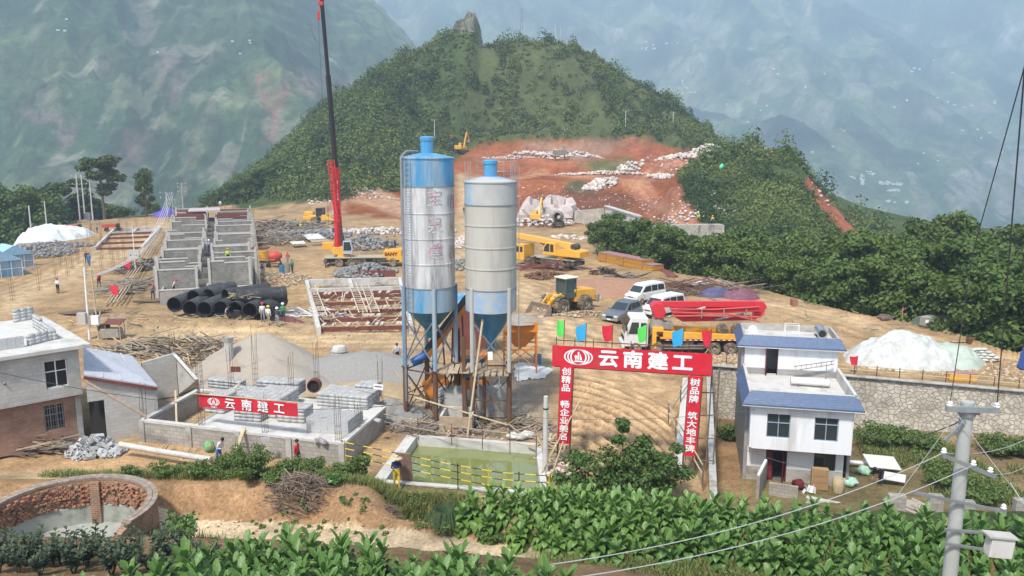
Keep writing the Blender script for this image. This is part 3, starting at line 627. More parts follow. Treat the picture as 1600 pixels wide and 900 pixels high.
for k in range(3):
    r_=random.Random(80+k);b=MB()
    for s in range(7):
        a=s*2.4+r_.random();e=Vector((math.cos(a)*.30,math.sin(a)*.30,r_.uniform(.55,1.0)));b.tube([(0,0,-.1),e*.5,e],[.015,.012,.006],4,False)
        for i in range(11):f=.3+.7*(i/10);leafstrip(b,e*f,i*2.4+r_.random(),.20*(1.1-.45*f),.075*(1.1-.4*f),.5+f*.5,1.0-.5*f,r_.uniform(-.3,.3))
    PUR.append(tag(b.build('purple_leaved_plant',M_PUR,smooth=True),'dark purplish leaved plant in front of the round brick tank','plant',gp))
pp=[(15,885),(70,905),(100,895),(125,905),(150,870),(180,875),(210,885),(45,905),(20,905),(55,880),(85,905),(110,880),(140,905),(165,890),(195,910),(-15,890),(35,930),(235,912),(265,890),(290,868),(310,890),(250,868),(5,930),(120,930),(70,935),(180,935),(215,935),(330,905),(300,925),(270,935)]
for i,(a,c)in enumerate(pp):
    v=at(a,c+16,3.1);v.z=gz(v.x,v.y);o=PUR[i]if i<3 else PUR[i%3].copy()
    if i>=3:C.objects.link(o)
    s=rnd.uniform(.8,1.15);o.location=v;o.rotation_euler[2]=rnd.random()*6;o.scale=(s,s,s)
def blades(name,xy,h,n_per,m,label,spread=.12,seed=5,wdt=.012):
    rng=np.random.default_rng(seed);idx=np.repeat(np.arange(len(xy)),n_per);n=len(idx);z=H(xy[:,0],xy[:,1])
    P=np.stack([xy[:,0],xy[:,1],z],1)[idx]+np.concatenate([rng.normal(size=(n,2))*spread,np.full((n,1),-.03)],1)
    a=rng.random(n)*6.28;d=np.stack([np.cos(a),np.sin(a),np.zeros(n)],1);hh=h*(.4+.8*rng.random(n))[:,None];w=np.stack([-np.sin(a),np.cos(a),np.zeros(n)],1)*wdt
    mid=P+d*hh*.2+[0,0,1]*hh*.6;tip=P+d*hh*.6+[0,0,1]*hh
    V=np.stack([P-w,P+w,mid+w,mid-w,tip+w*.1,tip-w*.1],1).reshape(-1,3);b=np.arange(n)[:,None]*6
    F=np.concatenate([b+[0,1,2,3],b+[3,2,4,5]]);return tag(npmesh(name,V,F,m),label,None,None,'stuff')
def pix_scatter(n,poly,z,seed=1):
    rng=np.random.default_rng(seed);P=np.array([tuple(at(a,c,z))[:2]for a,c in poly]);lo,hi=P.min(0),P.max(0);out=np.zeros((0,2))
    while len(out)<n:
        q=lo+(hi-lo)*rng.random((n*2,2));q=q[polysd(q[:,0],q[:,1],[tuple(p)for p in P])<0];out=np.concatenate([out,q])
    return out[:n]
M_GRASS=leafmat('grass_blades',(.10,.14,.035),(.28,.29,.10),.2,.7)
M_WEED=leafmat('weed_leaves',(.075,.135,.035),(.19,.265,.075),.2,.65)
g1=pix_scatter(700,[(400,742),(700,748),(790,768),(700,785),(560,772),(420,760)],.8)
g2=pix_scatter(350,[(60,735),(120,730),(440,745),(440,770),(330,770),(120,745)],.5,2)
g3=pix_scatter(260,[(225,800),(330,795),(420,850),(360,900),(200,870)],1.5,3)
g4=pix_scatter(700,[(820,850),(1330,895),(1400,960),(860,905)],2.2,4)
blades('grass',np.concatenate([g1,g2,g3,g4]),.34,26,M_GRASS,'rough green grass on the earth banks',.16)
g5=pix_scatter(500,[(1345,668),(1600,690),(1600,720),(1500,740),(1420,730),(1350,700)],-3.9,5);g6=pix_scatter(350,[(1450,700),(1600,700),(1600,780),(1480,770)],-3,6)
_gg=np.concatenate([g5,g6]);_gg=_gg[fbm(_gg[:,0]/1.6,_gg[:,1]/1.6,3,77)>.05]
blades('slope_grass',_gg,.4,30,M_GRASS,'long grass below the stone retaining wall',.3,7,.02)
def weeds(name,xy,h,w,n_per,ls,m,label,seed=1):
    return scrub(name,xy,h,w,n_per,ls,m,label,seed)
weeds('weeds',np.concatenate([g1[:90],g2[:50],g3[:70],pix_scatter(60,[(860,860),(1330,915),(1330,950),(860,885)],2.2,8)]),(.15,.55),.8,90,.055,M_WEED,'low leafy weeds among the bank grass',21)
weeds('bank_weeds',np.concatenate([pix_scatter(70,[(380,790),(760,800),(760,850),(380,820)],.6,41),pix_scatter(260,[(840,858),(1330,895),(1400,960),(860,905)],2.3,42)]),(.1,.38),.9,70,.05,M_WEED,'tufts of weeds growing on the cut earth banks',43)
weeds('slope_weeds',_gg[::10],(.3,1.0),.9,90,.11,M_WEED,'green undergrowth on the slope below the stone wall',22)
def bush(px,py,zg,h,w,n,ls,label,m=M_WEED,name='bush',cat='bush',group=None,feather=False,seed=0,loc=None):
    rng=np.random.default_rng(int(px*7+py)+seed);v=Vector(loc)if loc else at(px,py,zg);v.z=gz(v.x,v.y);t=T(name,label,cat,v,0,group)
    b=MB();cs=[];rs=[]
    for i in range(9):
        a=i*2.4;r=w*.5*(.3+.7*rng.random());e=Vector((math.cos(a)*r,math.sin(a)*r,h*(.5+.45*rng.random())));b.tube([(0,0,-.1),e*.5+Vector((0,0,.05)),e],[.03,.02,.008],5,False)
        for f in(.45,.75,1.0):cs.append(np.array(e)*f);rs.append(np.array([.2*w,.2*w,.16*h if not feather else.3*h])*(.7+.5*rng.random()))
    b.build('stems',M_BARK,t);V,F=cluster(np.array(cs),np.array(rs),n,ls,rng,.2);npmesh('foliage',V,F,m,t);return t
bush(392,762,.8,1.5,2.1,5200,.05,'feathery pale green bush at the foundation wall beside woman in white',name='feathery_bush')
bush(355,740,.8,1.2,1.4,2500,.05,'smaller feathery bush left of the big feathery bush')
bush(450,752,.8,.8,1.6,2200,.05,'low green bush below the man in red shirt')
bush(490,750,.8,.75,1.3,1800,.05,'bright leafy clump right of the man in red shirt')
bush(560,752,.8,1.35,1.2,420,.11,'thin large leaved sapling beside the foundation corner',M_LEAF,'sapling','sapling')
bush(530,756,.8,.6,1.4,1800,.05,'low weed bush under the thin sapling')
bush(205,750,.6,.7,.9,1500,.05,'green bush behind right end of the brick tank rim')
bush(265,752,.6,.7,1.5,2300,.05,'wide green bush on track edge right of the brick tank')
bush(318,760,.6,.75,1.5,2000,.06,'green bush with broad leaves at the track edge')
bush(430,782,.4,.6,1.3,1900,.05,'green bush growing on the bank left of the brushwood pile')
bush(520,788,.4,.5,.8,300,.09,'broad leaved weed clump right of the brushwood pile',M_TOB)
bush(255,838,1.2,.9,1.5,3000,.055,'tall green weed clump right of the brick tank wall')
bush(300,840,1.2,1.0,1.1,2600,.05,'feathery green clump near the foot of the path')
bush(338,845,1.6,.95,.9,1800,.05,'upright green clump at edge of the tobacco plot')
bush(285,862,2.2,.8,1.6,400,.1,'bright broad leaved clump behind the purple plants',M_TOB)
bush(700,838,1.0,.7,1.2,1200,.055,'small bush at the foot of the bank below the first tobacco plants')
bush(770,850,1.2,.5,1.3,1200,.06,'creeping weed clump on bank below tobacco plants')
bush(1300,745,-4,.1,.1,10,.05,'tuft of weeds at the yard edge')
for i,(a,c,zz,h,w,lb)in enumerate([(1370,690,-4,1.5,3.0,'round dark bush touching the right side of the white house'),(1405,694,-4,1.2,2.4,'bush at wall foot right of the round dark bush'),(1445,700,-4,1.0,2.4,'low bush below the middle of the stone wall'),(1135,655,-3,1.2,1.6,'bush growing between stone wall and white house side'),
  (1556,715,-4,1.2,2.6,'bush behind the concrete utility pole right of its shaft'),(1480,745,-3.5,1.0,2.6,'bush left of the concrete utility pole below the dirt path'),(1540,770,-3.2,1.1,2.6,'bush near the dug hole on the right'),(1595,720,-4,1.0,2.0,'bush at the right picture edge below the stone wall')]):
    bush(a,c,zz,h,w,2600,.085,lb,M_WEED,seed=i)
q=pix_scatter(60,[(662,800),(735,800),(735,842),(665,838)],1.0,9)
tus=MB();v0=G(700,815);rr=random.Random(4)
for i in range(650):
    a=rr.random()*6.28;r0=rr.random()*.22;L=.55+.5*rr.random();w=.008
    p0=Vector((math.cos(a)*r0,math.sin(a)*r0*.6,.15));p1=p0+Vector((math.cos(a)*L*.45,math.sin(a)*L*.45-.1,L*.45));p2=p0+Vector((math.cos(a)*L*.9,math.sin(a)*L*.9-.25,-L*.1));s=Vector((-math.sin(a),math.cos(a),0))*w
    tus.quad(p0-s,p0+s,p1+s,p1-s);tus.quad(p1-s,p1+s,p2+s*.2,p2-s*.2)
tag(tus.build('grass_tussock',leafmat('tussock',(.045,.085,.035),(.10,.15,.06),.2,.7),loc=v0),'dark arching long grass tussock hanging on the earth bank','grass tussock')
def gate_tree():
    v=Vector((5.2,34.6,0));v.z=gz(5.2,34.6)-.2;t=T('walnut_tree','leafy green tree standing in front of the red gate sign','tree',v);rng=np.random.default_rng(8);b=MB();cs=[];rs=[]
    for i,(dx,dy,h,w)in enumerate([(-2.3,.2,1.9,.9),(-1.5,-.4,2.3,1.0),(-.7,.3,2.0,1.0),(-.2,0,3.5,.5),(.3,-.3,2.6,.9),(.9,.3,2.9,.6),(1.6,-.2,2.2,.9),(2.2,.2,2.3,.7),(2.7,0,1.3,.8),(-2.6,0,1.3,.7),(0,.4,1.6,1.1),(1.2,-.5,1.4,1.1),(-1.2,-.5,1.3,1.0)]):
        e=Vector((dx,dy,h));m1=e*.45+Vector((0,0,-.05));b.tube([(0,0,0),m1,e],[.09,.05,.012],6,False)
        for f in(.62,.8,.95,1.08):cs.append(np.array(e)*f+rng.normal(size=3)*.18);rs.append(np.array([w*.8,w*.8,w*.5])*(.7+.5*rng.random()))
    b.build('trunk',M_BARK,t,smooth=True);V,F=cluster(np.array(cs),np.array(rs),9500,.09,rng,.35);npmesh('crown',V,F,leafmat('walnut_leaves',(.06,.12,.03),(.14,.22,.06),.25,.5),t)
gate_tree()
# ---------------------------------------------------------------- shared materials
M_CONC=mat('concrete',(.42,.41,.38),.9,var=.16,scale=1.5,bump=.15,dirt=(.27,.24,.19),dirt_amt=.35)
M_CONCL=mat('pale_concrete',(.56,.54,.50),.9,var=.12,scale=1.2,bump=.1,dirt=(.38,.35,.29),dirt_amt=.3)
M_BLOCK=mat('block_grey',(.46,.46,.45),.95,var=.14,scale=9,bump=.3,island=.16)
M_BWALL=brickmat('grey_block_wall',(.35,.325,.285),(.43,.40,.355),(.27,.25,.22),.4,.2,.012,stain=.25)
M_BWALLP=brickmat('pale_block_wall',(.46,.44,.40),(.52,.50,.46),(.40,.38,.35),.4,.2,.01,stain=.2)
M_BRICK=brickmat('red_brick',(.30,.135,.085),(.40,.20,.13),(.33,.28,.23),.24,.075,.012,stain=.35)
M_RUST=mat('rusty_steel',(.16,.085,.05),.85,.2,var=.35,scale=5,bump=.2,streak=True)
M_STEEL=mat('grey_steel',(.33,.34,.35),.5,.6,var=.15,scale=4)
M_BLUE=mat('blue_paint',(.085,.30,.52),.55,.1,var=.18,scale=1.2,dirt=(.36,.42,.45),dirt_amt=.55,streak=True)
M_DBLUE=mat('dull_blue_paint',(.055,.20,.36),.5,.1,var=.2,scale=1.5,dirt=(.12,.24,.30),dirt_amt=.4,streak=True)
M_ALU=mat('weathered_aluminium',(.74,.73,.72),.42,.35,var=.16,scale=1.6,dirt=(.30,.29,.28),dirt_amt=.45,streak=True)
M_BEIGE=mat('beige_grey_paint',(.50,.475,.415),.65,.1,var=.1,scale=1.2,dirt=(.36,.35,.32),dirt_amt=.3,streak=True)
M_WOOD=mat('old_timber',(.38,.29,.20),.9,var=.25,scale=3,island=.3)
M_WOODD=mat('dark_timber',(.17,.125,.095),.9,var=.25,scale=3,island=.3)
M_BAMB=mat('bamboo',(.48,.39,.24),.7,var=.2,scale=3,island=.2)
M_FORM=mat('maroon_formwork',(.17,.055,.045),.7,var=.2,scale=2,island=.2)
M_REDC=mat('red_banner_cloth',(.62,.02,.04),.65,var=.12,scale=1.3,bump=.35,dirt=(.5,.06,.06),dirt_amt=.25)
M_WHITE=mat('white_lettering',(.86,.84,.83),.6,var=.03)
M_WPNT=mat('white_render',(.82,.83,.85),.8,var=.03,scale=1.2,dirt=(.60,.59,.57),dirt_amt=.3,streak=True)
M_ORNG=mat('orange_paint',(.70,.24,.035),.5,var=.15,scale=2,dirt=(.45,.22,.09),dirt_amt=.3)
M_YELL=mat('machine_yellow',(.80,.41,.045),.4,var=.06,scale=2,dirt=(.50,.33,.15),dirt_amt=.25,spec=.5)
M_BLK=mat('black_rubber',(.035,.035,.036),.7,var=.2,scale=6)
M_DARK=mat('dark_interior',(.03,.027,.025),.9)
M_GLASS=mat('dark_glass',(.035,.045,.05),.12,spec=.6,var=.1)
M_DUST=mat('dusty_steel',(.30,.27,.23),.8,.1,var=.2,scale=3)
M_TARPW=mat('white_tarpaulin',(.66,.67,.63),.6,var=.1,scale=1.5,bump=.6)
M_SAND=mat('pale_sandbags',(.50,.50,.45),.9,var=.15,scale=4,island=.2)
M_ROCK=mat('broken_grey_rock',(.24,.235,.23),.9,var=.25,scale=3,island=.3,bump=.3)
M_ROCKW=mat('broken_pale_rock',(.58,.50,.44),.9,var=.2,scale=3,island=.3,bump=.3)
# ---------------------------------------------------------------- hollow blocks: nearest ones individual
BLK=[]
def block_local(b,M=None,holes=True):
    b.box((0,0,0),(.39,.19,.19),M=M)
def hollow_block():
    b=MB()
    for y in(-.08,.08):b.box((0,y,0),(.39,.03,.19))
    for x in(-.18,0,.18):b.box((x,0,0),(.03,.13,.19))
    b.box((0,0,-.085),(.33,.13,.02));return b
def stack(cx,cy,z0,nx,ny,nz,rz,gap=.006,shell=True,jit=.008,miss=0.0,upright=False):
    rr=random.Random(int(cx*31+cy*17));A=Matrix.Translation((cx,cy,z0))@Matrix.Rotation(rz,4,'Z')
    for k in range(nz):
        for i in range(nx):
            for j in range(ny):
                if shell and 0<i<nx-1 and 0<j<ny-1 and k<nz-1:continue
                if k==nz-1 and rr.random()<miss:continue
                BLK.append(A@Matrix.Translation(((i-(nx-1)/2)*(.39+gap)+rr.uniform(-jit,jit),(j-(ny-1)/2)*(.19+gap)+rr.uniform(-jit,jit),.095+k*.193)))
def wallbox(b,a,c,z0,z1,t):
    a=Vector((a[0],a[1],0));c=Vector((c[0],c[1],0));L=(c-a).length;ang=math.atan2(c.y-a.y,c.x-a.x)
    return b.box(((a.x+c.x)/2,(a.y+c.y)/2,(z0+z1)/2),(L,t,z1-z0),rz=ang)
# ---------------------------------------------------------------- silos
def silo(cx,cy,R0,zb,zt,tip,rings,legang,label,body,band_top,zband,low,zlow,cone,capr,legm):
    t=T('cement_silo',label,'silo',(cx,cy,0),0,'cement silos of the concrete plant')
    b=MB();b.mat(0).lathe([(R0,zlow),(R0,zband)],n=48);b.mat(1).lathe([(R0+.004,zband),(R0+.004,zt)],n=48);b.mat(2).lathe([(R0+.004,zb),(R0+.004,zlow)],n=48)
    b.build('shell',[body,band_top,low],t,smooth=True)
    c=MB();c.lathe([(R0,zb),(R0*.86,zb-.12),(.22,tip+.15),(.2,tip-.25)],n=40);c.build('cone',cone,t,smooth=True)
    r=MB();r.lathe([(R0+.05,zt-.02),(R0+.05,zt+.05),(R0-.1,zt+.09),(capr+.05,zt+.30),(0,zt+.32)],n=48);r.build('roof',band_top,t,smooth=True)
    for z in rings:
        g=MB();g.lathe([(R0,z-.03),(R0+.035,z-.025),(R0+.035,z+.025),(R0,z+.03)],n=48);g.build('seam_ring',body if z>zlow+.1 and z<zband-.1 else M_STEEL,t)
    f=MB();f.lathe([(capr*.92,zt+.28),(capr*.92,zt+1.0),(capr,zt+1.0),(capr,zt+1.18),(capr*.85,zt+1.24),(0,zt+1.26)],n=20);f.mi=0;f.build('filter_cap',M_BLUE,t,smooth=True)
    P=[]
    for a in legang:
        P.append((math.cos(a)*(R0+.02),math.sin(a)*(R0+.02)))
        g=MB();x,y=P[-1];z0=gz(cx+x,cy+y)-.1;g.mat(0).cyl((x,y,3.2),(x,y,zb+1.4),.13,n=12);g.mat(1).cyl((x,y,z0),(x,y,3.2),.15,n=12);g.mat(1).box((x,y,3.2),(.42,.42,.04));g.build('leg',[legm,M_RUST],t,smooth=True)
    for i in range(4):
        (x0,y0),(x1,y1)=P[i],P[(i+1)%4]
        g=MB();g.mat(0)
        for(za,zc)in((3.4,6.2),):g.bar((x0,y0,za),(x1,y1,zc),.06);g.bar((x1,y1,za),(x0,y0,zc),.06)
        g.mat(1);g.bar((x0,y0,.4),(x1,y1,2.9),.055);g.bar((x1,y1,.4),(x0,y0,2.9),.055);g.bar((x0,y0,3.0),(x1,y1,3.0),.07);g.bar((x0,y0,1.5),(x1,y1,1.5),.05)
        g.build('cross_brace',[M_STEEL,M_RUST],t)
    return t
a1=R(-75);S1=at(676,649);S1.x-=.05
s1=silo(S1.x,S1.y,1.52,6.6,15.35,5.1,[8.0,9.4,10.85,12.3,13.8],[a1+k*PI/2 for k in range(4)],'silver cement silo with bright blue top band and faded red characters',M_ALU,M_BLUE,13.8,M_BLUE,8.0,mat('teal_cone',(.05,.19,.26),.5,var=.2,dirt=(.2,.27,.28),dirt_amt=.3),.40,M_BLUE)
S2=at(768,655)
s2=silo(S2.x,S2.y,1.48,6.7,14.05,4.6,[8.0,9.2,10.4,11.65,12.8],[R(-135)+k*PI/2 for k in range(4)],'beige grey cement silo with dark blue cone',M_BEIGE,mat('worn_blue_band',(.46,.46,.43),.6,var=.1,scale=1,dirt=(.22,.42,.62),dirt_amt=.38,streak=False),12.8,mat('worn_blue_low',(.44,.45,.43),.6,var=.1,scale=.8,dirt=(.2,.40,.64),dirt_amt=.45),8.0,M_DBLUE,.42,M_BEIGE)
def ladder_part(t,x,y,z0,z1,n,ang,name='ladder',cage=False):
    b=MB();c,s=math.cos(ang),math.sin(ang);w=.2
    for sg in(-1,1):b.bar((x-s*w*sg,y+c*w*sg,z0),(x-s*w*sg,y+c*w*sg,z1),.035)
    for i in range(n):z=z0+(z1-z0)*(i+.5)/n;b.bar((x-s*w,y+c*w,z),(x+s*w,y-c*w,z),.025)
    if cage:
        k=0;z=z0+1
        while z<z1:
            b.tube([(x-s*w,y+c*w,z),(x-s*w*1.2+c*.35,y+c*w*1.2+s*.35,z),(x+c*.6,y+s*.6,z),(x+s*w*1.2+c*.35,y-c*w*1.2+s*.35,z),(x+s*w,y-c*w,z)],.015,4);z+=.7
    return b.build(name,M_STEEL,t)
la=R(-128);ladder_part(s1,math.cos(la)*1.62,math.sin(la)*1.62,5.4,15.3,34,la)
b=MB();pa=R(-146);px_,py_=math.cos(pa)*1.66,math.sin(pa)*1.66;b.tube([(px_,py_,1.2),(px_,py_,15.45),(px_+.25,py_+.3,15.75),(px_+.8,py_+.9,15.75)],.07,8);b.build('fill_pipe',M_STEEL,s1,smooth=True)
b=MB()
for k in range(9):
    a=R(-30+k*22);x,y=math.cos(a)*1.42,math.sin(a)*1.42;b.bar((x,y,14.05),(x,y,15.15),.035)
for zz in(14.6,15.15):b.tube([(math.cos(R(-30+k*11))*1.42,math.sin(R(-30+k*11))*1.42,zz)for k in range(17)],.02,5)
for k in(0,1,2):a=R(170+k*22);x,y=math.cos(a)*1.42,math.sin(a)*1.42;b.bar((x,y,14.05),(x-.05,y,15.15),.03)
b.tube([(math.cos(R(170+k*11))*1.42,math.sin(R(170+k*11))*1.42,15.1)for k in range(5)],.02,5)
b.build('railing',M_STEEL,s2)
ladder_part(s2,1.62,-.15,.8,15.0,46,R(0))
M_REDF=mat('faded_red_lettering',(.58,.24,.26),.7,var=.2,scale=3,dirt=(.58,.52,.52),dirt_amt=.8)
def wrap_text(body,size,name,m,parent,R0,ang,z):
    o=text_mesh(body,size,name,m,parent,bold=.015,ext=.0);me=o.data;bm=bmesh.new();bm.from_mesh(me);bmesh.ops.subdivide_edges(bm,edges=bm.edges,cuts=1);
    for v in bm.verts:a=ang+v.co.x/R0;zz=z+v.co.y;v.co=(math.cos(a)*(R0+.012),math.sin(a)*(R0+.012),zz)
    bm.to_mesh(me);bm.free();o.rotation_euler=(0,0,0);return o
for i,(ch,z)in enumerate((('宝',13.1),('泉',11.6),('建',10.1))):wrap_text(ch,1.0,'lettering',M_REDF,s1,1.52,R(-69),z)
for i,(ch,z)in enumerate((('明',12.9),('人',11.4),('机',10.0))):wrap_text(ch,.85,'lettering',M_REDF,s1,1.52,R(-24),z)
# ---------------------------------------------------------------- concrete plant below the silos
t=T('belt_conveyor','inclined orange belt conveyor with blue drum motor behind the silver silo','conveyor',(0,0,0))
A=Vector((dp(664,556,46.6)));B=Vector(dp(731,468,49.5));b=MB();b.bar(A,B,.62,.35);b.build('belt_frame',M_ORNG,t)
d=(B-A).normalized();b=MB();b.bar(A+Vector((0,-.02,.24)),B+Vector((0,0,.24)),.5,.05);b.build('belt',M_BLK,t)
b=MB();b.cyl(A+Vector((-.75,-.35,-.35)),A+Vector((.15,-.1,.15)),.26,n=16);b.build('motor',mat('motor_blue',(.04,.12,.32),.45,var=.2),t,smooth=True)
for f in(.3,.75):q=A.lerp(B,f);b=MB();b.bar(q-Vector((.28,0,.1)),(q.x-.5,q.y,0),.09);b.bar(q+Vector((.28,0,-.1)),(q.x+.5,q.y,0),.09);b.build('support',M_RUST,t)
t=T('control_hut','small plant hut with blue sheet roof seen between the silos','hut',(at(728,585).x,at(728,585).y+6,0))
b=MB();b.box((0,0,1.9),(2.6,2.4,3.8));b.build('wall',M_FORM,t);b=MB();b.box((0,0,4.35),(3.2,3.0,.1),rx=.12)
for k in range(8):b.box((-1.5+k*.42,0,4.42),(.08,3.0,.06),rx=.12)
b.build('roof',M_BLUE,t)
t=T('aggregate_hopper','orange batching hopper on legs filled with grey sand beside the beige silo','hopper',(at(812,565).x,56,0))
b=MB();b.lathe([(1.75,3.9),(1.75,3.2),(.5,1.9)],n=4,a0=PI/4,a1=PI/4+2*PI);b.build('bin',M_ORNG,t)
b=MB();b.lathe([(1.68,3.75),(.9,4.05),(0,4.25)],n=12);b.build('sand_fill',mat('grey_sand',(.33,.29,.24),.95,var=.15,scale=5,bump=.4),t)
for sx in(-1,1):
    for sy in(-1,1):b=MB();b.bar((sx*1.15,sy*1.15,0),(sx*1.15,sy*1.15,3.3),.12);b.build('leg',M_ORNG,t)
b=MB()
for sy in(-1.15,1.15):b.bar((-1.15,sy,.6),(1.15,sy,2.3),.07);b.bar((1.15,sy,.6),(-1.15,sy,2.3),.07);b.bar((-1.15,sy,1.9),(1.15,sy,1.9),.09)
b.build('cross_brace',M_ORNG,t)
def blob(b,c,s,seed,n1=12,n2=8,amp=.12,zcut=None):
    rr=random.Random(seed);ph=[rr.random()*6 for _ in range(6)];vs=[]
    for j in range(n2+1):
        for i in range(n1):
            th=PI*j/n2;a=2*PI*i/n1;d=Vector((math.sin(th)*math.cos(a),math.sin(th)*math.sin(a),math.cos(th)))
            k=1+amp*(math.sin(3*a+ph[0])*math.sin(2*th+ph[1])+.6*math.sin(5*a+ph[2])*math.sin(4*th+ph[3])+.5*(rr.random()-.5)*(0<j<n2))
            v=Vector((c[0]+d.x*s[0]*k,c[1]+d.y*s[1]*k,c[2]+d.z*s[2]*k));
            if zcut is not None:v.z=max(v.z,zcut)
            vs.append(v)
    return b.add(vs,[(j*n1+i,j*n1+(i+1)%n1,(j+1)*n1+(i+1)%n1,(j+1)*n1+i)for j in range(n2)for i in range(n1)])
for px,d,w,lb in((706,46.2,2.0,'rounded grey concrete ballast block left under the silver silo'),(766,46.4,2.2,'rounded grey concrete ballast block right under the beige silo')):
    v=dp(px,620,d);b=MB();b.box((0,0,.85),(w,1.5,1.9),taper=.82);tag(b.build('ballast_block',M_CONC,loc=(v.x,d,0),smooth=True,bevel=.22),lb,'concrete block')
t=T('mixing_trough','open concrete trough with brown timber front beside the pond','trough',(at(712,678).x,43.9,0),R(-6))
b=MB();b.box((-.85,.6,.45),(.15,1.6,.9));b.box((.85,.6,.45),(.15,1.6,.9));b.box((0,1.4,.45),(1.8,.15,.9));b.box((0,.6,.1),(1.7,1.4,.1));b.build('basin',M_CONCL,t)
b=MB();b.box((0,-.25,.42),(1.9,.1,.84));b.build('timber_front',M_WOOD,t)
t=T('orange_mixer','orange charging skip and mixer frame standing behind the silo posts','mixer',(dp(712,620,48.8).x,48.8,0),R(10))
b=MB();b.lathe([(.25,-.75),(.8,-.55),(.95,0),(.8,.5),(.35,.9)],(0,0,0),n=18,M=Matrix.Translation((-1.3,-.4,1.2))@Matrix.Rotation(R(60),4,'Y'));b.build('drum',M_ORNG,t,smooth=True)
b=MB()
for x in(.3,1.9):
    for y in(-.6,.6):b.bar((x,y,0),(x,y,3.1),.14)
b.box((1.1,0,3.15),(1.9,1.5,.14));b.box((1.1,0,1.3),(1.9,1.4,.5));b.bar((-.6,-.6,.8),(.4,-.6,2.4),.2);b.build('frame',M_ORNG,t)
b=MB();b.box((1.1,-.45,2.3),(1.3,.05,1.2));b.box((1.1,.2,2.2),(1.2,.9,1.0));b.build('machinery',M_DBLUE,t)
t=T('working_platform','rough plank platform on rusty posts between the two silos','platform',(0,0,0))
b=MB();rr=random.Random(2)
for k in range(9):b.box((S1.x+.6+k*.33,S1.y-.6,3.12+rr.uniform(-.02,.02)),(.28,2.2,.05),rz=rr.uniform(-.06,.06))
for k in range(6):b.box((S2.x-.9+k*.36,S2.y-1.0,3.16),(.26,1.4,.05),rz=rr.uniform(-.05,.05))
b.build('plank_deck',M_WOOD,t)
for k,x in enumerate((S1.x+2.05,S1.x+1.6,S2.x-.4)):b=MB();b.bar((x,S1.y+(-1.4 if k!=1 else.8),gz(x,S1.y)-.1),(x,S1.y+(-1.4 if k!=1 else.8),5.2 if k!=2 else 3.1),.2);b.build('post',mat('black_post',(.04,.04,.045),.7)if k==1 else M_RUST,t)
for k in range(2):b=MB();b.bar((S2.x-.7+k*1.2,S2.y-1.7,1.9),(S2.x-.7+k*1.2,S2.y-1.7,3.2),.08);b.build('rail',M_STEEL,t)
tag(MB().box((0,0,0),(.28,.02,.48)).build('notice_sheet',M_WHITE,loc=tuple(dp(766,556,44.1))),'white paper notice hanging under the beige silo cone','notice')
for(a,b_,r,lb,m)in[((648,621,45),(793,664,43.6),.06,'long pale bamboo pole sloping from silver silo down to pond',M_BAMB),((758,470,45),(729,693,42.6),.07,'tall pale pole leaning against the beige silo into the pond',M_BAMB),((617,580,48),(660,630,45),.05,'weathered timber pole leaning on the gravel left of silo',M_WOOD)]:
    tag(MB().cyl(dp(*a),dp(*b_),r,r*.8,8).build('pole',m,smooth=True),lb,'pole')
def drum(px,py,r,h,col,lb,z=None):
    v=G(px,py);b=MB();b.lathe([(0,0),(r,0),(r,h*.33),(r+.015,h*.35),(r,h*.37),(r,h*.66),(r+.015,h*.68),(r,h*.7),(r,h),(r-.03,h),(r-.03,h-.04),(0,h-.04)],n=20);return tag(b.build('steel_drum',mat('drum_'+col,{'blue':(.06,.2,.35),'rust':(.2,.1,.05),'grey':(.3,.3,.28)}[col],.5,var=.2,dirt=(.25,.2,.15),dirt_amt=.25),loc=v,smooth=True),lb,'drum')
drum(840,572,.3,.85,'blue','blue steel drum near left end of the red gate sign')
def drape(name,label,poly,z0,hfun,m,cat='tarpaulin',n=40,seed=1,amp=.08,group=None):
    rr=np.random.default_rng(seed);P=np.array([tuple(at(a,c,z0))[:2]for a,c in poly]);lo,hi=P.min(0),P.max(0)
    X,Y=np.meshgrid(np.linspace(lo[0],hi[0],n),np.linspace(lo[1],hi[1],n),indexing='ij');x,y=X.ravel(),Y.ravel();s=polysd(x,y,[tuple(p)for p in P])+fbm(x/.6,y/.6,3,seed)*.35
    g=H(x,y);w=hi[0]-lo[0]
    z=g+.03+hfun(-s,x,y)*np.clip(-s*1.4,0,1)+np.abs(ridged(x/.8,y/.8,3,seed))*amp*np.clip(-s*3,0,1)
    i=np.arange(n*n).reshape(n,n);F=np.stack([i[:-1,:-1],i[1:,:-1],i[1:,1:],i[:-1,1:]],-1).reshape(-1,4);F=F[(s[F]<0).all(1)]
    u,inv=np.unique(F,return_inverse=True);V=np.stack([x,y,z],1)[u]
    return tag(npmesh(name,V,inv.reshape(F.shape),m,smooth=True),label,cat,group)
drape('plastic_sheet','crumpled white plastic sheet on gravel right of the beige silo',[(800,570),(830,568),(868,578),(850,592),(805,596)],0,lambda s,x,y:.12+0*s,M_TARPW,amp=.2)
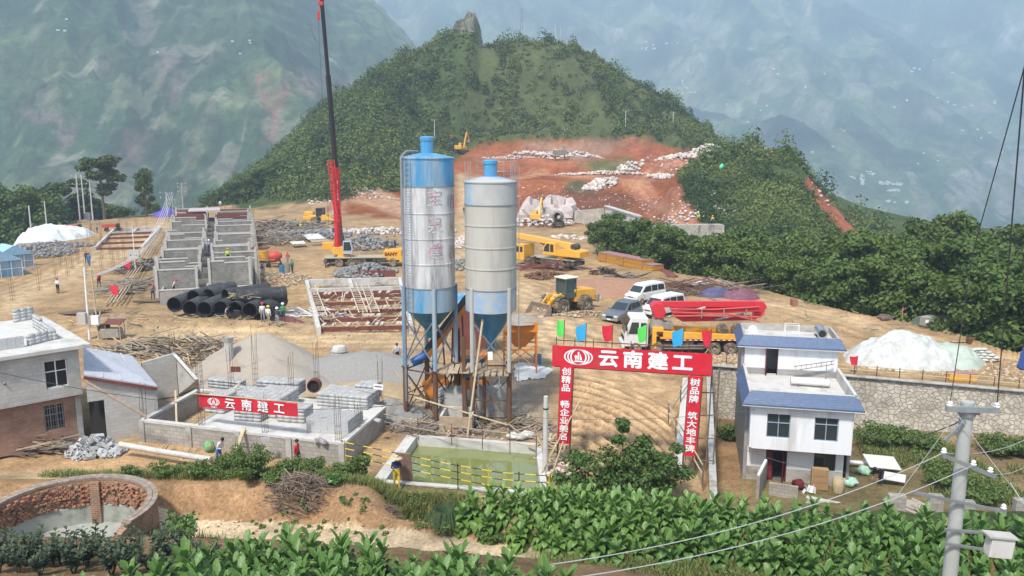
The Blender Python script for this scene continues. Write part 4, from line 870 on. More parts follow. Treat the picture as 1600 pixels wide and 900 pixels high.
# ---------------------------------------------------------------- pond
pz=gz(*POND[0][:2])if 0 else 0
def ring_poly(P,w):
    c=sum((Vector(p[:2])for p in P),Vector((0,0)))/len(P);return[tuple(c+(Vector(p[:2])-c)*(1+w/((Vector(p[:2])-c).length)))for p in P]
WPTS=wp([(644,684),(841,698),(851,772),(594,752)])
mw=bpy.data.materials.new('green_pond_water');n,l=nodes(mw);bw=n['Principled BSDF'];bw.inputs['Base Color'].default_value=(.20,.225,.075,1);bw.inputs['Roughness'].default_value=.04;bw.inputs['Specular IOR Level'].default_value=.9
nz=n.new('ShaderNodeTexNoise');nz.inputs['Scale'].default_value=3.5;nz.inputs['Detail'].default_value=3;bp=n.new('ShaderNodeBump');bp.inputs['Strength'].default_value=.12;bp.inputs['Distance'].default_value=.02;l.new(nz.outputs[0],bp.inputs['Height']);l.new(bp.outputs[0],bw.inputs['Normal'])
tag(MB().add([(p[0],p[1],-.38)for p in ring_poly(WPTS,.25)],[(0,1,2,3)]).build('water',mw),kind='structure')
b=MB()
for i in range(4):a,c=WPTS[i],WPTS[(i+1)%4];wallbox(b,a,c,-1.6,.14 if i!=2 else.05,.32 if i!=3 else.6)
tag(b.build('pond_wall',M_CONCL),'pale concrete rim around the green water pond','pond wall')
def railfence(name,P,hts,label,cat,m,posts,sag=0,postm=None,ph=1.1,r=.022):
    t=T(name,label,cat,P[0]);o=Vector(P[0])
    for k,h in enumerate(hts):b=MB();b.tube([Vector(p)-o+Vector((0,0,h))for p in P],r,6);b.build('rail',m,t)
    for i in range(posts):
        f=i/(posts-1)*(len(P)-1);k=min(int(f),len(P)-2);q=Vector(P[k]).lerp(Vector(P[k+1]),f-k)-o;b=MB();b.cyl(q-Vector((0,0,.15)),q+Vector((0,0,ph)),r*1.1,n=6);b.build('post',postm or m,t)
    return t
def stripemat(name,c1,c2,sc,ax=0):
    m=bpy.data.materials.new(name);n,l=nodes(m);tc=n.new('ShaderNodeTexCoord');sp=n.new('ShaderNodeSeparateXYZ');l.new(tc.outputs['Object'],sp.inputs[0]);a=n.new('ShaderNodeMath');a.operation='MULTIPLY';a.inputs[1].default_value=sc;l.new(sp.outputs[ax],a.inputs[0]);f=n.new('ShaderNodeMath');f.operation='FRACT';l.new(a.outputs[0],f.inputs[0]);g=n.new('ShaderNodeMath');g.operation='GREATER_THAN';g.inputs[1].default_value=.5;l.new(f.outputs[0],g.inputs[0])
    x=n.new('ShaderNodeMix');x.data_type='RGBA';x.inputs[6].default_value=(*c1,1);x.inputs[7].default_value=(*c2,1);l.new(g.outputs[0],x.inputs[0]);l.new(x.outputs[2],n['Principled BSDF'].inputs['Base Color']);n['Principled BSDF'].inputs['Roughness'].default_value=.5;return m
M_YB=stripemat('yellow_black_stripes',(.72,.50,.03),(.03,.03,.03),1.0)
def gpt(px,py,z=None):v=at(px,py,z if z is not None else 0);v.z=gz(v.x,v.y)if z is None else z;return v
railfence('striped_railing',[at(540,722,.3),at(700,757,.1),at(780,772,.3),at(858,778,.4)],(.35,.72,1.05),'black and yellow striped pipe railing in front of the pond','railing',M_YB,6,ph=1.15,r=.024)
railfence('pole_railing',[at(600,672,.15),at(690,690,.15),at(770,700,.15),at(838,712,.15)],(.5,.95),'thin rusty pipe railing on far side of the pond','railing',M_WOOD,6,postm=M_RUST,r=.022)
t=T('concrete_pole','short slim concrete pole beside left post of the red gate sign','utility pole',at(852,738,0));b=MB();b.cyl((0,0,-.4),(0,0,3.95),.15,.11,14);b.build('shaft',M_CONCL,t,smooth=True);b=MB();b.cyl((0,0,3.3),(0,0,3.36),.14,n=14);b.build('clamp',M_DARK,t)
for i,(a,c,zt,lb)in enumerate([((842,745),(905,628),3.0,'long bamboo stay leaning on left gate post'),((860,748),(880,690),1.7,'short bamboo stay behind the slim concrete pole')]):
    tag(MB().cyl(at(*a,0),at(c[0],c[1],zt),.04,n=6).build('bamboo_stay',M_BAMB),lb,'bamboo pole')
# ---------------------------------------------------------------- gate sign
t=T('gate_sign','red gantry banner with white Chinese characters over the site ramp','sign',(0,0,0));GA=Vector((2.06,39.7,0));GB=Vector((9.8,37.9,0));gd=(GB-GA).normalized();ga=math.atan2(gd.y,gd.x);gl=(GB-GA).length
mid=(GA+GB)/2;A=Matrix.Translation(mid)@Matrix.Rotation(ga,4,'Z')
bn=MB().box((0,0,5.49),(gl,.05,1.10),M=A).build('banner_board',M_REDC,t)
def on_board(body,size,x,z,tt=bn,w=1.1,name='lettering',bold=.035):
    o=text_mesh(body,size,name,M_WHITE,tt,tuple(A@Vector((x,-.04,z))),(PI/2,0,ga),bold,.004,sx=w);return o
for ch,x in zip('云南建工',(-1.10,.12,1.35,2.55)):on_board(ch,.92,x+.0,5.47,w=1.12)
def ringtube(b,cx,cz,rx,rz_,w,n=36):
    vs=[]
    for i in range(n):
        a=2*PI*i/n
        for k in(0,1):vs.append((cx+math.cos(a)*(rx-k*w),-.042,cz+math.sin(a)*(rz_-k*w*.7)))
    b.add(vs,[(2*i,2*((i+1)%n),2*((i+1)%n)+1,2*i+1)for i in range(n)],A)
def emblem(b,cx,cz,s):
    for f in(1,.78,.57):ringtube(b,cx,cz,.74*s*f,.42*s,.075*s)
    for q in[[(-.2,-.26),(.24,-.26),(.24,-.18),(-.2,-.18)],[(-.17,-.14),(-.09,-.14),(-.09,.1),(-.17,.1)],[(-.05,-.14),(.03,-.14),(.05,.28),(-.03,.28)],[(.07,-.14),(.2,-.14),(.1,.16),(.07,.16)],[(-.2,-.02),(.0,-.02),(.0,.05),(-.2,.05)]]:
        b.add([(cx+u*s,-.045,cz+v*s)for u,v in q],[(0,1,2,3)],A)
eb=MB();emblem(eb,-2.62,5.5,1.0);eb.build('emblem',M_WHITE,bn)
def strip(px0,py0,px1,py1,d,w,chars,lb):
    a=dp(px0,py0,d);c=dp(px1,py1,d);b=MB();u=gd*w/2;n_=Vector((gd.y,-gd.x,0))*.03
    b.add([a-u+n_,a+u+n_,c+u+n_,c-u+n_,a-u-n_,a+u-n_,c+u-n_,c-u-n_],[(0,1,2,3),(7,6,5,4),(0,4,5,1),(1,5,6,2),(2,6,7,3),(3,7,4,0)]);s=b.build('post_banner',M_REDC,t)
    n=len(chars);L=(c-a).length
    for i,ch in enumerate(chars):
        if ch==' ':continue
        f=(i+.75)/(n+.6);q=a.lerp(c,f)+n_*1.6;text_mesh(ch,.41,'lettering',M_WHITE,s,tuple(q),(PI/2,0,ga),.022,.004,sx=1.2)
    for sg in(-1,1):bb=MB();z=gz(c.x,c.y);bb.cyl(a+u*sg-n_*2+Vector((0,0,-.05)),Vector((c.x,c.y,0))+u*sg-n_*2+Vector((0,0,z-.2)),.05,n=7);bb.build('post',M_RUST,t,smooth=True)
    return s
strip(886,571,880,693,39.3,.63,'创精品 畅企业美名','')
strip(1087,588,1077,712,38.0,.63,'树品牌 筑大地丰碑','')
b=MB();b.tube([A@Vector((-gl/2+.1,.08,6.3)),A@Vector((gl/2-.1,.08,6.3))],.03,6);b.tube([A@Vector((-gl/2+.1,.08,4.9)),A@Vector((gl/2-.1,.08,4.9))],.03,6)
for k in range(9):x=-gl/2+.2+k*(gl-.4)/8;b.cyl(A@Vector((x,.08,4.9)),A@Vector((x,.08,6.45)),.022,n=5)
b.build('pipe_frame',M_RUST,t)
b=MB()
for k,x in enumerate((gl/2-.6,gl/2-.1,gl/2+.25)):b.cyl(A@Vector((x,.9,-1.8)),A@Vector((x+.12,.5,5.2)),.04,n=6)
for z in(0.2,1.4,2.6,3.8):b.cyl(A@Vector((gl/2-.6,.8,z)),A@Vector((gl/2+.25,.8,z+.05)),.035,n=6)
b.build('side_scaffold',M_WOODD,t)
def flag(P,h,w,col,lb,pole_h=1.25,lean=.05,seed=0,flat=False,group=None,polem=None,rz=0):
    t=T('flag',lb,'flag',P,rz,group);b=MB();b.cyl((0,0,0),(lean,0,pole_h),.02,n=6);b.build('flagpole',polem or M_RUST,t);b=MB();n1,n2=6,8;vs=[]
    rr=random.Random(seed);ph=rr.random()*6
    for j in range(n2+1):
        for i in range(n1+1):
            u,v=i/n1,j/n2;vs.append((lean*.9-u*w*(1-.3*v*v*rr.uniform(.8,1))+u*v*.10*math.cos(ph*3),math.sin(u*5+v*2+ph)*.07*u,pole_h-.02-v*h-u*u*.16*(.6+.6*math.sin(ph))-.06*math.sin(u*PI)))
    b.add(vs,[(j*(n1+1)+i,j*(n1+1)+i+1,(j+1)*(n1+1)+i+1,(j+1)*(n1+1)+i)for j in range(n2)for i in range(n1)]);b.build('cloth',mat('flag_'+col,{'green':(.13,.72,.12),'blue':(.05,.42,.75),'red':(.70,.03,.06)}[col],.6,var=.05),t,smooth=True);return t
for i,(px,col,w,lb)in enumerate([(881,'green',.34,'green flag at the left end of the gate sign'),(916,'blue',.46,'blue flag above the round emblem of the gate sign'),(958,'red',.5,'red flag standing above the gate sign near its middle'),(1011,'green',.4,'green flag in front of the white truck cab'),(1067,'blue',.5,'blue flag in front of the orange truck deck'),(1109,'red',.44,'red flag at the right end of the gate sign')]):
    x=(px-863)/250*gl-gl/2;flag(A@Vector((x,.08,6.05)),.80,w*1.1,col,lb,1.22+.1*(i in(0,3)),.03,i,group='flags along the top of the gate sign')
# ---------------------------------------------------------------- white house
hx=Vector((5.5,-1.2,0)).normalized();HR_=math.atan2(hx.y,hx.x);house=T('white_house','white three storey house with blue tiled eaves below the site wall','house',(14.5,46.0,-4.35),HR_)
M_SIDE=brickmat('grey_side_wall',(.33,.32,.31),(.38,.37,.36),(.28,.27,.26),.4,.2,.01,stain=.2)
M_TILE=bpy.data.materials.new('blue_roof_tiles');n,l=nodes(M_TILE);b0=n['Principled BSDF'];b0.inputs['Roughness'].default_value=.5;tc=n.new('ShaderNodeTexCoord');br=n.new('ShaderNodeTexBrick');br.inputs['Scale'].default_value=1;br.inputs['Brick Width'].default_value=.12;br.inputs['Row Height'].default_value=.12;br.inputs['Mortar Size'].default_value=.008;br.inputs['Color1'].default_value=(.055,.10,.20,1);br.inputs['Color2'].default_value=(.08,.14,.26,1);br.inputs['Mortar'].default_value=(.03,.06,.13,1);br.offset=0
sp=n.new('ShaderNodeSeparateXYZ');l.new(tc.outputs['Object'],sp.inputs[0]);s_=n.new('ShaderNodeMath');l.new(sp.outputs[0],s_.inputs[0]);l.new(sp.outputs[1],s_.inputs[1]);cb=n.new('ShaderNodeCombineXYZ');l.new(s_.outputs[0],cb.inputs[0]);l.new(sp.outputs[2],cb.inputs[1]);l.new(cb.outputs[0],br.inputs['Vector']);l.new(br.outputs[0],b0.inputs['Base Color'])
M_WSH=mat('white_trim',(.80,.80,.80),.7,var=.03)
def holed_wall(b,x0,x1,z0,z1,y,th,holes):
    holes=[(h[0],h[1],max(h[2],z0),min(h[3],z1))for h in holes]
    xs=sorted({x0,x1}|{h[0]for h in holes}|{h[1]for h in holes});zs=sorted({z0,z1}|{h[2]for h in holes}|{h[3]for h in holes})
    for i in range(len(xs)-1):
        for j in range(len(zs)-1):
            cx,cz=(xs[i]+xs[i+1])/2,(zs[j]+zs[j+1])/2
            if any(h[0]<cx<h[1]and h[2]<cz<h[3]for h in holes):continue
            b.box((cx,y+th/2,cz),(xs[i+1]-xs[i],th,zs[j+1]-zs[j]))
def window(t,x0,x1,z0,z1,y,bars=1,hb=.66,fm=None,gm=None,grille=False,label=None):
    fm=fm or M_STEEL;f=MB();w=.05
    f.box(((x0+x1)/2,y,z0+w/2),(x1-x0,.05,w));f.box(((x0+x1)/2,y,z1-w/2),(x1-x0,.05,w));f.box((x0+w/2,y,(z0+z1)/2),(w,.05,z1-z0));f.box((x1-w/2,y,(z0+z1)/2),(w,.05,z1-z0))
    for k in range(bars):x=x0+(x1-x0)*(k+1)/(bars+1);f.box((x,y-.002,(z0+z1)/2),(w,.05,z1-z0))
    if hb:f.box(((x0+x1)/2,y-.004,z0+(z1-z0)*hb),(x1-x0,.05,w))
    if grille:
        for k in range(8):x=x0+(x1-x0)*(k+.5)/8;f.bar((x,y-.1,z0),(x,y-.1,z1),.02)
        for k in range(4):z=z0+(z1-z0)*(k+.5)/4;f.bar((x0,y-.1,z),(x1,y-.1,z),.02)
    o=f.build('window',fm,t);g=MB();g.box(((x0+x1)/2,y+.03,(z0+z1)/2),(x1-x0-.04,.01,z1-z0-.04));g.build('pane',gm or M_GLASS,o);return o
Z2,Z3,ZR=2.4,5.3,7.35
W_,D3,DB=5.65,6.3,10.0
b=MB();holed_wall(b,-.15,W_-.2,.9,Z2,.95,.24,[(1.0,2.15,0,2.1),(3.75,5.0,.95,2.15)]);b.build('wall',M_WPNT,house)
b=MB();holed_wall(b,-.15,W_-.2,0,.897,.93,.26,[(1.0,2.15,0,2.1)]);b.build('plinth',M_CONC,house)
b=MB();b.box((-.27,5.5,Z3/2-.5),(.22,9.1,Z3+1.0-.1));b.box((W_+.08,5.5,Z3/2),(.16,9.0,Z3-.1));b.box((W_/2,DB,Z3/2),(W_,.2,Z3));b.build('side_wall',M_SIDE,house)
b=MB();holed_wall(b,0,W_,Z2,Z3-.15,0,.22,[(.8,2.15,3.15,4.65),(3.5,4.85,3.15,4.6)]);b.box((W_/2,.6,Z2+.08),(W_-.01,.8,.16));b.box((-.08,.55,(Z2+Z3)/2-.05),(.15,1.1,Z3-Z2-.2));b.box((W_-.1,.6,(Z2+Z3)/2),(.19,.78,Z3-Z2-.31));b.build('upper_wall',M_WPNT,house)
b=MB();b.box((W_/2,5,.02),(W_-.3,8,.04));b.box((W_/2,5.3,Z2),(W_-.1,8.5,.1));b.box((W_/2,3.2,4),(W_,.08,2));b.box((W_/2,3.4,1),(W_-.4,.08,2));b.build('interior',mat('room_inside',(.16,.15,.15),.9),house)
M_BLF=mat('blue_grey_frame',(.30,.38,.46),.5)
window(house,.8,2.15,3.15,4.65,.12,1,.62,M_BLF);window(house,3.5,4.85,3.15,4.6,.12,1,.7,M_BLF);window(house,3.75,5.0,.95,2.15,1.08,1,0,mat('brown_frame',(.12,.08,.06),.6))
M_MDOOR=mat('dark_red_door',(.13,.02,.025),.45,var=.2)
b=MB();b.box((1.0,1.0,1.05),(.08,.16,2.1));b.box((2.15,1.0,1.05),(.08,.16,2.1));b.box((1.575,1.0,2.05),(1.2,.16,.12));b.box((1.2,1.02,1.0),(.38,.05,2.0));b.box((1.95,.80,1.0),(.05,.4,2.0));do=b.build('door',M_MDOOR,house);b=MB()
for k in range(3):b.box((1.2,.985,.4+k*.6),(.22,.03,.42))
b.build('panel',mat('door_carving',(.2,.035,.04),.4),do)
b=MB();b.box((W_/2,3.2,Z3-.06),(W_+.1,6.9,.14));b.build('terrace_floor',M_CONCL,house)
def skirt(x0,x1,y0,y1,zt,out,hh,name,sides='fl'):
    b=MB();q=[(x0,y1),(x0,y0),(x1,y0)];o=[(x0-out,y1),(x0-out,y0-out),(x1+out*.9,y0-out)]
    b.add([(q[0][0],q[0][1],zt),(q[1][0],q[1][1],zt),(q[2][0],q[2][1],zt),(o[0][0],o[0][1],zt-hh),(o[1][0],o[1][1],zt-hh),(o[2][0],o[2][1],zt-hh),(q[2][0]+.05,q[2][1]+.3,zt)],[(0,1,4,3),(1,2,5,4),(2,6,5)])
    s=b.build(name,M_TILE,house)
    e=MB();n=int((x1-x0+2*out)/.125)
    for k in range(n):x=x0-out+.06+k*.125;e.cyl((x,y0-out-.01,zt-hh+.012),(x,y0-out+.12,zt-hh+.05),.045,n=6)
    e.build('tile_ends',M_TILE,s)
    g=MB();g.box(((x0+x1)/2,y0-out/2+.05,zt-hh-.06),(x1-x0+out*2-.04,out+.02,.09));g.box((x0-out/2+.03,(y0+y1)/2,zt-hh-.063),(out,y1-y0,.085));g.build('eave',M_WSH,house)
skirt(-.22,W_+.05,.02,DB*.62,Z3+.72,.5,.75,'roof_skirt')
b=MB();b.box((W_/2,.12,Z3+.37),(W_+.36,.18,.72));b.box((-.22,3.1,Z3+.37),(.18,6.2,.72));b.box((W_+.07,3.1,Z3+.37),(.18,6.2,.72));b.build('parapet',M_CONCL,house)
b=MB();holed_wall(b,-.2,W_+.05,Z3+.45,ZR,D3,.22,[(1.15,1.95,Z3,Z3+1.95)]);b.build('top_wall',M_WPNT,house)
b=MB();holed_wall(b,-.2,W_+.05,Z3+.01,Z3+.447,D3-.02,.24,[(1.15,1.95,Z3,Z3+1.95)]);b.box((-.3,D3+1.9,Z3+1.05),(.18,3.6,2.1));b.box((W_-.02,D3+1.9,Z3+1.05),(.16,3.5,2.09));b.build('top_side_wall',M_SIDE,house)
b=MB();b.box((1.55,D3+1.3,Z3+1.0),(1.2,.06,1.9));b.box((.9,D3+.8,Z3+1.0),(.06,1.0,1.9));b.build('passage',mat('grey_passage',(.22,.22,.23),.9),house)
b=MB();b.box((1.17,D3-.15,Z3+.97),(.05,.45,1.9));b.box((1.93,D3+.08,Z3+.97),(.05,.2,1.9));b.build('door',M_MDOOR,house)
skirt(-.3,W_+.1,D3+.02,DB+.1,ZR+.62,.45,.66,'roof_skirt')
b=MB();b.box((W_/2-.05,D3+1.95,ZR+.1),(W_+.3,3.9,.12));b.build('roof_slab',M_CONCL,house)
b=MB();b.box((W_/2-.05,D3+.12,ZR+.38),(W_+.36,.16,.44));b.box((-.26,D3+1.95,ZR+.38),(.16,3.6,.44));b.box((W_+.08,D3+1.95,ZR+.38),(.16,3.6,.44));b.box((W_/2-.05,D3+3.85,ZR+.38),(W_+.3,.16,.44));b.build('roof_parapet',M_CONC,house)
HM=Matrix.Translation((14.5,46.0,-4.35))@Matrix.Rotation(HR_,4,'Z')
def hp(x,y,z):return tuple(HM@Vector((x,y,z)))
t=T('solar_tank','white solar water heater barrel lying on the house terrace','water heater',hp(3.7,4.0,Z3+.05),HR_-.05);b=MB();b.cyl((-1.15,0,.27),(1.15,0,.27),.23,n=20);b.build('tank',mat('cream_enamel',(.75,.73,.68),.4,var=.05),t,smooth=True);b=MB();b.cyl((-1.17,0,.27),(-1.15,0,.27),.235,n=20);b.cyl((1.15,0,.27),(1.17,0,.27),.235,n=20);b.box((-.7,0,.03),(.1,.5,.06));b.box((.7,0,.03),(.1,.5,.06));b.build('end_cap',M_STEEL,t)
t=T('steel_water_tank','shiny steel water tank lying on the house roof','water tank',hp(4.9,D3+2.4,ZR+.16),HR_);b=MB();b.cyl((0,-.75,.38),(0,.75,.38),.33,n=20);b.build('tank',mat('stainless',(.62,.63,.65),.25,.9,var=.05),t,smooth=True);b=MB();b.cyl((0,-.765,.38),(0,-.745,.38),.24,n=20);b.build('opening',M_DARK,t);b=MB();b.box((0,-.4,.04),(.7,.08,.08));b.box((0,.4,.04),(.7,.08,.08));b.build('stand',M_STEEL,t)
t=T('satellite_dish','small white satellite dish at left corner of the house roof','satellite dish',hp(.3,D3+.9,ZR+.16),HR_);b=MB();b.lathe([(0,0),(.15,.015),(.3,.08)],n=20,M=Matrix.Translation((0,0,.62))@Matrix.Rotation(R(65),4,'X'));b.build('dish',M_WSH,t,smooth=True);b=MB();b.cyl((0,.03,0),(0,.03,.6),.025,n=6);b.build('stand',M_STEEL,t)
t=T('clothes_rack','thin white metal rack standing on the house roof','rack',hp(3.0,D3+2.2,ZR+.16),HR_);b=MB()
for x in(-.45,.45):
    for y in(-.3,.3):b.bar((x,y,0),(x,y,.85),.03)
for z in(.3,.84):b.bar((-.45,-.3,z),(.45,-.3,z),.025);b.bar((-.45,.3,z),(.45,.3,z),.025);b.bar((-.45,-.3,z),(-.45,.3,z),.025);b.bar((.45,-.3,z),(.45,.3,z),.025)
b.build('frame',M_WSH,t)
b=MB();p0,p1=Vector((2.9,D3-.5,Z3+.5)),Vector((5.4,D3-.35,Z3+1.05))
for s in(0,.32):b.bar(p0+Vector((0,-s*.3,s)),p1+Vector((0,-s*.3,s*.8)),.05)
for k in range(8):q=p0.lerp(p1,(k+.5)/8);b.bar(q,q+Vector((0,-.09,.28)),.03)
b.bar((4.95,D3-.45,Z3+.02),(4.95,D3-.45,Z3+.95),.05);tag(b.build('wooden_ladder',M_DUST,loc=(14.5,46.0,-4.35),rz=HR_),'grey ladder propped along the terrace wall','ladder')
def box_thing(name,px,py,z,s,m,lb,cat,rz=0,taper=1,parts=None):
    v=at(px,py,z);v.z=gz(v.x,v.y);t=T(name,lb,cat,v,rz);b=MB();b.box((0,0,s[2]/2),s,taper=taper);b.build('body',m,t,bevel=.01)
    b=MB();b.box((0,0,s[2]+.015),(s[0]*1.04,s[1]*1.04,.03));b.build('top',m,t);return t
v=HM@Vector((4.0,.1,.1));t=T('wooden_cabinet','tan wooden cabinet standing before the ground floor window','cabinet',(v.x,v.y,gz(v.x,v.y)),HR_);b=MB();b.box((0,0,.65),(.95,.45,1.3));b.build('case',mat('tan_ply',(.42,.27,.14),.6,var=.1),t,bevel=.01);b=MB();[b.box((0,-.235,.22+k*.42),(.86,.03,.36))for k in range(3)];b.build('drawer',mat('tan_ply2',(.36,.22,.11),.6),t)
v=HM@Vector((5.1,.2,0));b=MB();b.lathe([(.3,0),(.36,.4),(.34,.8),(.3,.85),(.28,.8),(.3,.1),(0,.08)],n=16);tag(b.build('basket',M_BAMB,loc=(v.x,v.y,gz(v.x,v.y)),smooth=True),'tan woven basket at the right corner of the white house','basket')
v=HM@Vector((2.75,-.3,0));t=T('water_pump','dark red machine on the ground beside the house door','machine',(v.x,v.y,gz(v.x,v.y)),.3);b=MB();b.lathe([(.1,-.3),(.28,-.25),(.3,.2),(.2,.3),(0,.3)],n=14,M=Matrix.Translation((0,0,.38))@Matrix.Rotation(PI/2,4,'Y'));b.build('drum',M_MDOOR,t,smooth=True);b=MB();[b.bar((x,y,0),(x*.5,y*.5,.3),.05)for x in(-.3,.3)for y in(-.25,.25)];b.build('leg',M_DARK,t)
v=HM@Vector((3.3,-.5,0));b=MB();[b.box((rr.uniform(-.3,.3),rr.uniform(-.2,.2),rr.uniform(.05,.3)),(.3,.02,.4),rz=rr.random()*3,rx=rr.uniform(-.6,.6))for _ in range(6)];tag(b.build('broken_boards',M_WSH,loc=(v.x,v.y,gz(v.x,v.y))),'white broken boards between red machine and cabinet','boards')
b=MB();p0=HM@Vector((.25,-2.3,.0));p1=HM@Vector((.9,.2,.0));wallbox(b,p0,p1,gz(p0.x,p0.y)-.2,-2.75,.19);t0=tag(b.build('yard_wall',M_BWALL),'short pale block wall end standing before the house door','wall')
b=MB();[b.box(tuple((p0.lerp(p1,(k+.5)/7)).to_tuple()[:2])+(-2.70,),(.30,.14,.1),rz=math.atan2((p1-p0).y,(p1-p0).x))for k in range(7)];b.build('coping',M_WSH,t0)
b=MB();p0=HM@Vector((1.0,-1.2,0));p1=HM@Vector((2.6,-1.5,0));wallbox(b,p0,p1,gz(p0.x,p0.y)-.2,gz(p0.x,p0.y)+.75,.19);tag(b.build('low_yard_wall',M_BWALL),'low grey block wall running right from the wall end','wall')
b=MB();p0=HM@Vector((3.0,-2.0,0));p1=HM@Vector((5.9,-2.9,0));wallbox(b,p0,p1,gz(p0.x,p0.y)-.4,gz(p0.x,p0.y)+.35,.4);tag(b.build('yard_kerb',M_CONCL),'low concrete ledge in front of the cabinet','ledge')
for(px,py,w,h,lb)in[(1399,803,.78,1.15,'grey block pillar left of the log pile, widest of the pillars'),(1459,810,.62,1.2,'grey block pillar right of the log pile'),(1509,828,.5,1.2,'grey block pillar hidden partly by the utility pole'),(1590,840,.6,1.3,'grey block pillar at the right picture edge'),(1363,808,.6,.35,'short grey block stump left of the widest pillar')]:
    v=at(px,py,-1.6);z=gz(v.x,v.y);b=MB();b.box((0,0,h/2-.3),(w,.4,h+.6));[b.box((-w/2+w*(k+.5)/3,s*.1,h-.0),(w/3-.04,.1,.05))for k in range(3)for s in(-1,1)];tag(b.build('block_pillar',M_BWALL,loc=(v.x,v.y,z),rz=-.15),lb,'pillar','block pillars along the yard edge')
v=at(1432,790,-2);base=Vector((v.x,v.y,gz(v.x,v.y)))
for k in range(10):
    a=base+Vector((-1.2+k*.17,1.1-k*.04,.2+.12*(k%3)));e=base+Vector((.1+k*.16,-1.0,.12+.12*((k+1)%3)));m_=(a+e)/2+Vector((0,0,-.05))
    tag(MB().tube([a,m_+Vector((.08,0,.05)),e],[.1,.09,.08],8).build('log',mat('grey_log',(.36,.31,.26),.9,var=.25,scale=4),smooth=True),'weathered grey log in the pile between two block pillars','log','logs piled between the block pillars')
M_BOARD=mat('pale_board',(.62,.60,.54),.8,var=.06)
tag(MB().box((0,0,0),(2.0,1.3,.05),rx=.3,ry=.1).build('flat_board',M_BOARD,loc=tuple(at(1378,722,-3.6)),rz=.0),'large pale board lying behind the bending man','board')
tag(MB().box((0,0,0),(1.4,.8,.05),rx=.25).build('flat_board',M_BOARD,loc=tuple(at(1395,745,-3.75)),rz=-.5),'smaller pale board lying right of the bending man','board')
tag(MB().box((0,0,0),(2.6,.35,.06),rx=.1).build('plank',M_WSH,loc=tuple(at(1337,722,-4.0)),rz=-.25),'long white plank at the right corner of the house','plank')
for(a,c,m,lb)in[(1350,733,'green','green and white plastic sack behind the bending man'),(1326,750,'mint','pale green cloth bag beside the basket')]:
    b=MB();blob(b,(0,0,.25),(.5,.4,.3),a,amp=.2);tag(b.build('sack',mat('sack_'+m,(.25,.5,.32)if m=='green' else(.3,.6,.45),.7,var=.3,scale=6,dirt=(.6,.65,.6),dirt_amt=.5),loc=gpt(a,c,None)if 0 else Vector((at(a,c,-4).x,at(a,c,-4).y,gz(at(a,c,-4).x,at(a,c,-4).y))),smooth=True),lb,'sack')
# ---------------------------------------------------------------- stone retaining wall
M_STONE=bpy.data.materials.new('coursed_rubble_stone');n,l=nodes(M_STONE);b0=n['Principled BSDF'];b0.inputs['Roughness'].default_value=.9;tc=n.new('ShaderNodeTexCoord');mp=n.new('ShaderNodeMapping');mp.inputs['Scale'].default_value=(1,1,1.15);l.new(tc.outputs['Object'],mp.inputs[0])
wn=n.new('ShaderNodeTexNoise');wn.inputs['Scale'].default_value=2.5;l.new(mp.outputs[0],wn.inputs['Vector']);ml=n.new('ShaderNodeVectorMath');ml.operation='MULTIPLY_ADD';ml.inputs[1].default_value=(.2,.2,.2);l.new(wn.outputs['Color'],ml.inputs[0]);l.new(mp.outputs[0],ml.inputs[2])
vo=n.new('ShaderNodeTexVoronoi');vo.feature='DISTANCE_TO_EDGE';vo.inputs['Scale'].default_value=2.8;l.new(ml.outputs[0],vo.inputs['Vector']);vc=n.new('ShaderNodeTexVoronoi');vc.inputs['Scale'].default_value=2.8;l.new(ml.outputs[0],vc.inputs['Vector'])
rp=n.new('ShaderNodeMapRange');rp.inputs[1].default_value=.04;rp.inputs[2].default_value=.09;l.new(vo.outputs[0],rp.inputs[0])
sv=n.new('ShaderNodeSeparateColor');l.new(vc.outputs['Color'],sv.inputs[0]);cr=n.new('ShaderNodeMix');cr.data_type='RGBA';cr.inputs[6].default_value=(.40,.35,.28,1);cr.inputs[7].default_value=(.55,.49,.39,1);l.new(sv.outputs[0],cr.inputs[0])
mx=n.new('ShaderNodeMix');mx.data_type='RGBA';mx.inputs[6].default_value=(.31,.285,.245,1);l.new(cr.outputs[2],mx.inputs[7]);l.new(rp.outputs[0],mx.inputs[0])
n2=n.new('ShaderNodeTexNoise');n2.inputs['Scale'].default_value=.7;n2.inputs['Detail'].default_value=6;l.new(tc.outputs['Object'],n2.inputs['Vector']);m2=n.new('ShaderNodeMapRange');m2.inputs[1].default_value=.3;m2.inputs[2].default_value=.7;m2.inputs[3].default_value=.8;m2.inputs[4].default_value=1.2;l.new(n2.outputs[0],m2.inputs[0]);v2=n.new('ShaderNodeVectorMath');v2.operation='SCALE';l.new(mx.outputs[2],v2.inputs[0]);l.new(m2.outputs[0],v2.inputs['Scale']);l.new(v2.outputs[0],b0.inputs['Base Color'])
bp=n.new('ShaderNodeBump');bp.inputs['Strength'].default_value=.7;bp.inputs['Distance'].default_value=.06;l.new(rp.outputs[0],bp.inputs['Height']);l.new(bp.outputs[0],b0.inputs['Normal'])
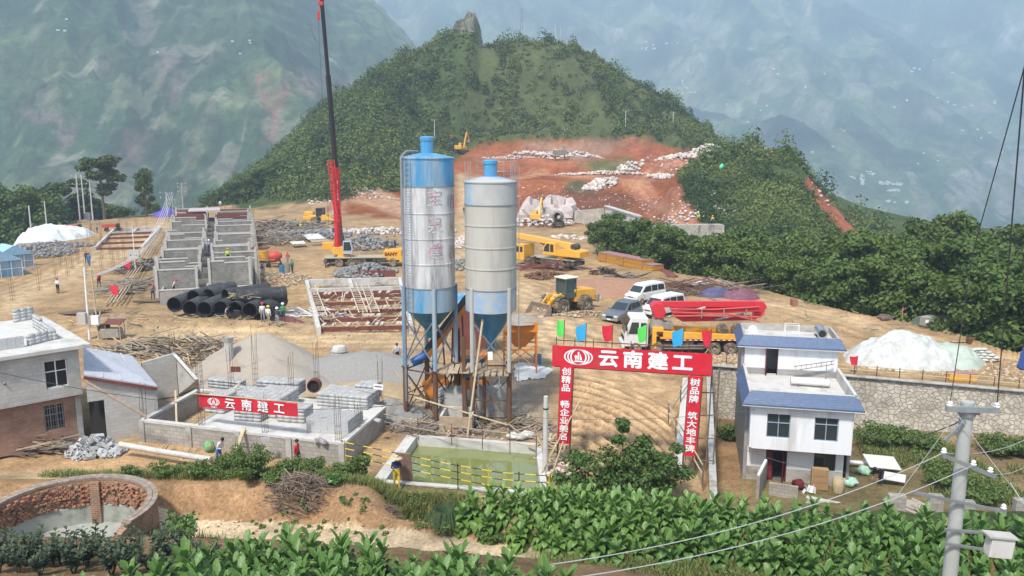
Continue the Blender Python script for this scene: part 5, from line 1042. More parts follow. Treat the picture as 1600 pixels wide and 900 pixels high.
def batter_wall(P,zt,zb,lean,m,name,lb,cap=True):
    t=T(name,lb,'wall',(0,0,0));b=MB()
    for a,c in zip(P,P[1:]):
        a,c=Vector(a),Vector(c);nrm=Vector(((c-a).y,-(c-a).x,0)).normalized();f=nrm*lean
        za,zc=zt,zt
        b.add([(a.x,a.y,za),(c.x,c.y,zc),tuple(Vector((c.x,c.y,zb))+f),tuple(Vector((a.x,a.y,zb))+f),tuple(Vector((a.x,a.y,za))-nrm*.4),tuple(Vector((c.x,c.y,zc))-nrm*.4),tuple(Vector((c.x,c.y,zb))-nrm*.4),tuple(Vector((a.x,a.y,zb))-nrm*.4)],[(0,1,2,3),(0,4,5,1),(4,7,6,5),(0,3,7,4),(1,5,6,2)])
    b.build('masonry',m,t);
    if cap:
        c_=MB();[wallbox(c_,(Vector(a)+Vector(c)-Vector(a))*0+Vector(a),c,zt+.002,zt+.07,.5)for a,c in zip(P,P[1:])];c_.build('coping',M_CONC,t)
    return t
WL=[tuple(at(a,c,-.7))[:2]+(0,)for a,c in((1106,571),(1340,589),(1600,612),(1800,628))]
batter_wall(WL,-.68,-5.4,.7,M_STONE,'retaining_wall','long rubble stone retaining wall behind the white house')
b=MB();wallbox(b,(9.15,34.0),WL[0],-5.5,.06,.35);tag(b.build('ramp_wall',M_CONC),'concrete edge wall along the right side of the ramp','wall')
b=MB();wallbox(b,(8.5,38.5),(12.2,54),-.9,.1,.5);tag(b.build('ramp_kerb',M_CONCL),'pale concrete strip along the right edge of the ramp','kerb')
railfence('bamboo_rail',[Vector((p[0],p[1]+.6,-.75))for p in WL],(.45,.75),'bamboo handrail along top of the stone retaining wall','railing',M_BAMB,22,postm=M_RUST,ph=.85,r=.035)
railfence('ramp_rail',[Vector((9.1,36,.1)),Vector((9.2,45,.1)),Vector((WL[0][0],WL[0][1],-.3))],(.5,.95),'bamboo handrail beside the right gate post','railing',M_BAMB,9,postm=M_WOODD,ph=1.1,r=.035)
# ---------------------------------------------------------------- helpers for heaps and debris
def mound(name,label,cx,cy,rx,ry,h,m,cat='heap',seed=1,rough=.06,power=1.0,n=44,kind=None,group=None,fold=0):
    X,Y=np.meshgrid(np.linspace(-1.15,1.15,n),np.linspace(-1.15,1.15,n),indexing='ij');x=cx+X.ravel()*rx;y=cy+Y.ravel()*ry
    r=np.hypot(X.ravel(),Y.ravel())+fbm(x/rx*1.3,y/ry*1.3,3,seed)*.22
    z=H(x,y)-.06+h*np.clip(1-r,0,1)**power+fbm(x/.35,y/.35,4,seed+3)*rough*np.clip((1-r)*6,0,1)-.12*sstep(.95,1.1,r)+fold*np.clip((1-r)*4,0,1)*(ridged(x/(rx*.36),y/(rx*.3),4,seed+9)-.1)
    i=np.arange(n*n).reshape(n,n);F=np.stack([i[:-1,:-1],i[1:,:-1],i[1:,1:],i[:-1,1:]],-1).reshape(-1,4);F=F[(r[F]<1.06).all(1)]
    u,inv=np.unique(F,return_inverse=True);return tag(npmesh(name,np.stack([x,y,z],1)[u],inv.reshape(F.shape),m,smooth=True),label,cat if not kind else None,group,kind)
_rk=[]
def rockmesh(seed):
    rr=random.Random(seed);bm=bmesh.new();bmesh.ops.create_icosphere(bm,subdivisions=1,radius=1)
    for v in bm.verts:v.co*=rr.uniform(.65,1.15)
    V=np.array([v.co[:]for v in bm.verts]);F=np.array([[v.index for v in f.verts]for f in bm.faces]);bm.free();return V,F
_rk=[rockmesh(k)for k in range(8)]
def rubble(name,label,xy,size,m,seed=1,lift=0.0,heap=None):
    """broken stone: many stones in one loose mass; heap=(cx,cy,rx,ry,h) piles them up"""
    rng=np.random.default_rng(seed);Vs=[];Fs=[];o=0;x,y=xy[:,0],xy[:,1];z=H(x,y)
    if heap:
        cx,cy,rx,ry,h=heap;z=z+h*np.clip(1-np.hypot((x-cx)/rx,(y-cy)/ry),0,1)*(.35+.65*rng.random(len(x)))
    for i in range(len(x)):
        V,F=_rk[i%8];s=size*(.4+rng.random()**2*1.1)*np.array([1,.8+.4*rng.random(),.6+.3*rng.random()]);a=rng.random()*6.28;Rm=np.array([[math.cos(a),-math.sin(a),0],[math.sin(a),math.cos(a),0],[0,0,1]])
        Vs.append((V*s)@Rm.T+[x[i],y[i],z[i]+s[2]*.35+lift]);Fs.append(F+o);o+=len(V)
    return tag(npmesh(name,np.concatenate(Vs),np.concatenate(Fs),m),label,None,None,'stuff')
def disc(n,cx,cy,rx,ry,seed):rng=np.random.default_rng(seed);a=rng.random(n)*6.28;r=np.sqrt(rng.random(n));return np.stack([cx+rx*r*np.cos(a),cy+ry*r*np.sin(a)],1)
def sticks(name,label,n,cx,cy,rx,ry,h,L,w,m,seed=1,dirn=None,spread=.5,kind='stuff',cat=None):
    rr=random.Random(seed);b=MB()
    for i in range(n):
        a=rr.random()*6.28;r=math.sqrt(rr.random());x=cx+rx*r*math.cos(a);y=cy+ry*r*math.sin(a);t=(dirn if dirn is not None else rr.random()*6.28)+rr.gauss(0,spread);l_=L*rr.uniform(.4,1.1)/2
        z=gz_fast(x,y)+h*max(0,1-r)*rr.random()+w;tilt=rr.uniform(-.28,.3);d=Vector((math.cos(t)*l_,math.sin(t)*l_,tilt*l_));c=Vector((x,y,z+abs(tilt)*l_*.7));b.mi=rr.randrange(len(m))if isinstance(m,list)else 0
        b.bar(c-d,c+d,w*rr.uniform(.6,1.4),w*rr.uniform(.3,1))
    return tag(b.build(name,m),label,cat,None,kind)
def gz_fast(x,y):return gz(x,y)
def GP(px,py):return G(px,py)
# ---------------------------------------------------------------- foundation with block stacks
FL,FR,BR_,BL=Vector((-20.3,42.1)),Vector((-8.6,38.65)),Vector((-7.4,44.3)),Vector((-19.4,47.6))
t=T('foundation','grey block foundation with slab carrying block stacks, left of the pond','foundation',(0,0,0))
ML=FL.lerp(FR,.27);MK=BL.lerp(BR_,.27)
for k,(a,c)in enumerate(((FL,FR),(FR,BR_),(BR_,BL),(BL,FL))):b=MB();wallbox(b,a,c,-.4,1.12,.24);b.build('wall',M_BWALL,t);b=MB();wallbox(b,a,c,1.123,1.26,.3);b.build('capping_beam',M_CONCL,t)
b=MB();wallbox(b,ML,MK,-.4,1.2,.2);b.build('cross_wall',M_BWALL,t)
b=MB();b.add([tuple(ML)+(1.17,),tuple(FR)+(1.17,),tuple(BR_)+(1.17,),tuple(MK)+(1.17,),tuple(ML)+(1.0,),tuple(FR)+(1.0,),tuple(BR_)+(1.0,),tuple(MK)+(1.0,)],[(0,1,2,3),(7,6,5,4)]);b.build('slab',M_CONCL,t)
for k in range(5):q=FL.lerp(FR,k/4);b=MB();b.box((q.x,q.y-.02,.4),(.32,.36,1.65),rz=-.28);b.build('pier',M_CONC,t)
def slabpt(px,py):return at(px,py,1.17)
for(px,py,nx,ny,nz,rz)in[(524,668,6,10,4,-.22),(545,630,8,9,4,-.25),(576,622,3,6,5,-.25),(425,640,5,14,5,-.22),(462,655,4,6,4,-.2),(385,625,6,9,3,-.2),(392,655,4,4,3,-.2),(346,640,3,7,5,-.25),(440,612,7,5,4,-.2),(355,606,6,3,3,-.3)]:
    v=slabpt(px,py);stack(v.x,v.y,1.18,nx,ny,nz,rz,miss=.06)
rr=random.Random(12);hv=at(134,703,.5)
for k in range(150):
    a=rr.random()*6.28;r=math.sqrt(rr.random());x=hv.x+1.55*r*math.cos(a);y=hv.y+.9+.95*r*math.sin(a);z=gz(x,y)+.1+(1-r)*1.05*rr.random()
    BLK.append(Matrix.Translation((x,y,z))@Euler((rr.uniform(-1.4,1.4),rr.uniform(-1,1),rr.random()*6)).to_matrix().to_4x4())
for(px,py,z)in[(590,660,1.3),(497,690,1.3),(505,692,1.3),(415,690,1.3),(300,600,.2),(318,597,.2),(307,585,.4),(330,592,.2),(322,583,.4),(345,590,.2)]:v=at(px,py,z-.1);BLK.append(Matrix.Translation((v.x,v.y,z))@Euler((0,0,px)).to_matrix().to_4x4())
for k in range(6):
    for j in range(3):v=at(318+k*9,606-j*2,.2);BLK.append(Matrix.Translation((v.x,v.y+j*.3,.12+.2*(k%3)))@Euler((0,0,.3*k)).to_matrix().to_4x4())
def rebar(px,py,zb,h,n=4,label='',s=.16):
    v=at(px,py,zb)if not isinstance(px,Vector)else px;b=MB();rr=random.Random(int(v.x*100));t=T('rebar_column',label,'rebar',v,0,'upright rebar columns')
    for k in range(n):a=k*2*PI/n+.6;x,y=math.cos(a)*s,math.sin(a)*s;b.tube([(x,y,0),(x,y,h*.5),(x+rr.uniform(-.08,.08),y+rr.uniform(-.08,.08),h*rr.uniform(.85,1.05))],.012 if n<7 else.016,4,False)
    b.build('bars',M_RUST,t);b=MB();z=.2
    while z<h*.45:b.tube([(math.cos(k*PI/2+.6)*s,math.sin(k*PI/2+.6)*s,z)for k in range(5)],.008,4,False);z+=.35
    b.build('ties',M_RUST,t);return t
for(px,py,h,lb)in[(200+25,655,2.0,'rebar column at the left front corner of the foundation'),(316,668,2.6,'rebar column standing behind left end of the red banner'),(415,680,2.2,'rebar column at the middle of the foundation front'),(529,692,2.7,'rebar column at the right front corner of the foundation'),(595,636,3.1,'rebar column carrying a white notice'),(456,622,2.9,'rebar column behind the block stacks'),(496,612,3.4,'tallest rebar column in front of gravel heap'),(400,606,3.9,'rebar column before the big sand heap'),(362,612,3.0,'rebar column left of the sand heap'),(560,672,1.6,'short rebar column right of the front block stack')]:rebar(px,py,1.1,h,4,lb)
for(px,py,h,lb)in[(274,610,3.9,'rebar column in front of grey block wall pieces'),(222,628,2.7,'rebar column before the sheet metal roof'),(312,600,2.9,'rebar column right of the slanting wall')]:rebar(px,py,.2,h,6,lb,.22)
v=Vector(dp(592,603,44.2));t=T('notice_board','small white board tied to rebar above the block stacks','notice',v);MB().box((0,-.2,0),(.55,.03,.32),ry=.12).build('board',M_WSH,t);MB().box((0,-.22,.02),(.4,.01,.05),ry=.12).build('print',M_DARK,t)
t=T('wall_banner','red banner with white characters hung over the foundation blocks','banner',(0,0,0));p0,p1=dp(311,626,41.3),dp(465,641,39.3);d=p1-p0;ga2=math.atan2(d.y,d.x);ty=math.atan2(d.z,math.hypot(d.x,d.y));A2=Matrix.Translation((p0+p1)/2)@Matrix.Rotation(ga2,4,'Z')@Matrix.Rotation(-ty,4,'Y');LB=d.length
nseg=24;b=MB();vs=[]
for i in range(nseg+1):
    u=-LB/2+LB*i/nseg;yy=math.sin(i*1.1)*.02
    for s in(-.36,.36):vs.append((u,yy,s))
b.add(vs,[(2*i,2*i+2,2*i+3,2*i+1)for i in range(nseg)],A2);bn2=b.build('banner_cloth',M_REDC,t,smooth=True)
for ch,x in zip('云南建工',(-1.05,.0,1.0,2.0)):o=text_mesh(ch,.62,'lettering',M_WHITE,bn2,tuple(A2@Vector((x,-.05,-.02))),(PI/2,ty,ga2),.025,.003,sx=1.1)
As=A;A=A2;eb=MB();emblem(eb,-2.1,.03,.52);eb.build('emblem',M_WHITE,bn2);text_mesh('云南建工',.1,'lettering',M_WHITE,bn2,tuple(A2@Vector((-2.1,-.05,-.27))),(PI/2,0,ga2),.01,.002);A=As
b=MB();b.cyl(p0-Vector((.3,0,-.4)),p1+Vector((.2,0,.4)),.03,n=6);b.build('pole',M_BAMB,t)
for(a,c,r,lb)in[((382,668,40.2),(362,724,38.4),.09,'plank leaning against the foundation front wall'),((274,610,44),(276,665,41.9),.05,'upright pole at inner corner of foundation pit'),((374,600,46),(330,652,44),.05,'long timber lying across the block stacks')]:
    tag(MB().bar(dp(*a),dp(*c),r*2,r).build('plank',M_BAMB),lb,'plank')
b=MB();a_,c_=at(188,700,.5),at(330,724,.4);b.tube([a_+Vector((0,0,.2)),(a_+c_)/2+Vector((0,0,.18)),c_+Vector((0,0,.2))],.15,12);tag(b.build('concrete_pipe',M_CONCL,smooth=True),'long pale concrete post lying on the ground before the foundation','post')
for k,(px,py)in enumerate([(245,700),(253,697),(284,706),(296,705)]):v=at(px,py,.4);v.z=gz(v.x,v.y);tag(MB().bar((0,0,0),(.35,.3,.5),.09,.05).build('timber_peg',M_WOOD,loc=v),'short timber peg leaning at the foundation foot','peg','timber pegs at the foundation foot')
v=at(199,664,.5);v.z=gz(v.x,v.y);b=MB();b.lathe([(0,.03),(.22,.03),(.36,.28),(.39,.28),(.24,0),(0,0)],n=20);tag(b.build('wash_basin',M_WSH,loc=v,smooth=True),'white round basin on the ground near the dark doorway','basin')
# ---------------------------------------------------------------- left grey house
K=Vector((-22.9,41.9,0));lh=T('grey_house','unfinished grey block house with white concrete roof slab','house',(K.x,K.y,.6),R(43))
def lwall(holes,x0,x1,z0,z1,y,m,nm):b=MB();holed_wall(b,x0,x1,z0,z1,y,.22,holes);return b.build(nm,m,lh)
lwall([(-2.05,-.95,2.75,4.25)],-9,-.35,2.15,4.72,.35,M_BWALLP,'upper_wall');lwall([(-2.2,-1.25,.35,1.75)],-9,-.6,-.5,2.146,.75,M_BRICK,'lower_wall')
b=MB();b.box((-.46,5,1.2),(.22,8.5,3.5));b.box((-.46,5,3.83),(.22,8.5,1.77));b.build('side_wall',M_BWALLP,lh);b=MB();b.box((-.52,.85,.85),(.26,.3,2.58));b.build('pier',M_CONC,lh)
b=MB();b.box((-4.6,4.85,4.84),(9.6,9.7,.22));b.build('roof_slab',M_CONCL,lh,bevel=.02)
M_PANE=mat('bluegrey_glass',(.10,.13,.14),.15,spec=.6)
wd=window(lh,-2.05,-.95,2.75,4.25,.5,1,.6,M_WSH,M_DARK);b=MB();b.box((-1.78,.56,3.15),(.5,.01,.75));b.build('green_curtain',mat('green_curtain',(.14,.30,.14),.8,var=.3,scale=8),wd);b=MB();b.box((-1.22,.56,3.15),(.5,.01,.75));b.build('purple_curtain',mat('purple_curtain',(.35,.26,.55),.8,var=.3,scale=8),wd)
window(lh,-2.2,-1.25,.35,1.75,.9,2,.6,M_STEEL,M_DARK,True)
b=MB();b.box((-4.5,1.6,.8),(8,.1,2));b.box((-4.5,1.8,3.4),(8,.1,2));b.build('interior',M_DARK,lh)
LM=Matrix.Translation((K.x,K.y,.6))@Matrix.Rotation(R(43),4,'Z')
def lrow(x0,y0,x1,y1,n,hgt,hf=lambda f:1):
    t_=[];ang=math.atan2(y1-y0,x1-x0)
    for k in range(n):
        f=(k+.5)/n;x=x0+(x1-x0)*f;y=y0+(y1-y0)*f;nz_=max(1,int(hgt*hf(f)))
        for j in range(nz_):BLK.append(LM@Matrix.Translation((x,y,4.95+.1+.195*j))@Matrix.Rotation(ang,4,'Z'))
lrow(-7.4,1.6,-2.6,1.6,12,3);lrow(-2.4,1.7,-1.0,2.4,4,3);lrow(-1.0,2.2,-1.0,6.6,11,3,lambda f:1.0 if f<.6 else 1.4);lrow(-3.4,8.6,-8.5,8.6,12,4,lambda f:.8+.25*(f<.3));lrow(-1.6,8.8,-.5,9.2,3,4)
v=LM@Vector((-4.3,5.2,4.96));sticks('roof_clutter','small twigs on the white roof slab',26,v.x,v.y,1.1,.6,0,.8,.02,M_WOODD,3).location.z+=5.0
va=at(20,690,.6);sticks('timber_heap','heap of old timber poles in front of the grey house',150,va.x-.6,va.y+.6,3.4,1.2,.8,3.6,.075,[M_WOOD,M_WOODD,M_DUST],4,dirn=.0,spread=.18)
for k,(x0,lb)in enumerate([(8,'timber prop leaning steeply on the brick wall'),(20,'timber prop leaning on the wall corner')]):tag(MB().cyl(at(x0+26,668,.6),dp(x0-14,598,39.4),.06,n=6).build('timber_prop',M_WOOD),lb,'timber prop')
A_,B_,C_,D_=dp(130,542,45.2),dp(207,556,47.6),dp(246,603,43.4),dp(131,585,41.6)
lt=T('lean_to_shed','lean to shed with pale sheet metal roof beside the grey house','shed',(0,0,0))
b=MB();dn=Vector((0,0,-.08));b.add([A_,B_,C_,D_,A_+dn,B_+dn,C_+dn,D_+dn],[(0,3,2,1),(4,5,6,7),(0,1,5,4),(1,2,6,5),(2,3,7,6),(3,0,4,7)])
for k in range(1,4):p,q=A_.lerp(B_,k/4),D_.lerp(C_,k/4);b.bar(p+Vector((0,0,.02)),q+Vector((0,0,.02)),.06,.05)
b.build('roof',mat('grey_sheet',(.52,.53,.56),.6,.1,var=.06,dirt=(.4,.4,.42),dirt_amt=.25),lt)
b=MB();b.bar(D_+Vector((0,-.05,-.16)),C_+Vector((0,-.05,-.16)),.1,.16);b.build('edge_beam',M_FORM,lt)
def vwall(b,p,q,zb,t=.2):
    n_=Vector(((q-p).y,-(q-p).x,0)).normalized()*t;zb1=zb
    b.add([p,q,Vector((q.x,q.y,zb1)),Vector((p.x,p.y,zb1)),p-n_,q-n_,Vector((q.x,q.y,zb1))-n_,Vector((p.x,p.y,zb1))-n_],[(0,1,2,3),(4,7,6,5),(0,4,5,1),(1,5,6,2),(0,3,7,4)]);return b
pd0,pd1=dp(135,628,42.2),dp(157,628,42.4)
b=MB();dd=Vector((0,.12,-.2));vwall(b,D_.lerp(C_,.22)+dd,C_.lerp(D_,.03)+dd,-.2);b.build('wall',M_BWALLP,lt);b=MB();vwall(b,Vector((D_.x,D_.y+.12,2.55)),Vector(((D_.lerp(C_,.22)).x,(D_.lerp(C_,.22)).y+.12,2.55)),2.35);vwall(b,D_+dd,D_.lerp(C_,.22)+dd,2.56);vwall(b,C_.lerp(D_,.03)+dd,B_+dd,-.2);b.build('gable',M_BWALLP,lt)
b=MB();p,q=D_+Vector((0,.5,0)),D_.lerp(C_,.22)+Vector((0,.5,0));b.box(((p.x+q.x)/2,p.y+.4,1.2),(1.4,.05,2.8));b.build('doorway',M_DARK,lt)
def quadwall(name,pts,m,lb,th=.22):
    a,b2,c,d=pts;n_=((b2-a).cross(d-a)).normalized()*th;b=MB();b.add([a,b2,c,d,a-n_,b2-n_,c-n_,d-n_],[(0,1,2,3),(7,6,5,4),(0,4,5,1),(1,5,6,2),(2,6,7,3),(3,7,4,0)]);return tag(b.build(name,m),lb,'wall')
p0,p1=at(226,625,.1),at(278,617,.1);q0,q1=Vector((p0.x,p0.y,2.6)),Vector((p1.x,p1.y,2.95));pw=quadwall('block_wall',[q0,q1,p1,p0],M_BWALLP,'free standing grey block wall with vent holes')
b=MB()
for r_ in range(3):
    for k in range(3+r_%2):b.box((0,0,0),(.2,.03,.1),M=Matrix.Translation(p0.lerp(p1,.28+.13*k+.03*r_)+Vector((0,-.13,1.75-.2*r_))))
b.build('vent_hole',M_DARK,pw)
quadwall('slanting_wall',[q1,dp(310,592,47.5),at(310,610,.1),p1],M_CONCL,'pale grey wall with slanting top beside the rebar column')
v=at(360,585,.3);b=MB();b.lathe([(.3,-.5),(.32,1.0),(.3,2.6),(.42,3.0)],n=10);tag(b.build('wrapped_column',mat('dirty_white_wrap',(.50,.47,.42),.9,var=.2,scale=3,bump=.5),loc=(v.x,v.y,0)),'column wrapped in dirty white cloth left of the sand heap','column')
quadwall('formwork_panel',[dp(366,542,56.0),dp(394,532,56.6),dp(396,578,53),dp(366,592,52.0)],mat('brown_panel',(.34,.28,.21),.9,var=.15),'tall weathered brown panel leaning at left of the sand heap')
for k in range(2):v=dp(364+k*8,577,49);tag(MB().box((0,0,0),(.3,.05,.35)).build('maroon_plate',M_FORM,loc=v),'small maroon plate nailed on the panel '+('left' if k==0 else 'right')+' of its pair','plate')
t=T('round_culvert','small dark arched opening with maroon rim behind the block stacks','culvert',dp(492,601,47.5));b=MB();b.lathe([(.36,-.1),(.42,-.1),(.42,.35),(.36,.35)],n=18,M=Matrix.Rotation(PI/2,4,'X'));b.build('rim',M_FORM,t,smooth=True);b=MB();b.lathe([(0,.2),(.36,.2)],n=18,M=Matrix.Rotation(PI/2,4,'X'));b.build('opening',M_DARK,t)
# ---------------------------------------------------------------- round brick tank
M_TBR=brickmat('rough_brick',(.27,.115,.07),(.36,.17,.10),(.36,.28,.20),.24,.09,.02,stain=.45)
M_TCON=mat('tank_plaster',(.37,.38,.335),.8,var=.14,scale=.8,dirt=(.17,.17,.14),dirt_amt=.3)
TM=Matrix.Translation((TANK.x,TANK.y,-.45));t=T('brick_tank','round half broken brick tank with grey plastered floor','tank',TM.to_translation())
rr=random.Random(9);b=MB();N=96;a0,a1=R(-62),R(215)
def tz(a):
    g=math.degrees(a);h=2.1
    if g<-20:h=2.1-(-20-g)/42*1.6
    if g>190:h=2.1-(g-190)/25*.7
    return h
vs=[];ri,ro=2.95,3.3
for i in range(N+1):
    a=a0+(a1-a0)*i/N;c,s=math.cos(a),math.sin(a);h=tz(a);h=h if-18<math.degrees(a)<188 else h+rr.uniform(-.08,.08)
    for r_,z in((ri,0),(ri,h),(ro,h),(ro,-.2)):vs.append((c*r_,s*r_,z))
fs=[(i*4+k,i*4+k+1,(i+1)*4+k+1,(i+1)*4+k)for i in range(N)for k in range(3)]+[(0,1,2,3),(N*4,N*4+3,N*4+2,N*4+1)];b.add(vs,fs)
b.build('wall',M_TBR,t)
b=MB()
M_BR1=mat('loose_brick',(.36,.17,.10),.9,var=.3,scale=5,island=.35,dirt=(.42,.36,.24),dirt_amt=.3)
for row in range(10):
    for k in range(78):
        a=a0+(a1-a0)*(k+.5*(row%2))/78;z=.98+row*.105
        if z>tz(a)-.1 or rr.random()<.42:continue
        r_=ri-.02+rr.uniform(-.05,.02);b.box((math.cos(a)*r_,math.sin(a)*r_,z),(.12+rr.uniform(0,.06),.14,.075),rz=a+rr.uniform(-.2,.2))
b.build('brickwork',M_BR1,t)
b=MB()
for k in range(110):
    a=R(-22)+R(212)*k/110
    for r_ in(3.03,3.24):b.box((math.cos(a)*r_,math.sin(a)*r_,tz(a)+.035),(.19,.105,.075),rz=a+rr.uniform(-.06,.06))
b.build('rim',mat('rim_brick',(.30,.24,.19),.95,var=.25,scale=3,island=.2),t)
for a in(R(98),R(12),R(196)):b=MB();b.box((math.cos(a)*2.88,math.sin(a)*2.88,1.0),(.26,.4,2.0),rz=a);b.build('buttress',M_TBR,t)
b=MB();b.lathe([(0,.03),(2.6,.04),(2.84,.12),(2.9,.9),(2.94,.93)],n=72,a0=a0+.1,a1=a1-.05);b.lathe([(0,.03),(2.7,.035)],n=72);b.build('plastered_floor',M_TCON,t,smooth=True)
# ---------------------------------------------------------------- heaps by the plant
M_SANDG=mat('grey_river_sand',(.37,.325,.27),.95,var=.10,scale=2.5,bump=.3,dirt=(.40,.32,.23),dirt_amt=.3)
M_GRAV=mat('grey_gravel',(.30,.288,.265),.95,var=.3,scale=14,bump=1)
v=at(440,560);mound('sand_heap','large grey sand heap with sharp peak behind the foundation',v.x-.2,56.0,5.4,4.3,2.8,M_SANDG,'sand heap',3,.05,.95)
v=dp(420,580,51.5);mound('sand_heap','lower paler sand heap in front of the large sand heap',v.x,52.0,4.6,3.2,2.3,M_SANDG,'sand heap',5,.05,.95)
v=at(385,555);mound('sand_heap','smallest sand heap at left of the large peak',v.x,57.0,3.2,3.2,2.0,M_SANDG,'sand heap',6,.05)
v=dp(565,560,55);mound('gravel_heap','wide flat grey gravel heap left of the silver silo',v.x,55.5,5.8,3.6,1.7,M_GRAV,'gravel heap',7,.12,.7)
v=dp(560,600,49);mound('earth_heap','tan earth bank between gravel heap and block stacks',v.x,49.8,4.6,2.6,1.2,mat('tan_earth',(.40,.30,.18),.95,var=.15,scale=3,bump=.4),'earth heap',8,.12,.6)
v=dp(610,625,46.2);mound('gravel_heap','small grey gravel heap at the foot of the silver silo',v.x,46.6,2.2,1.8,1.1,M_GRAV,'gravel heap',9,.1,.8)
v=dp(812,510,45);b=0
v=at(520,585);rubble('gravel_spill','loose gravel scattered round the heaps',disc(700,dp(570,580,53).x,53,6,4.5,3),.06,M_ROCK,5,.0,None)
t=T('cement_bucket','cone shaped pale tub between sand heap and gravel heap','tub',dp(530,548,57));b=MB();b.lathe([(.5,-.9),(.6,0),(.45,.35),(.3,.4),(0,.4)],n=12);b.build('body',M_CONCL,t,smooth=True);b=MB();b.lathe([(.62,-.05),(.64,.02),(.6,.05)],n=12);b.build('rim',M_CONC,t)
v=at(250,560);sticks('timber_debris','tangled pile of scrap timber behind the lean to shed',420,v.x+.2,v.y+2.0,5.6,2.6,1.7,2.6,.07,[M_WOOD,M_WOODD,M_DUST,M_BAMB],6,dirn=-.35,spread=.55)
v=at(320,575);sticks('timber_debris','scrap timber scattered beside the slanting wall',160,v.x,v.y,2.6,1.6,.9,1.8,.07,[M_WOOD,M_WOODD,M_BAMB],7)
rubble('stones','stones lying by the sand heaps',disc(60,at(350,570).x,at(350,570).y,2,1.5,4),.22,M_ROCKW,6)
sticks('scrap_timber','scrap planks lying round the silo legs',110,S2.x-1,44.0,5.0,1.4,.3,1.8,.07,[M_WOOD,M_WOODD,M_DUST],8)
sticks('white_offcuts','pale timber offcuts beside the pond corner',22,at(812,655).x,at(812,655).y,.8,.7,.3,1.3,.06,M_BAMB,9,dirn=1.4,spread=.25)
v=at(810,682,.1);b=MB();[blob(b,(rr.uniform(-.6,.6),rr.uniform(-.3,.3),.2),(.35,.25,.2),k,amp=.2)for k in range(5)];tag(b.build('cement_sacks',M_SAND,loc=(v.x,v.y,gz(v.x,v.y)),smooth=True),'pale crumpled sacks at the pond back edge','sacks')
rubble('stones','stones around the pond edge',disc(90,at(650,660).x,at(650,660).y,2.2,1.2,4),.16,M_ROCK,16)
rubble('stones','stones scattered beside the ramp foot',disc(80,at(880,725).x,at(880,725).y,1.6,1.8,14),.14,M_ROCKW,17)
sticks('scrap_timber','planks and boards beside the left gate post',30,at(862,700).x,at(862,700).y,.8,2.0,.2,1.6,.08,[M_WOOD,M_BAMB],18)
# ---------------------------------------------------------------- brushwood on the bank
v=at(470,792,.4);sticks('brushwood','pile of dry grey brown twigs on the earth bank',420,v.x,v.y,1.25,.9,.8,1.3,.022,[M_WOODD,mat('twig',(.27,.20,.15),.9,var=.3,island=.3)],10,dirn=-.5,spread=.6)
v=at(455,770,.9);sticks('brushwood','smaller tuft of dry twigs on the bank top',220,v.x,v.y,.7,.5,.7,.8,.02,[MATS['twig'],M_WOOD],11)
v=at(615,800,.6);sticks('dry_twigs','dry weed tuft hanging on the earth bank face',160,v.x,v.y,.35,.25,.5,.5,.014,[MATS['twig'],M_WOODD],12)
rubble('clods','clods of earth on the bank and path',np.concatenate([pix_scatter(260,[(250,790),(700,800),(760,850),(620,840),(260,810)],.3,21),pix_scatter(150,[(860,860),(1330,910),(1330,940),(860,890)],2.3,22)]),.05,mat('earth_clod',(.36,.24,.14),.95,var=.25),20)
# ---------------------------------------------------------------- long building under construction
L0=Vector((-35.6,80.0,0));LR=R(19.3);ub=T('row_building','long unfinished grey block building with roofless rooms','building',(L0.x,L0.y,gz(L0.x,L0.y+4)),LR)
M_BWD=brickmat('shaded_block_wall',(.27,.255,.225),(.34,.32,.285),(.17,.16,.14),.4,.2,.014,stain=.4)  # stained blockwork, its colour darkened to paint in shade between the wall rows
M_CAPW=mat('pale_mortar',(.52,.49,.43),.9,var=.1)
rows=[4.0,8.5,13,17.8,23,28.5,34.5,41,48,55.5,63.5,72,81,91]
def lh_(y):return-.6-y*.035,9+y*.02
b=MB();b.box((4.2,0,.8),(8.8,.22,1.6));b.box((-.1,2.2,.7),(.22,4.3,1.4));b.box((8.7,2.2,.9),(.22,4.3,1.8));b.box((4.3,2.2,.75),(.2,4.2,1.5));b.build('front_wall',M_BWALL,ub);b=MB();b.box((4.2,0,1.65),(8.9,.3,.1));b.build('capping',M_CAPW,ub)
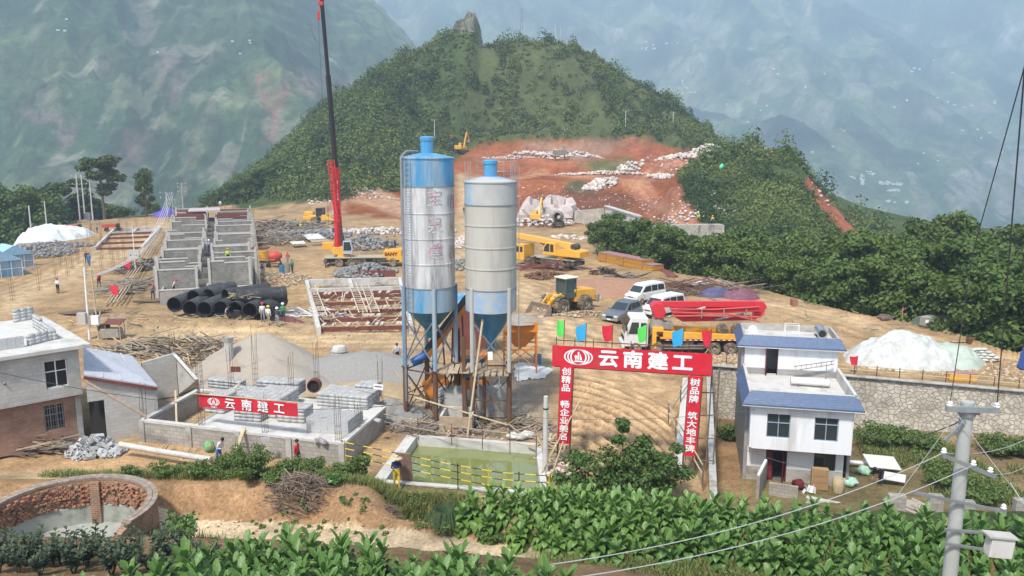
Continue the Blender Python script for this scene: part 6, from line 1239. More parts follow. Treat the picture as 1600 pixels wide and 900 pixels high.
for i,y in enumerate(rows):
    x0,x1=lh_(y);x0+=rr.choice((0,.5,-.3,.2));x1+=rr.choice((0,-.4,.3));hh=3.6 if i<12 else 3.2;m1=x0+(x1-x0)*.42;m2=x0+(x1-x0)*.56;rise=y*.012
    b=MB();c=MB()
    for xa,xb in((x0,m1),(m2,x1)):
        h_=hh+rr.choice((0,0,-.25,-.5,.2));xk=xa+(xb-xa)*rr.uniform(.2,.8);b.box(((xa+xk)/2,y,h_/2),(xk-xa-.004,.22,h_));h2=h_-rr.choice((0,0,0,.2,.6));b.box(((xk+xb)/2,y,h2/2),(xb-xk-.004,.22,h2));c.box(((xa+xk)/2,y,h_+.06),(xk-xa-.03,.3,.12));c.box(((xk+xb)/2,y,h2+.06),(xb-xk-.03,.3,.12))
        for xp in(xa,xb):c.box((xp,y-.17,h_/2+.2),(.26,.12,h_+.45))
    b.box(((m1+m2)/2,y+1.2,(hh-1.8)/2),(m2-m1,.2,hh-1.8));b.build('cross_wall',M_BWD,ub);c.build('capping',M_CAPW,ub)
    y1=rows[i+1]if i+1<len(rows)else y+5
    s=MB();[s.box((xq,(y+y1)/2+oy,(hh-dq)/2),(wq,y1-y-.25-2*abs(oy),hh-dq))for xq,dq,wq,oy in((x1,rr.choice((.5,1.2,1.9)),.24,0),(x0,rr.choice((.6,1.4,2.2)),.24,0),(m1,1.0,.2,.7),(m2,rr.choice((1.1,2.0)),.2,-.6))];s.build('side_wall',M_BWD,ub)
    p=MB();p.box((x1+.1,y,hh/2+.3),(.35,.35,hh+.6));p.box((x0-.1,y,hh/2),(.32,.32,hh));p.build('pier',M_CONC,ub)
    if i in(11,12,13):f=MB();f.box(((x0+m1)/2,y-.2,hh-.4),(m1-x0,.08,.7));f.box(((m2+x1)/2,y-.2,hh-.4),(x1-m2,.08,.7));f.build('formwork',M_FORM,ub)
f=MB();f.box((2,88,3.4),(6,8,.2));f.build('deck',mat('pale_deck',(.5,.42,.4),.9),ub)
UBM=Matrix.Translation(ub.location)@Matrix.Rotation(LR,4,'Z')
b=MB()
for k in range(16):y=4+k*5.6;x=9.6+y*.02;q=UBM@Vector((x,y,0));b.bar((x,y,-.2),(x,y,3.6+rr.uniform(0,.8)),.09)
for z in(1.6,3.4):b.bar((9.7,4,z),(11.4,88,z),.08)
for k in range(10):y=6+k*9;b.bar((8.6,y,3.5),(11.5,y,3.45),.08)
tag(b.build('timber_scaffold',M_WOOD,loc=ub.location,rz=LR),'timber pole scaffold along right side of the long building','scaffold')
for k in range(7):q=UBM@Vector((-.5+k*1.6,97,2.6));rebar(Vector(q),0,0,3.2,4,'rebar rising behind the far end of the long building')
# ---------------------------------------------------------------- pipes
def pipe(px,py,ang,L,r,zc,lb):
    v=dp(px,py,0.001)if 0 else at(px,py,zc);t=T('corrugated_pipe',lb,'pipe',(v.x,v.y,zc),0,'black corrugated pipes by the long building');M=Euler((PI/2,0,0)).to_matrix().to_4x4();M=Matrix.Rotation(ang,4,'Z')@M;pr=[];n=int(L/.16)
    for i in range(n):z=-i*L/n;pr+=[(r,z),(r,z-.09),(r-.05,z-.1),(r-.05,z-.15)]
    b=MB();b.lathe(pr,n=22,M=M);b.build('outer_shell',M_PIPE,t);b=MB();b.lathe([(r,.0),(r-.07,.0),(r-.07,-L),(r,-L)],n=22,M=M);b.build('inner_wall',M_BLK,t,smooth=True);return t
M_PIPE=mat('black_plastic_pipe',(.055,.057,.062),.55,var=.3,scale=3,dirt=(.16,.14,.12),dirt_amt=.25)
for(px,py,a,zc,lb)in[(272,476,-4,1.45,'leftmost black corrugated pipe'),(297,482,0,1.3,'second black corrugated pipe from left in the front row'),(319,483,-2,1.3,'third black corrugated pipe from left in the front row'),(345,482,-3,1.25,'black corrugated pipe at the middle of the front row'),(367,483,-6,1.3,'black corrugated pipe behind the parked scooter'),(390,485,-3,1.3,'black corrugated pipe right of the scooter'),(410,484,-5,1.2,'rightmost black corrugated pipe behind the workers'),
    (302,465,-12,1.9,'black pipe of the back row nearest the block wall'),(325,463,-8,1.9,'second black pipe of the back row'),(352,463,-40,2.1,'black pipe lying across the others at the back'),(368,465,-62,2.2,'topmost black pipe of the stack')]:
    pipe(px,py,R(a),4.6,.72,zc,lb)
v=at(378,455,2.8);sticks('planks_on_pipes','planks lying on top of the pipes',16,v.x,v.y,.9,.5,.2,2.0,.08,M_WOOD,30);bpy.data.objects['planks_on_pipes'].location.z=2.1
# ---------------------------------------------------------------- formwork pits
def pit(name,lb,corners,z,hl,rowsf,cols,beamm):
    t=T(name,lb,'formwork',(0,0,0));tl,tr,br2,bl=[at(a,c,z)for a,c in corners]
    def P(u,v):return bl.lerp(br2,u).lerp(tl.lerp(tr,u),v)
    def bm_(b,p,q,w,h_):b.bar(p+Vector((0,0,0)),q,w,h_)
    b=MB()
    for p,q in((P(0,0),P(0,1)),(P(1,0),P(1,1)),(P(0,1),P(1,1)),(P(0,.76),P(1,.76))):wallbox(b,p,q,gz(p.x,p.y)-.3,z,.38)
    for c in cols:p,q=P(c,.76),P(c,1);wallbox(b,p,q,-.2,z+.003,.4)
    b.build('concrete_beam',M_CONCL,t)
    for f in rowsf:b=MB();p,q=P(.03,f),P(.99,f);wallbox(b,p,q,z-.5,z-.14,.1);d=(q-p).normalized();n_=Vector((-d.y,d.x,0))*.42;b.build('form_board',M_FORM,t)
    return t,P
ft,FP=pit('foundation_formwork','concrete footing grid with maroon form boards and ladders',[(479,437),(624,433),(643,509),(498,512)],.75,0,(.03,.17,.31,.47,.62,.70),(.46,),M_FORM)
rr=random.Random(5)
for k,(u,v0,v1)in enumerate([(.03,.15,.8),(.47,.2,.85),(.60,.2,.8)]):
    p,q=FP(u+.04,v0),FP(u-.0,v1);p.z=.95;q.z=.95;d=(q-p);s=Vector((d.y,-d.x,0)).normalized()*.38;b=MB();b.bar(p-s,q-s,.09,.07);b.bar(p+s,q+s,.09,.07);n_=16
    for i in range(n_):c=p.lerp(q,(i+.5)/n_);b.bar(c-s*1.2,c+s*1.2,.07,.05)
    tag(b.build('ladder',mat('pale_timber',(.58,.50,.38),.9,var=.12)),['pale timber ladder lying at left edge of the footing grid','pale timber ladder at the middle of the footing grid','pale timber ladder right of the middle ladder on the footing grid'][k],'ladder')
b=MB()
for k in range(90):
    f=rr.choice((.05,.17,.31,.47,.62));p=FP(rr.uniform(.04,.97),f);q=p+Vector((rr.uniform(-1.2,1.2),rr.uniform(-1.2,1.2),0));p.z=rr.uniform(.2,.7);q.z=rr.uniform(.3,1.4)
    b.bar(p,q,.07,.05)
for k in range(46):p=FP(rr.uniform(.04,.97),rr.choice((.03,.17,.31,.47,.62))+.02);p.z=.75;b.box(p,(.28,.9,.1))
tag(b.build('timber_braces',MATS['pale_timber']),'pale timber struts nailed across the form boards',None,None,'stuff')
pa=FP(.24,.87);sticks('timber_offcuts','grey scrap timber lying in the rear cells of the footing grid',130,FP(.25,.88).x,FP(.25,.88).y,2.2,2.0,.3,1.8,.06,[M_DUST,M_WOOD],33);sticks('timber_offcuts','scrap timber in the right rear cell of the footing grid',170,FP(.73,.88).x,FP(.73,.88).y,3.0,2.0,.3,1.8,.06,[M_DUST,M_WOOD],34)
pit('foundation_formwork','small maroon formwork grid behind the sign box',[(178,357),(250,353),(222,384),(148,386)],.5,0,(.0,.25,.5,.72),(.5,),M_FORM)
sticks('white_strips','white strips and boards beside the four workers',46,at(485,492).x,at(485,492).y,3.4,1.6,.2,3.5,.09,M_WSH,35,dirn=-.5,spread=.25)
tag(MB().box((0,0,.12),(1.4,3.6,.06),rz=.6).build('form_board_sheet',M_FORM,loc=GP(456,503)),'maroon form panel lying by the workers','panel')
sticks('board_pile','pile of grey boards beside the long building front',150,at(205,450).x,at(205,450).y,2.6,4.5,.9,3.4,.12,[M_DUST,M_WOOD],36,dirn=.4,spread=.35)
sticks('board_pile','boards stacked against left side of the long building',120,at(222,418).x,at(222,418).y,2.0,6,1.2,3.2,.14,[M_DUST,M_WOODD],37,dirn=1.7,spread=.4)
b=MB();p,q=at(165,480),at(250,360);
for k in range(5):b.bar(p+Vector((k*.4,0,.3+k*.1)),q+Vector((k*.4,0,.5)),.12,.08)
tag(b.build('long_poles',M_WOOD),'bundle of very long poles lying beside the excavated plot','poles')
for k in range(8):a=at(208+k*3,475,0);tag(MB().tube([a+Vector((k*.1,0,.25)),a+Vector((3.8,2.4,.3))],.12,7).build('dark_log',M_WOODD,smooth=True),'dark log lying left of the black pipes','log','dark logs left of the black pipes')
for k in range(6):a=at(118+k*3,492,0);tag(MB().bar(a+Vector((-1.6,k*.25,.15)),a+Vector((1.8,k*.3,.2)),.2,.15).build('dark_beam',M_WOODD),'dark beam lying behind the grey house roof','beam','dark beams behind the grey house')
b=MB();
gr_='rebar columns over the excavated plot'
for k,(px,py)in enumerate([(106,432),(113,420),(123,412),(135,425),(122,392),(140,400),(150,392),(160,404),(172,398),(185,407),(192,392),(143,372),(158,372),(170,380),(200,372),(188,362),(214,366),(95,415),(88,440),(178,425),(160,430),(196,418),(230,362),(62,455),(20,470)]):
    v=GP(px,py);o=rebar(v,0,0,rr.uniform(2.6,4.2),4,'thin rebar column rising from the excavated plot',.2);o['group']=gr_
# ---------------------------------------------------------------- poles and boxes at the left
def upole(name,lb,px,py,d,top,arms=(.9,),r=.16,m=M_CONCL,aw=1.6,extra=None):
    base=dp(px,py,d);z0=gz(base.x,base.y);zt=dp(px,top,d).z;t=T(name,lb,'utility pole',(base.x,base.y,z0));h=zt-z0;b=MB();b.cyl((0,0,-.3),(0,0,h),r,r*.65,10);b.build('shaft',m,t,smooth=True)
    for a in arms:
        b=MB();b.bar((-aw/2,0,h*a),(aw/2,0,h*a),.09);b.build('crossarm',M_STEEL,t);b=MB()
        for x in(-.42,0,.42):b.cyl((x*aw,0,h*a),(x*aw,0,h*a+.25),.06,n=6)
        b.build('insulators',M_WSH,t)
    return t
upole('utility_pole','left pole of the twin poles carrying the transformer',124,330,178,272,(.97,.86),.2,aw=2.4);upole('utility_pole','right pole of the twin poles carrying the transformer',132,330,178,273,(.97,.86),.2,aw=2.4);upole('utility_pole','plain pale pole right of the transformer poles',144,330,176,284,(),.17)
v=dp(135,322,176);t=T('transformer','grey transformer between the twin poles above a brown base','transformer',(v.x,v.y,gz(v.x,v.y)));b=MB();b.box((0,0,.9),(3.6,2.5,2.2));b.build('base',mat('brown_block',(.36,.25,.17),.9,var=.1),t);b=MB();b.box((.2,0,2.9),(1.0,.9,1.5));[b.box((-.4+k*.25,0,2.9),(.08,1.2,1.2))for k in range(4)];b.build('case',M_STEEL,t)
upole('utility_pole','leftmost plain white post before the dark trees',49,362,150,321,(),.17);upole('utility_pole','leaning white post before the flat topped pine',73,352,160,315,(),.17)
upole('utility_pole','pole with three crossarms left of the long building',262,336,172,300,(.97,.8),.16,M_CONC,3.0);upole('utility_pole','pole behind the far end of the long building',287,336,200,286,(.97,.85,.7),.18,M_CONC,2.4);upole('utility_pole','short pole right of the purple tarpaulin',271,338,168,311,(.96,),.13,M_CONC,1.2)
for(px,py,top,d,lb)in[(942,166,124,318,'pale pole high on the hill flank, tallest there'),(977,213,172,300,'pale pole above the right end of the red cut'),(882,230,202,296,'pale pole at the brink of the red cut'),(828,134,118,325,'thin pole below the hill top'),(679,210,186,290,'pale pole above the silver silo'),(1051,210,174,300,'pole on the right shoulder of the hill'),(885,92,60,332,'pole on the flat part of the hill crest'),(868,66,38,336,'pole standing at top of the hill crest'),(876,66,40,338,'second thin pole at top of the hill crest'),(1092,240,212,290,'pole beside the saddle track')]:upole('hill_pole',lb,px,py,d,top,(.95,),.17,aw=2.2)
v=dp(815,62,338);t=T('lattice_mast','small lattice mast on the hill crest','mast',(v.x,v.y,gz(v.x,v.y)));b=MB();h=dp(815,12,338).z-gz(v.x,v.y)
for sx,sy in((-1,-1),(1,-1),(1,1),(-1,1)):b.bar((sx*.9,sy*.9,0),(sx*.2,sy*.2,h),.12)
for k in range(7):z=h*k/7;w0=.9-.7*k/7;w1=.9-.7*(k+1)/7;b.bar((-w0,-w0,z),(w1,-w1,h*(k+1)/7),.08);b.bar((w0,-w0,z),(-w1,-w1,h*(k+1)/7),.08)
b.build('lattice',M_STEEL,t)
vp=at(140,530,0);t=T('site_pole','white painted pole with switch boxes behind the grey house','utility pole',(vp.x,vp.y,gz(vp.x,vp.y)));b=MB();b.cyl((0,0,-.2),(.1,0,6.2),.09,.07,8);b.build('shaft',M_WSH,t);b=MB();b.box((-.35,-.2,1.9),(.7,.35,.95));b.build('switch_box',M_BEIGE,t);b=MB();b.box((.75,-.2,1.75),(.6,.3,.75));b.build('meter_box',M_WSH,t)
t=T('site_pole','brown bamboo pole right of the white painted pole','utility pole',(vp.x+.75,vp.y+.1,gz(vp.x,vp.y)));b=MB();b.cyl((0,0,-.2),(-.15,0,6.0),.08,.06,8);b.build('shaft',M_BAMB,t);b=MB();b.cyl((-.9,.02,5.6),(.9,.02,5.5),.04,n=6);b.build('crossarm',M_WOOD,t)
v=at(175,524,.3);t=T('generator','yellow brown engine under a small maroon roof','generator',(v.x,v.y,gz(v.x,v.y)));b=MB();b.box((0,0,.55),(1.7,.9,.8),taper=.9);b.build('body',M_DUST,t,bevel=.05);b=MB();b.box((.3,0,1.5),(1.5,1.1,.06),rx=.2);b.build('roof',M_FORM,t);b=MB();[b.bar((x,y,0),(x,y,1.5),.05)for x in(-.3,.9)for y in(-.4,.4)];b.build('post',M_WOOD,t);b=MB();b.cyl((-.6,-.3,1.0),(-.6,.3,1.0),.35,n=14);b.build('wheel',M_BLK,t)
v=GP(211,425);t=T('distribution_board','grey distribution board on white posts beside the boards pile','board',v);b=MB();b.box((0,0,2.3),(1.5,.25,1.1));b.build('cabinet',M_BEIGE,t);b=MB();[b.bar((x,0,0),(x,0,6 if x>0 else 1.8),.07)for x in(-.55,.1)];b.build('post',M_WSH,t);b=MB();[b.box((x,-.14,2.2),(.14,.02,.14))for x in(-.3,.2,.45)];b.build('dial',M_DARK,t)
for(px,py,col,lb,sc)in[(204,428,'red','small red flag beside the distribution board',1.0),(185,470,'red','small red flag before the board pile',1.0),(1337,583,'red','small red flag behind the white house roof',.8)]:
    v=GP(px,py)if px<1000 else at(px,583,-.7);flag(v,.95*sc,.75*sc,col,lb,1.7*sc,.08,px)
def wire(name,lb,P,Q,sag,r,m,n=20,group=None):
    P,Q=Vector(P),Vector(Q);pts=[P.lerp(Q,i/n)-Vector((0,0,sag*4*(i/n)*(1-i/n)))for i in range(n+1)];return tag(MB().tube(pts,r,4,False).build(name,m),lb,'wire',group)
for k in range(4):wire('power_line','thin power line from the far pole to the white site pole',dp(262+k*3,302,172),Vector((vp.x+.3+k*.15,vp.y,5.4)),3.5,.025,M_WSH,group='lines over the left of the site')
def tent(px,py,lb,s=1.0,rz=0.0):
    v=GP(px,py);t=T('blue_tent',lb,'tent',v,rz);w,d,h=4.5*s,3.6*s,1.9*s;b=MB();b.box((0,0,h/2),(w,d,h));b.build('wall',M_BLUE,t);b=MB();b.prism([(-w/2-.2,h-.05),(0,h+1.25*s),(w/2+.2,h-.05)],-d/2-.2,d/2+.2);b.build('roof',mat('pale_blue_roof',(.32,.52,.68),.6,var=.12),t);b=MB()
    [b.bar((x,-d/2-.12,0),(x,-d/2-.12,h),.06)for x in(-w/2,-w/4,0,w/4,w/2)];b.bar((-w/2,-d/2-.12,h*.5),(w/2,-d/2-.12,h*.5),.05);b.build('frame',M_WSH,t);return t
tent(16,418,'blue walled tent with pale gable roof at left road',1.0,R(52));tent(-8,432,'nearer blue tent cut by the left picture edge',1.1,R(52))
sticks('blue_railing_bits','blue rails lying beside the tents',14,GP(20,428).x,GP(20,428).y,2.5,2,.3,2,.08,M_BLUE,41)
def heapstones(name,lb,px,py,rx,ry,h,sz,n,m,seed):v=GP(px,py);return rubble(name,lb,disc(int(n*1.7),v.x,v.y,rx,ry,seed),sz*.72,m,seed,0,(v.x,v.y,rx*1.1,ry*1.1,h))
heapstones('rubble','grey stones heaped beside the blue tents',52,398,6,6,1.8,.38,420,M_ROCK,50)
heapstones('rubble','grey stones below the white tarpaulin heap',85,385,6,5,1.0,.34,300,M_ROCK,51)
v=GP(78,372);mound('covered_heap','heap under white tarpaulin at the left rear roadside',v.x,v.y,6.5,9,2.4,M_TARPW,'tarpaulin',52,.1,.7,60,fold=.9)
v=GP(258,338);mound('purple_tarp','purple blue tarpaulin heap left of the long building',v.x,v.y,2.6,3.5,2.4,mat('purple_tarp',(.13,.10,.38),.6,var=.25,scale=2),'tarpaulin',53,.3,.5)
def cart(px,py,lb):
    v=GP(px,py);t=T('tricycle_truck',lb,'tricycle',v,R(20));b=MB();b.box((0,0,1.0),(2.4,1.3,.6));b.build('box',mat('cart_red',(.5,.08,.04),.6),t);b=MB();b.box((1.6,0,.9),(.7,.9,1.0),taper=.7);b.build('front',M_DARK,t)
    for x,y in((-.5,-.65),(-.5,.65),(1.7,0)):b=MB();b.cyl((x,y-.08,.35),(x,y+.08,.35),.35,n=12);b.build('wheel',M_BLK,t)
cart(111,362,'red three wheeled cart by the white tarpaulin heap');cart(171,361,'red three wheeled cart behind the excavated plot')
v=GP(430,418);t=T('cement_mixer','red drum cement mixer beside the long building','cement mixer',v,R(10));b=MB();b.lathe([(.25,-.9),(.7,-.55),(.78,0),(.7,.45),(.35,.8),(.3,.95)],(0,0,0),n=18,M=Matrix.Translation((0,0,1.5))@Matrix.Rotation(R(80),4,'Y'));b.build('drum',mat('mixer_red',(.55,.07,.05),.5,var=.15),t,smooth=True);b=MB();[b.bar((x,y,0),(x*.6,y*.4,1.4),.1)for x in(-.9,.9)for y in(-.6,.6)];b.bar((-.9,0,.5),(.9,0,.5),.1);b.build('frame',M_RUST,t);b=MB();[b.cyl((x,-.7,.35),(x,-.55,.35),.35,n=12)for x in(-.8,.8)];b.build('wheel',M_BLK,t)
v=GP(441,428);b=MB();b.lathe([(0,0),(.36,0),(.36,1.15),(.33,1.15),(.33,1.1),(0,1.1)],n=16);tag(b.build('water_barrel',MATS['drum_blue'],loc=v,smooth=True),'blue barrel right of the red cement mixer','barrel')
v=GP(449,428);b=MB();b.lathe([(0,0),(.4,0),(.4,1.3),(.36,1.3),(.36,1.2),(0,1.2)],n=16);tag(b.build('grey_barrel',M_DUST,loc=v,smooth=True),'grey barrel right of the blue barrel','barrel')
v=GP(407,410);t=T('yellow_hopper','ochre yellow steel bin with grey lid beside the long building','bin',v);b=MB();b.box((0,0,1.25),(2.1,1.6,1.6));[b.box((0,-.82,.7+k*.4),(2.1,.05,.08))for k in range(4)];b.build('body',M_YELL,t);b=MB();b.box((0,0,2.1),(2.4,1.9,.1),ry=.05);b.build('lid',M_FORM,t);b=MB();[b.bar((x,y,0),(x,y,.6),.1)for x in(-.9,.9)for y in(-.7,.7)];b.build('leg',M_RUST,t)
v=GP(514,390);b=MB();b.box((0,0,.55),(1.7,1.2,1.1),taper=1.12);b.box((0,0,1.14),(1.85,1.35,.08));tag(b.build('yellow_skip',M_YELL,loc=v,bevel=.04),'small ochre yellow skip left of the big crane','skip')
gx='rubble and timber by the crane'
sticks('timber_debris','long grey timber heap right of the long building',420,GP(430,360).x,GP(430,360).y,9,9,2.2,5.0,.16,[M_DUST,M_WOOD,M_WOODD],60,dirn=.6,spread=.9)
sticks('timber_debris','grey scrap timber below the first timber heap',380,GP(425,378).x,GP(425,378).y,7,7,1.5,3.6,.12,[M_DUST,M_WOOD,M_WOODD],61)
heapstones('rubble','grey broken stone between timber heaps and crane',470,370,9,8,1.4,.5,420,M_ROCK,62)
heapstones('rubble','grey broken stone behind the crane cab',565,385,6,7,2.0,.45,360,M_ROCK,63)
heapstones('rubble','grey stone heap in front of the crane',572,427,4.2,4.5,1.6,.34,420,M_ROCK,64)
heapstones('rubble','pale stones strewn behind the crane',600,362,14,4,.8,.5,380,M_ROCKW,65)
heapstones('rubble','pale stones strewn left of the beige silo',725,380,3,9,.8,.4,180,M_ROCKW,66)
heapstones('rubble','grey stones seen between the silos',728,415,3,5,1.0,.35,150,M_ROCK,67)
heapstones('rubble','grey debris along right foot of the timber heaps',520,365,10,7,.7,.4,300,M_ROCK,68)
heapstones('rubble','tan rubble around the cement mixer',420,440,5,6,.8,.25,260,mat('tan_rock',(.45,.35,.24),.95,var=.2,island=.25),69)
for k,(px,py,sx,sy,lb)in enumerate([(490,376,3,4.5,'large pale board lying on the rubble'),(466,386,2.2,2,'small pale board lying left of the large board'),(500,383,3,1.6,'brownish board lying near the yellow skip')]):v=GP(px,py);tag(MB().box((0,0,.7),(sx,sy,.08),rz=.5,rx=.1).build('flat_board',[M_BOARD,M_BOARD,M_WOOD][k],loc=v),lb,'board')
for k,(px,lb)in enumerate([(577,'maroon form panel left of pair before the stone heap'),(602,'maroon form panel right of pair before the stone heap')]):v=GP(px,433);tag(MB().box((0,0,.4),(2.6,.12,.9)).build('steel_formwork',M_FORM,loc=v),lb,'panel')
sticks('bundle_rods','bundle of maroon steel beams lying below the yellow crane',16,GP(835,420).x,GP(835,420).y,3,2.4,.1,6,.16,M_FORM,70,dirn=-.25,spread=.2)
heapstones('earth_pile','dark brown soil strip near the yellow crane',852,432,2.6,2.2,.9,.3,200,mat('dark_soil',(.17,.09,.055),.95,var=.25),71)
v=GP(965,452);mound('earth_heap','reddish earth heap behind the parked cars',v.x,v.y,7,6,1.2,mat('red_earth',(.36,.20,.125),.95,var=.15,scale=2,bump=.3),'earth heap',72,.15,.6)
v=GP(945,448);sticks('scrap_pile','dark scrap heap beyond the reddish earth',40,GP(943,428).x,GP(943,428).y,1.6,1.3,.8,2.0,.14,[M_DARK,M_WOODD,M_FORM],73);sticks('scrap_pile','dark rods lying right of the scrap heap',18,GP(982,434).x,GP(982,434).y,2,1,.3,3,.12,[M_DARK,M_DUST],74,dirn=.2,spread=.2)
p0,p1=GP(943,407),GP(1028,424);dv=(p1-p0);az_=math.atan2(dv.y,dv.x)
for k in range(6):
    c=p0.lerp(p1,(k+.5)/6);t=T('panel_stack',['stack of ochre formwork panels, farthest of the row','second stack of ochre formwork panels from the far end','third stack of ochre formwork panels from the far end','third stack of ochre formwork panels from the near end','second stack of ochre formwork panels from the near end','low stack of ochre formwork panels nearest the cars'][k],'panel stack',c,az_+.06*((k%2)*2-1),'ochre formwork stacks by the gully');hh=1.25 if k<5 else.8
    b=MB();[b.box((rr.uniform(-.03,.03),rr.uniform(-.03,.03),.06+.125*j),(dv.length/6*.97,2.0,.11))for j in range(int(hh/.125))];b.build('panels',mat('ochre_ply',(.50,.25,.05),.7,var=.12,island=.12),t);b=MB();b.box((0,0,hh+.03),(dv.length/6*.98,2.05,.04));b.build('top_sheet',mat('dusty_pink_sheet',(.35,.20,.20),.8,var=.15),t)
drape('maroon_sheet','maroon sheet at the near end of the ochre panel stacks',[(1025,420),(1045,425),(1062,434),(1045,434)],0,lambda s,x,y:.4+0*s,M_FORM,'sheet')
v=GP(1092,455);sticks('steel_rods','rusty steel pipes and poles lying behind the white vans',150,v.x,v.y,6.5,3.4,.7,5.5,.09,[M_RUST,M_WOODD,M_DUST,M_FORM],75,dirn=-.35,spread=.45)
for(px,py,rx,ry,c,lb,sd)in[(1118,463,2.0,1.2,(.09,.085,.17),'dark blue tarpaulin heap behind the pump truck',76),(1158,465,2.1,1.3,(.19,.08,.11),'dull maroon tarpaulin heap behind the folded pump boom',77)]:v=GP(px,py);mound('tarp_heap',lb,v.x,v.y,rx,ry,1.1,mat('tarp%d'%sd,c,.6,var=.2),'tarpaulin',sd,.08,.6,fold=.25)
tag(MB().box((0,0,.3),(2.0,.8,.6)).build('white_block',M_WSH,loc=GP(1093,448),rz=.3),'white block standing beyond the steel pipes','block');tag(MB().box((0,0,.35),(.5,.9,.7)).build('brown_crate',mat('brown_crate',(.32,.14,.08),.8),loc=GP(1240,478)),'small brown crate on the site road edge','crate');tag(MB().box((0,0,.3),(.8,.8,.55)).build('tan_crate',M_WOOD,loc=GP(1246,478)),'tan crate right of the small brown crate','crate')
# ---------------------------------------------------------------- covered heap, fuel tank on the right
mound('covered_heap','large heap covered with white plastic sheeting behind the wall',at(1410,555,-.4).x,61.5,4.4,3.2,2.5,mat('sheet_white',(.54,.55,.52),.5,var=.22,scale=1.6,bump=.8,dirt=(.40,.38,.33),dirt_amt=.35),'covered heap',80,.06,.6,90,fold=.42)
mound('covered_heap','lower pale green sheeted heap right of the white one',at(1478,560,-.4).x,61.2,3.2,2.6,1.6,mat('sheet_green',(.42,.48,.40),.5,var=.12,scale=1.5,bump=.5),'covered heap',81,.06,.6,70,fold=.35)
gs='pale sandbags stacked at the sheeted heap';rr=random.Random(3);c0=at(1516,560,-.4)
for j in range(5):
    for k in range(7-j):
        b=MB();blob(b,(0,0,0),(.34,.22,.12),j*9+k,10,6,.1);tag(b.build('sandbag',M_SAND,loc=(c0.x-.9+k*.5+j*.25+rr.uniform(-.05,.05),c0.y+.2*math.sin(k),gz(c0.x,c0.y)+.12+.2*j),rz=rr.uniform(-.3,.3),smooth=True),'pale sandbag stacked at the right end of sheeted heap','sandbag',gs)
rubble('stones','tan stones and litter on top of the retaining wall',pix_scatter(420,[(1340,575),(1600,598),(1600,560),(1540,560),(1345,562)],-.6,23),.13,MATS['tan_rock'],24)
rubble('stones','tan rubble beside the truck above the ramp',pix_scatter(260,[(1110,545),(1165,548),(1165,575),(1110,566)],-.4,24),.16,MATS['tan_rock'],25)
v=at(1462,505,-.2);t=T('fuel_tank','grey green horizontal cylinder tank on the bank edge','tank',(v.x,v.y+.3,gz(v.x,v.y)),R(32));b=MB();b.cyl((-2.1,0,1.0),(2.1,0,1.0),1.0,n=28);b.build('shell',mat('tank_paint',(.40,.45,.41),.5,.1,var=.1,dirt=(.42,.33,.24),dirt_amt=.3),t,smooth=True);b=MB();b.cyl((-2.13,0,1),(-2.09,0,1),.98,n=28);b.build('end_plate',mat('tank_green',(.12,.17,.13),.6),t);b=MB();b.cyl((0,0,1.95),(0,0,2.15),.25,n=12);b.build('hatch',M_DARK,t);b=MB();[b.box((x,0,.15),(.25,1.7,.5))for x in(-1.3,1.3)];b.build('saddle',M_CONC,t)
t=T('warning_board','grey boards with small warning plates before the fuel tank','board',(v.x-.9,v.y-1.6,gz(v.x-.9,v.y-1.6)),R(-18));b=MB();b.box((0,0,.4),(2.6,.06,.75));b.build('board',M_DUST,t);b=MB();[b.box((x,-.04,.42),(.28,.01,.28))for x in(-.7,.7)];b.build('plate',M_WSH,t)
t=T('leaning_board','white board leaning on the front of the fuel tank','board',(v.x+1.4,v.y-.9,gz(v.x+1.4,v.y-.9)),R(12));b=MB();b.box((0,0,.55),(1.7,.05,.9),rx=-.5);b.build('panel',M_WSH,t);b=MB();b.box((0,.1,.1),(.05,.4,.2));b.build('prop',M_WOOD,t)
M_RW=stripemat('red_white_stripes',(.75,.72,.68),(.55,.05,.05),2.2)
for(a,c,lb)in[((1410,488),(1452,470),'red and white striped pole fence left of the fuel tank'),((1500,492),(1525,482),'red and white striped pole fence right of the fuel tank')]:p,q=at(*a,.6),at(*c,.8);railfence('striped_barrier',[Vector((p.x,p.y,-.2)),Vector((q.x,q.y+1,-.2))],(.5,1.0),lb,'barrier',M_RW,3,ph=1.3,r=.035)
v=GP(1407,492);b=MB()
for k in range(2):
    pts=[(math.cos(a)*.55,math.sin(a)*.55,.12+.2*k)for a in np.linspace(0,2*PI,17)];b.tube(pts,.13,8,False)
tag(b.build('old_tyres',M_BLK,loc=v,smooth=True),'two dusty tyres stacked left of the fuel tank','tyres')
v=GP(1375,500);b=MB();[blob(b,(rr.uniform(-.8,.8),rr.uniform(-.4,.4),.2),(.4,.3,.25),k,amp=.2)for k in range(6)];tag(b.build('dark_sacks',mat('dark_sack',(.16,.11,.10),.8,var=.3),loc=v,smooth=True),'dark sacks piled left of the old tyres','sacks')
v=at(1502,594,-.66);t=T('yellow_crate','low ochre yellow crate with pink lid on the wall top','crate',(v.x,v.y,-.62),-.1);b=MB();b.box((0,0,.25),(1.9,.6,.5));b.build('box',M_YELL,t);b=MB();b.box((0,0,.52),(1.95,.65,.04));b.build('lid',MATS['dusty_pink_sheet'],t)
v=GP(1516,537);b=MB();b.lathe([(0,0),(.3,0),(.36,.5),(.3,.55),(.28,.1),(0,.1)],n=12);tag(b.build('rusty_bucket',M_RUST,loc=v),'rusty bucket on the bank right of the sheeted heap','bucket')
v=at(1612,575,-.5);b=MB();b.box((0,0,.9),(1.8,1.2,1.8),taper=.7);tag(b.build('blue_cover',mat('blue_cover',(.05,.11,.35),.6,var=.15,bump=.4),loc=(v.x,v.y,gz(v.x,v.y)),bevel=.15),'dark blue covered object at the right picture edge','cover')
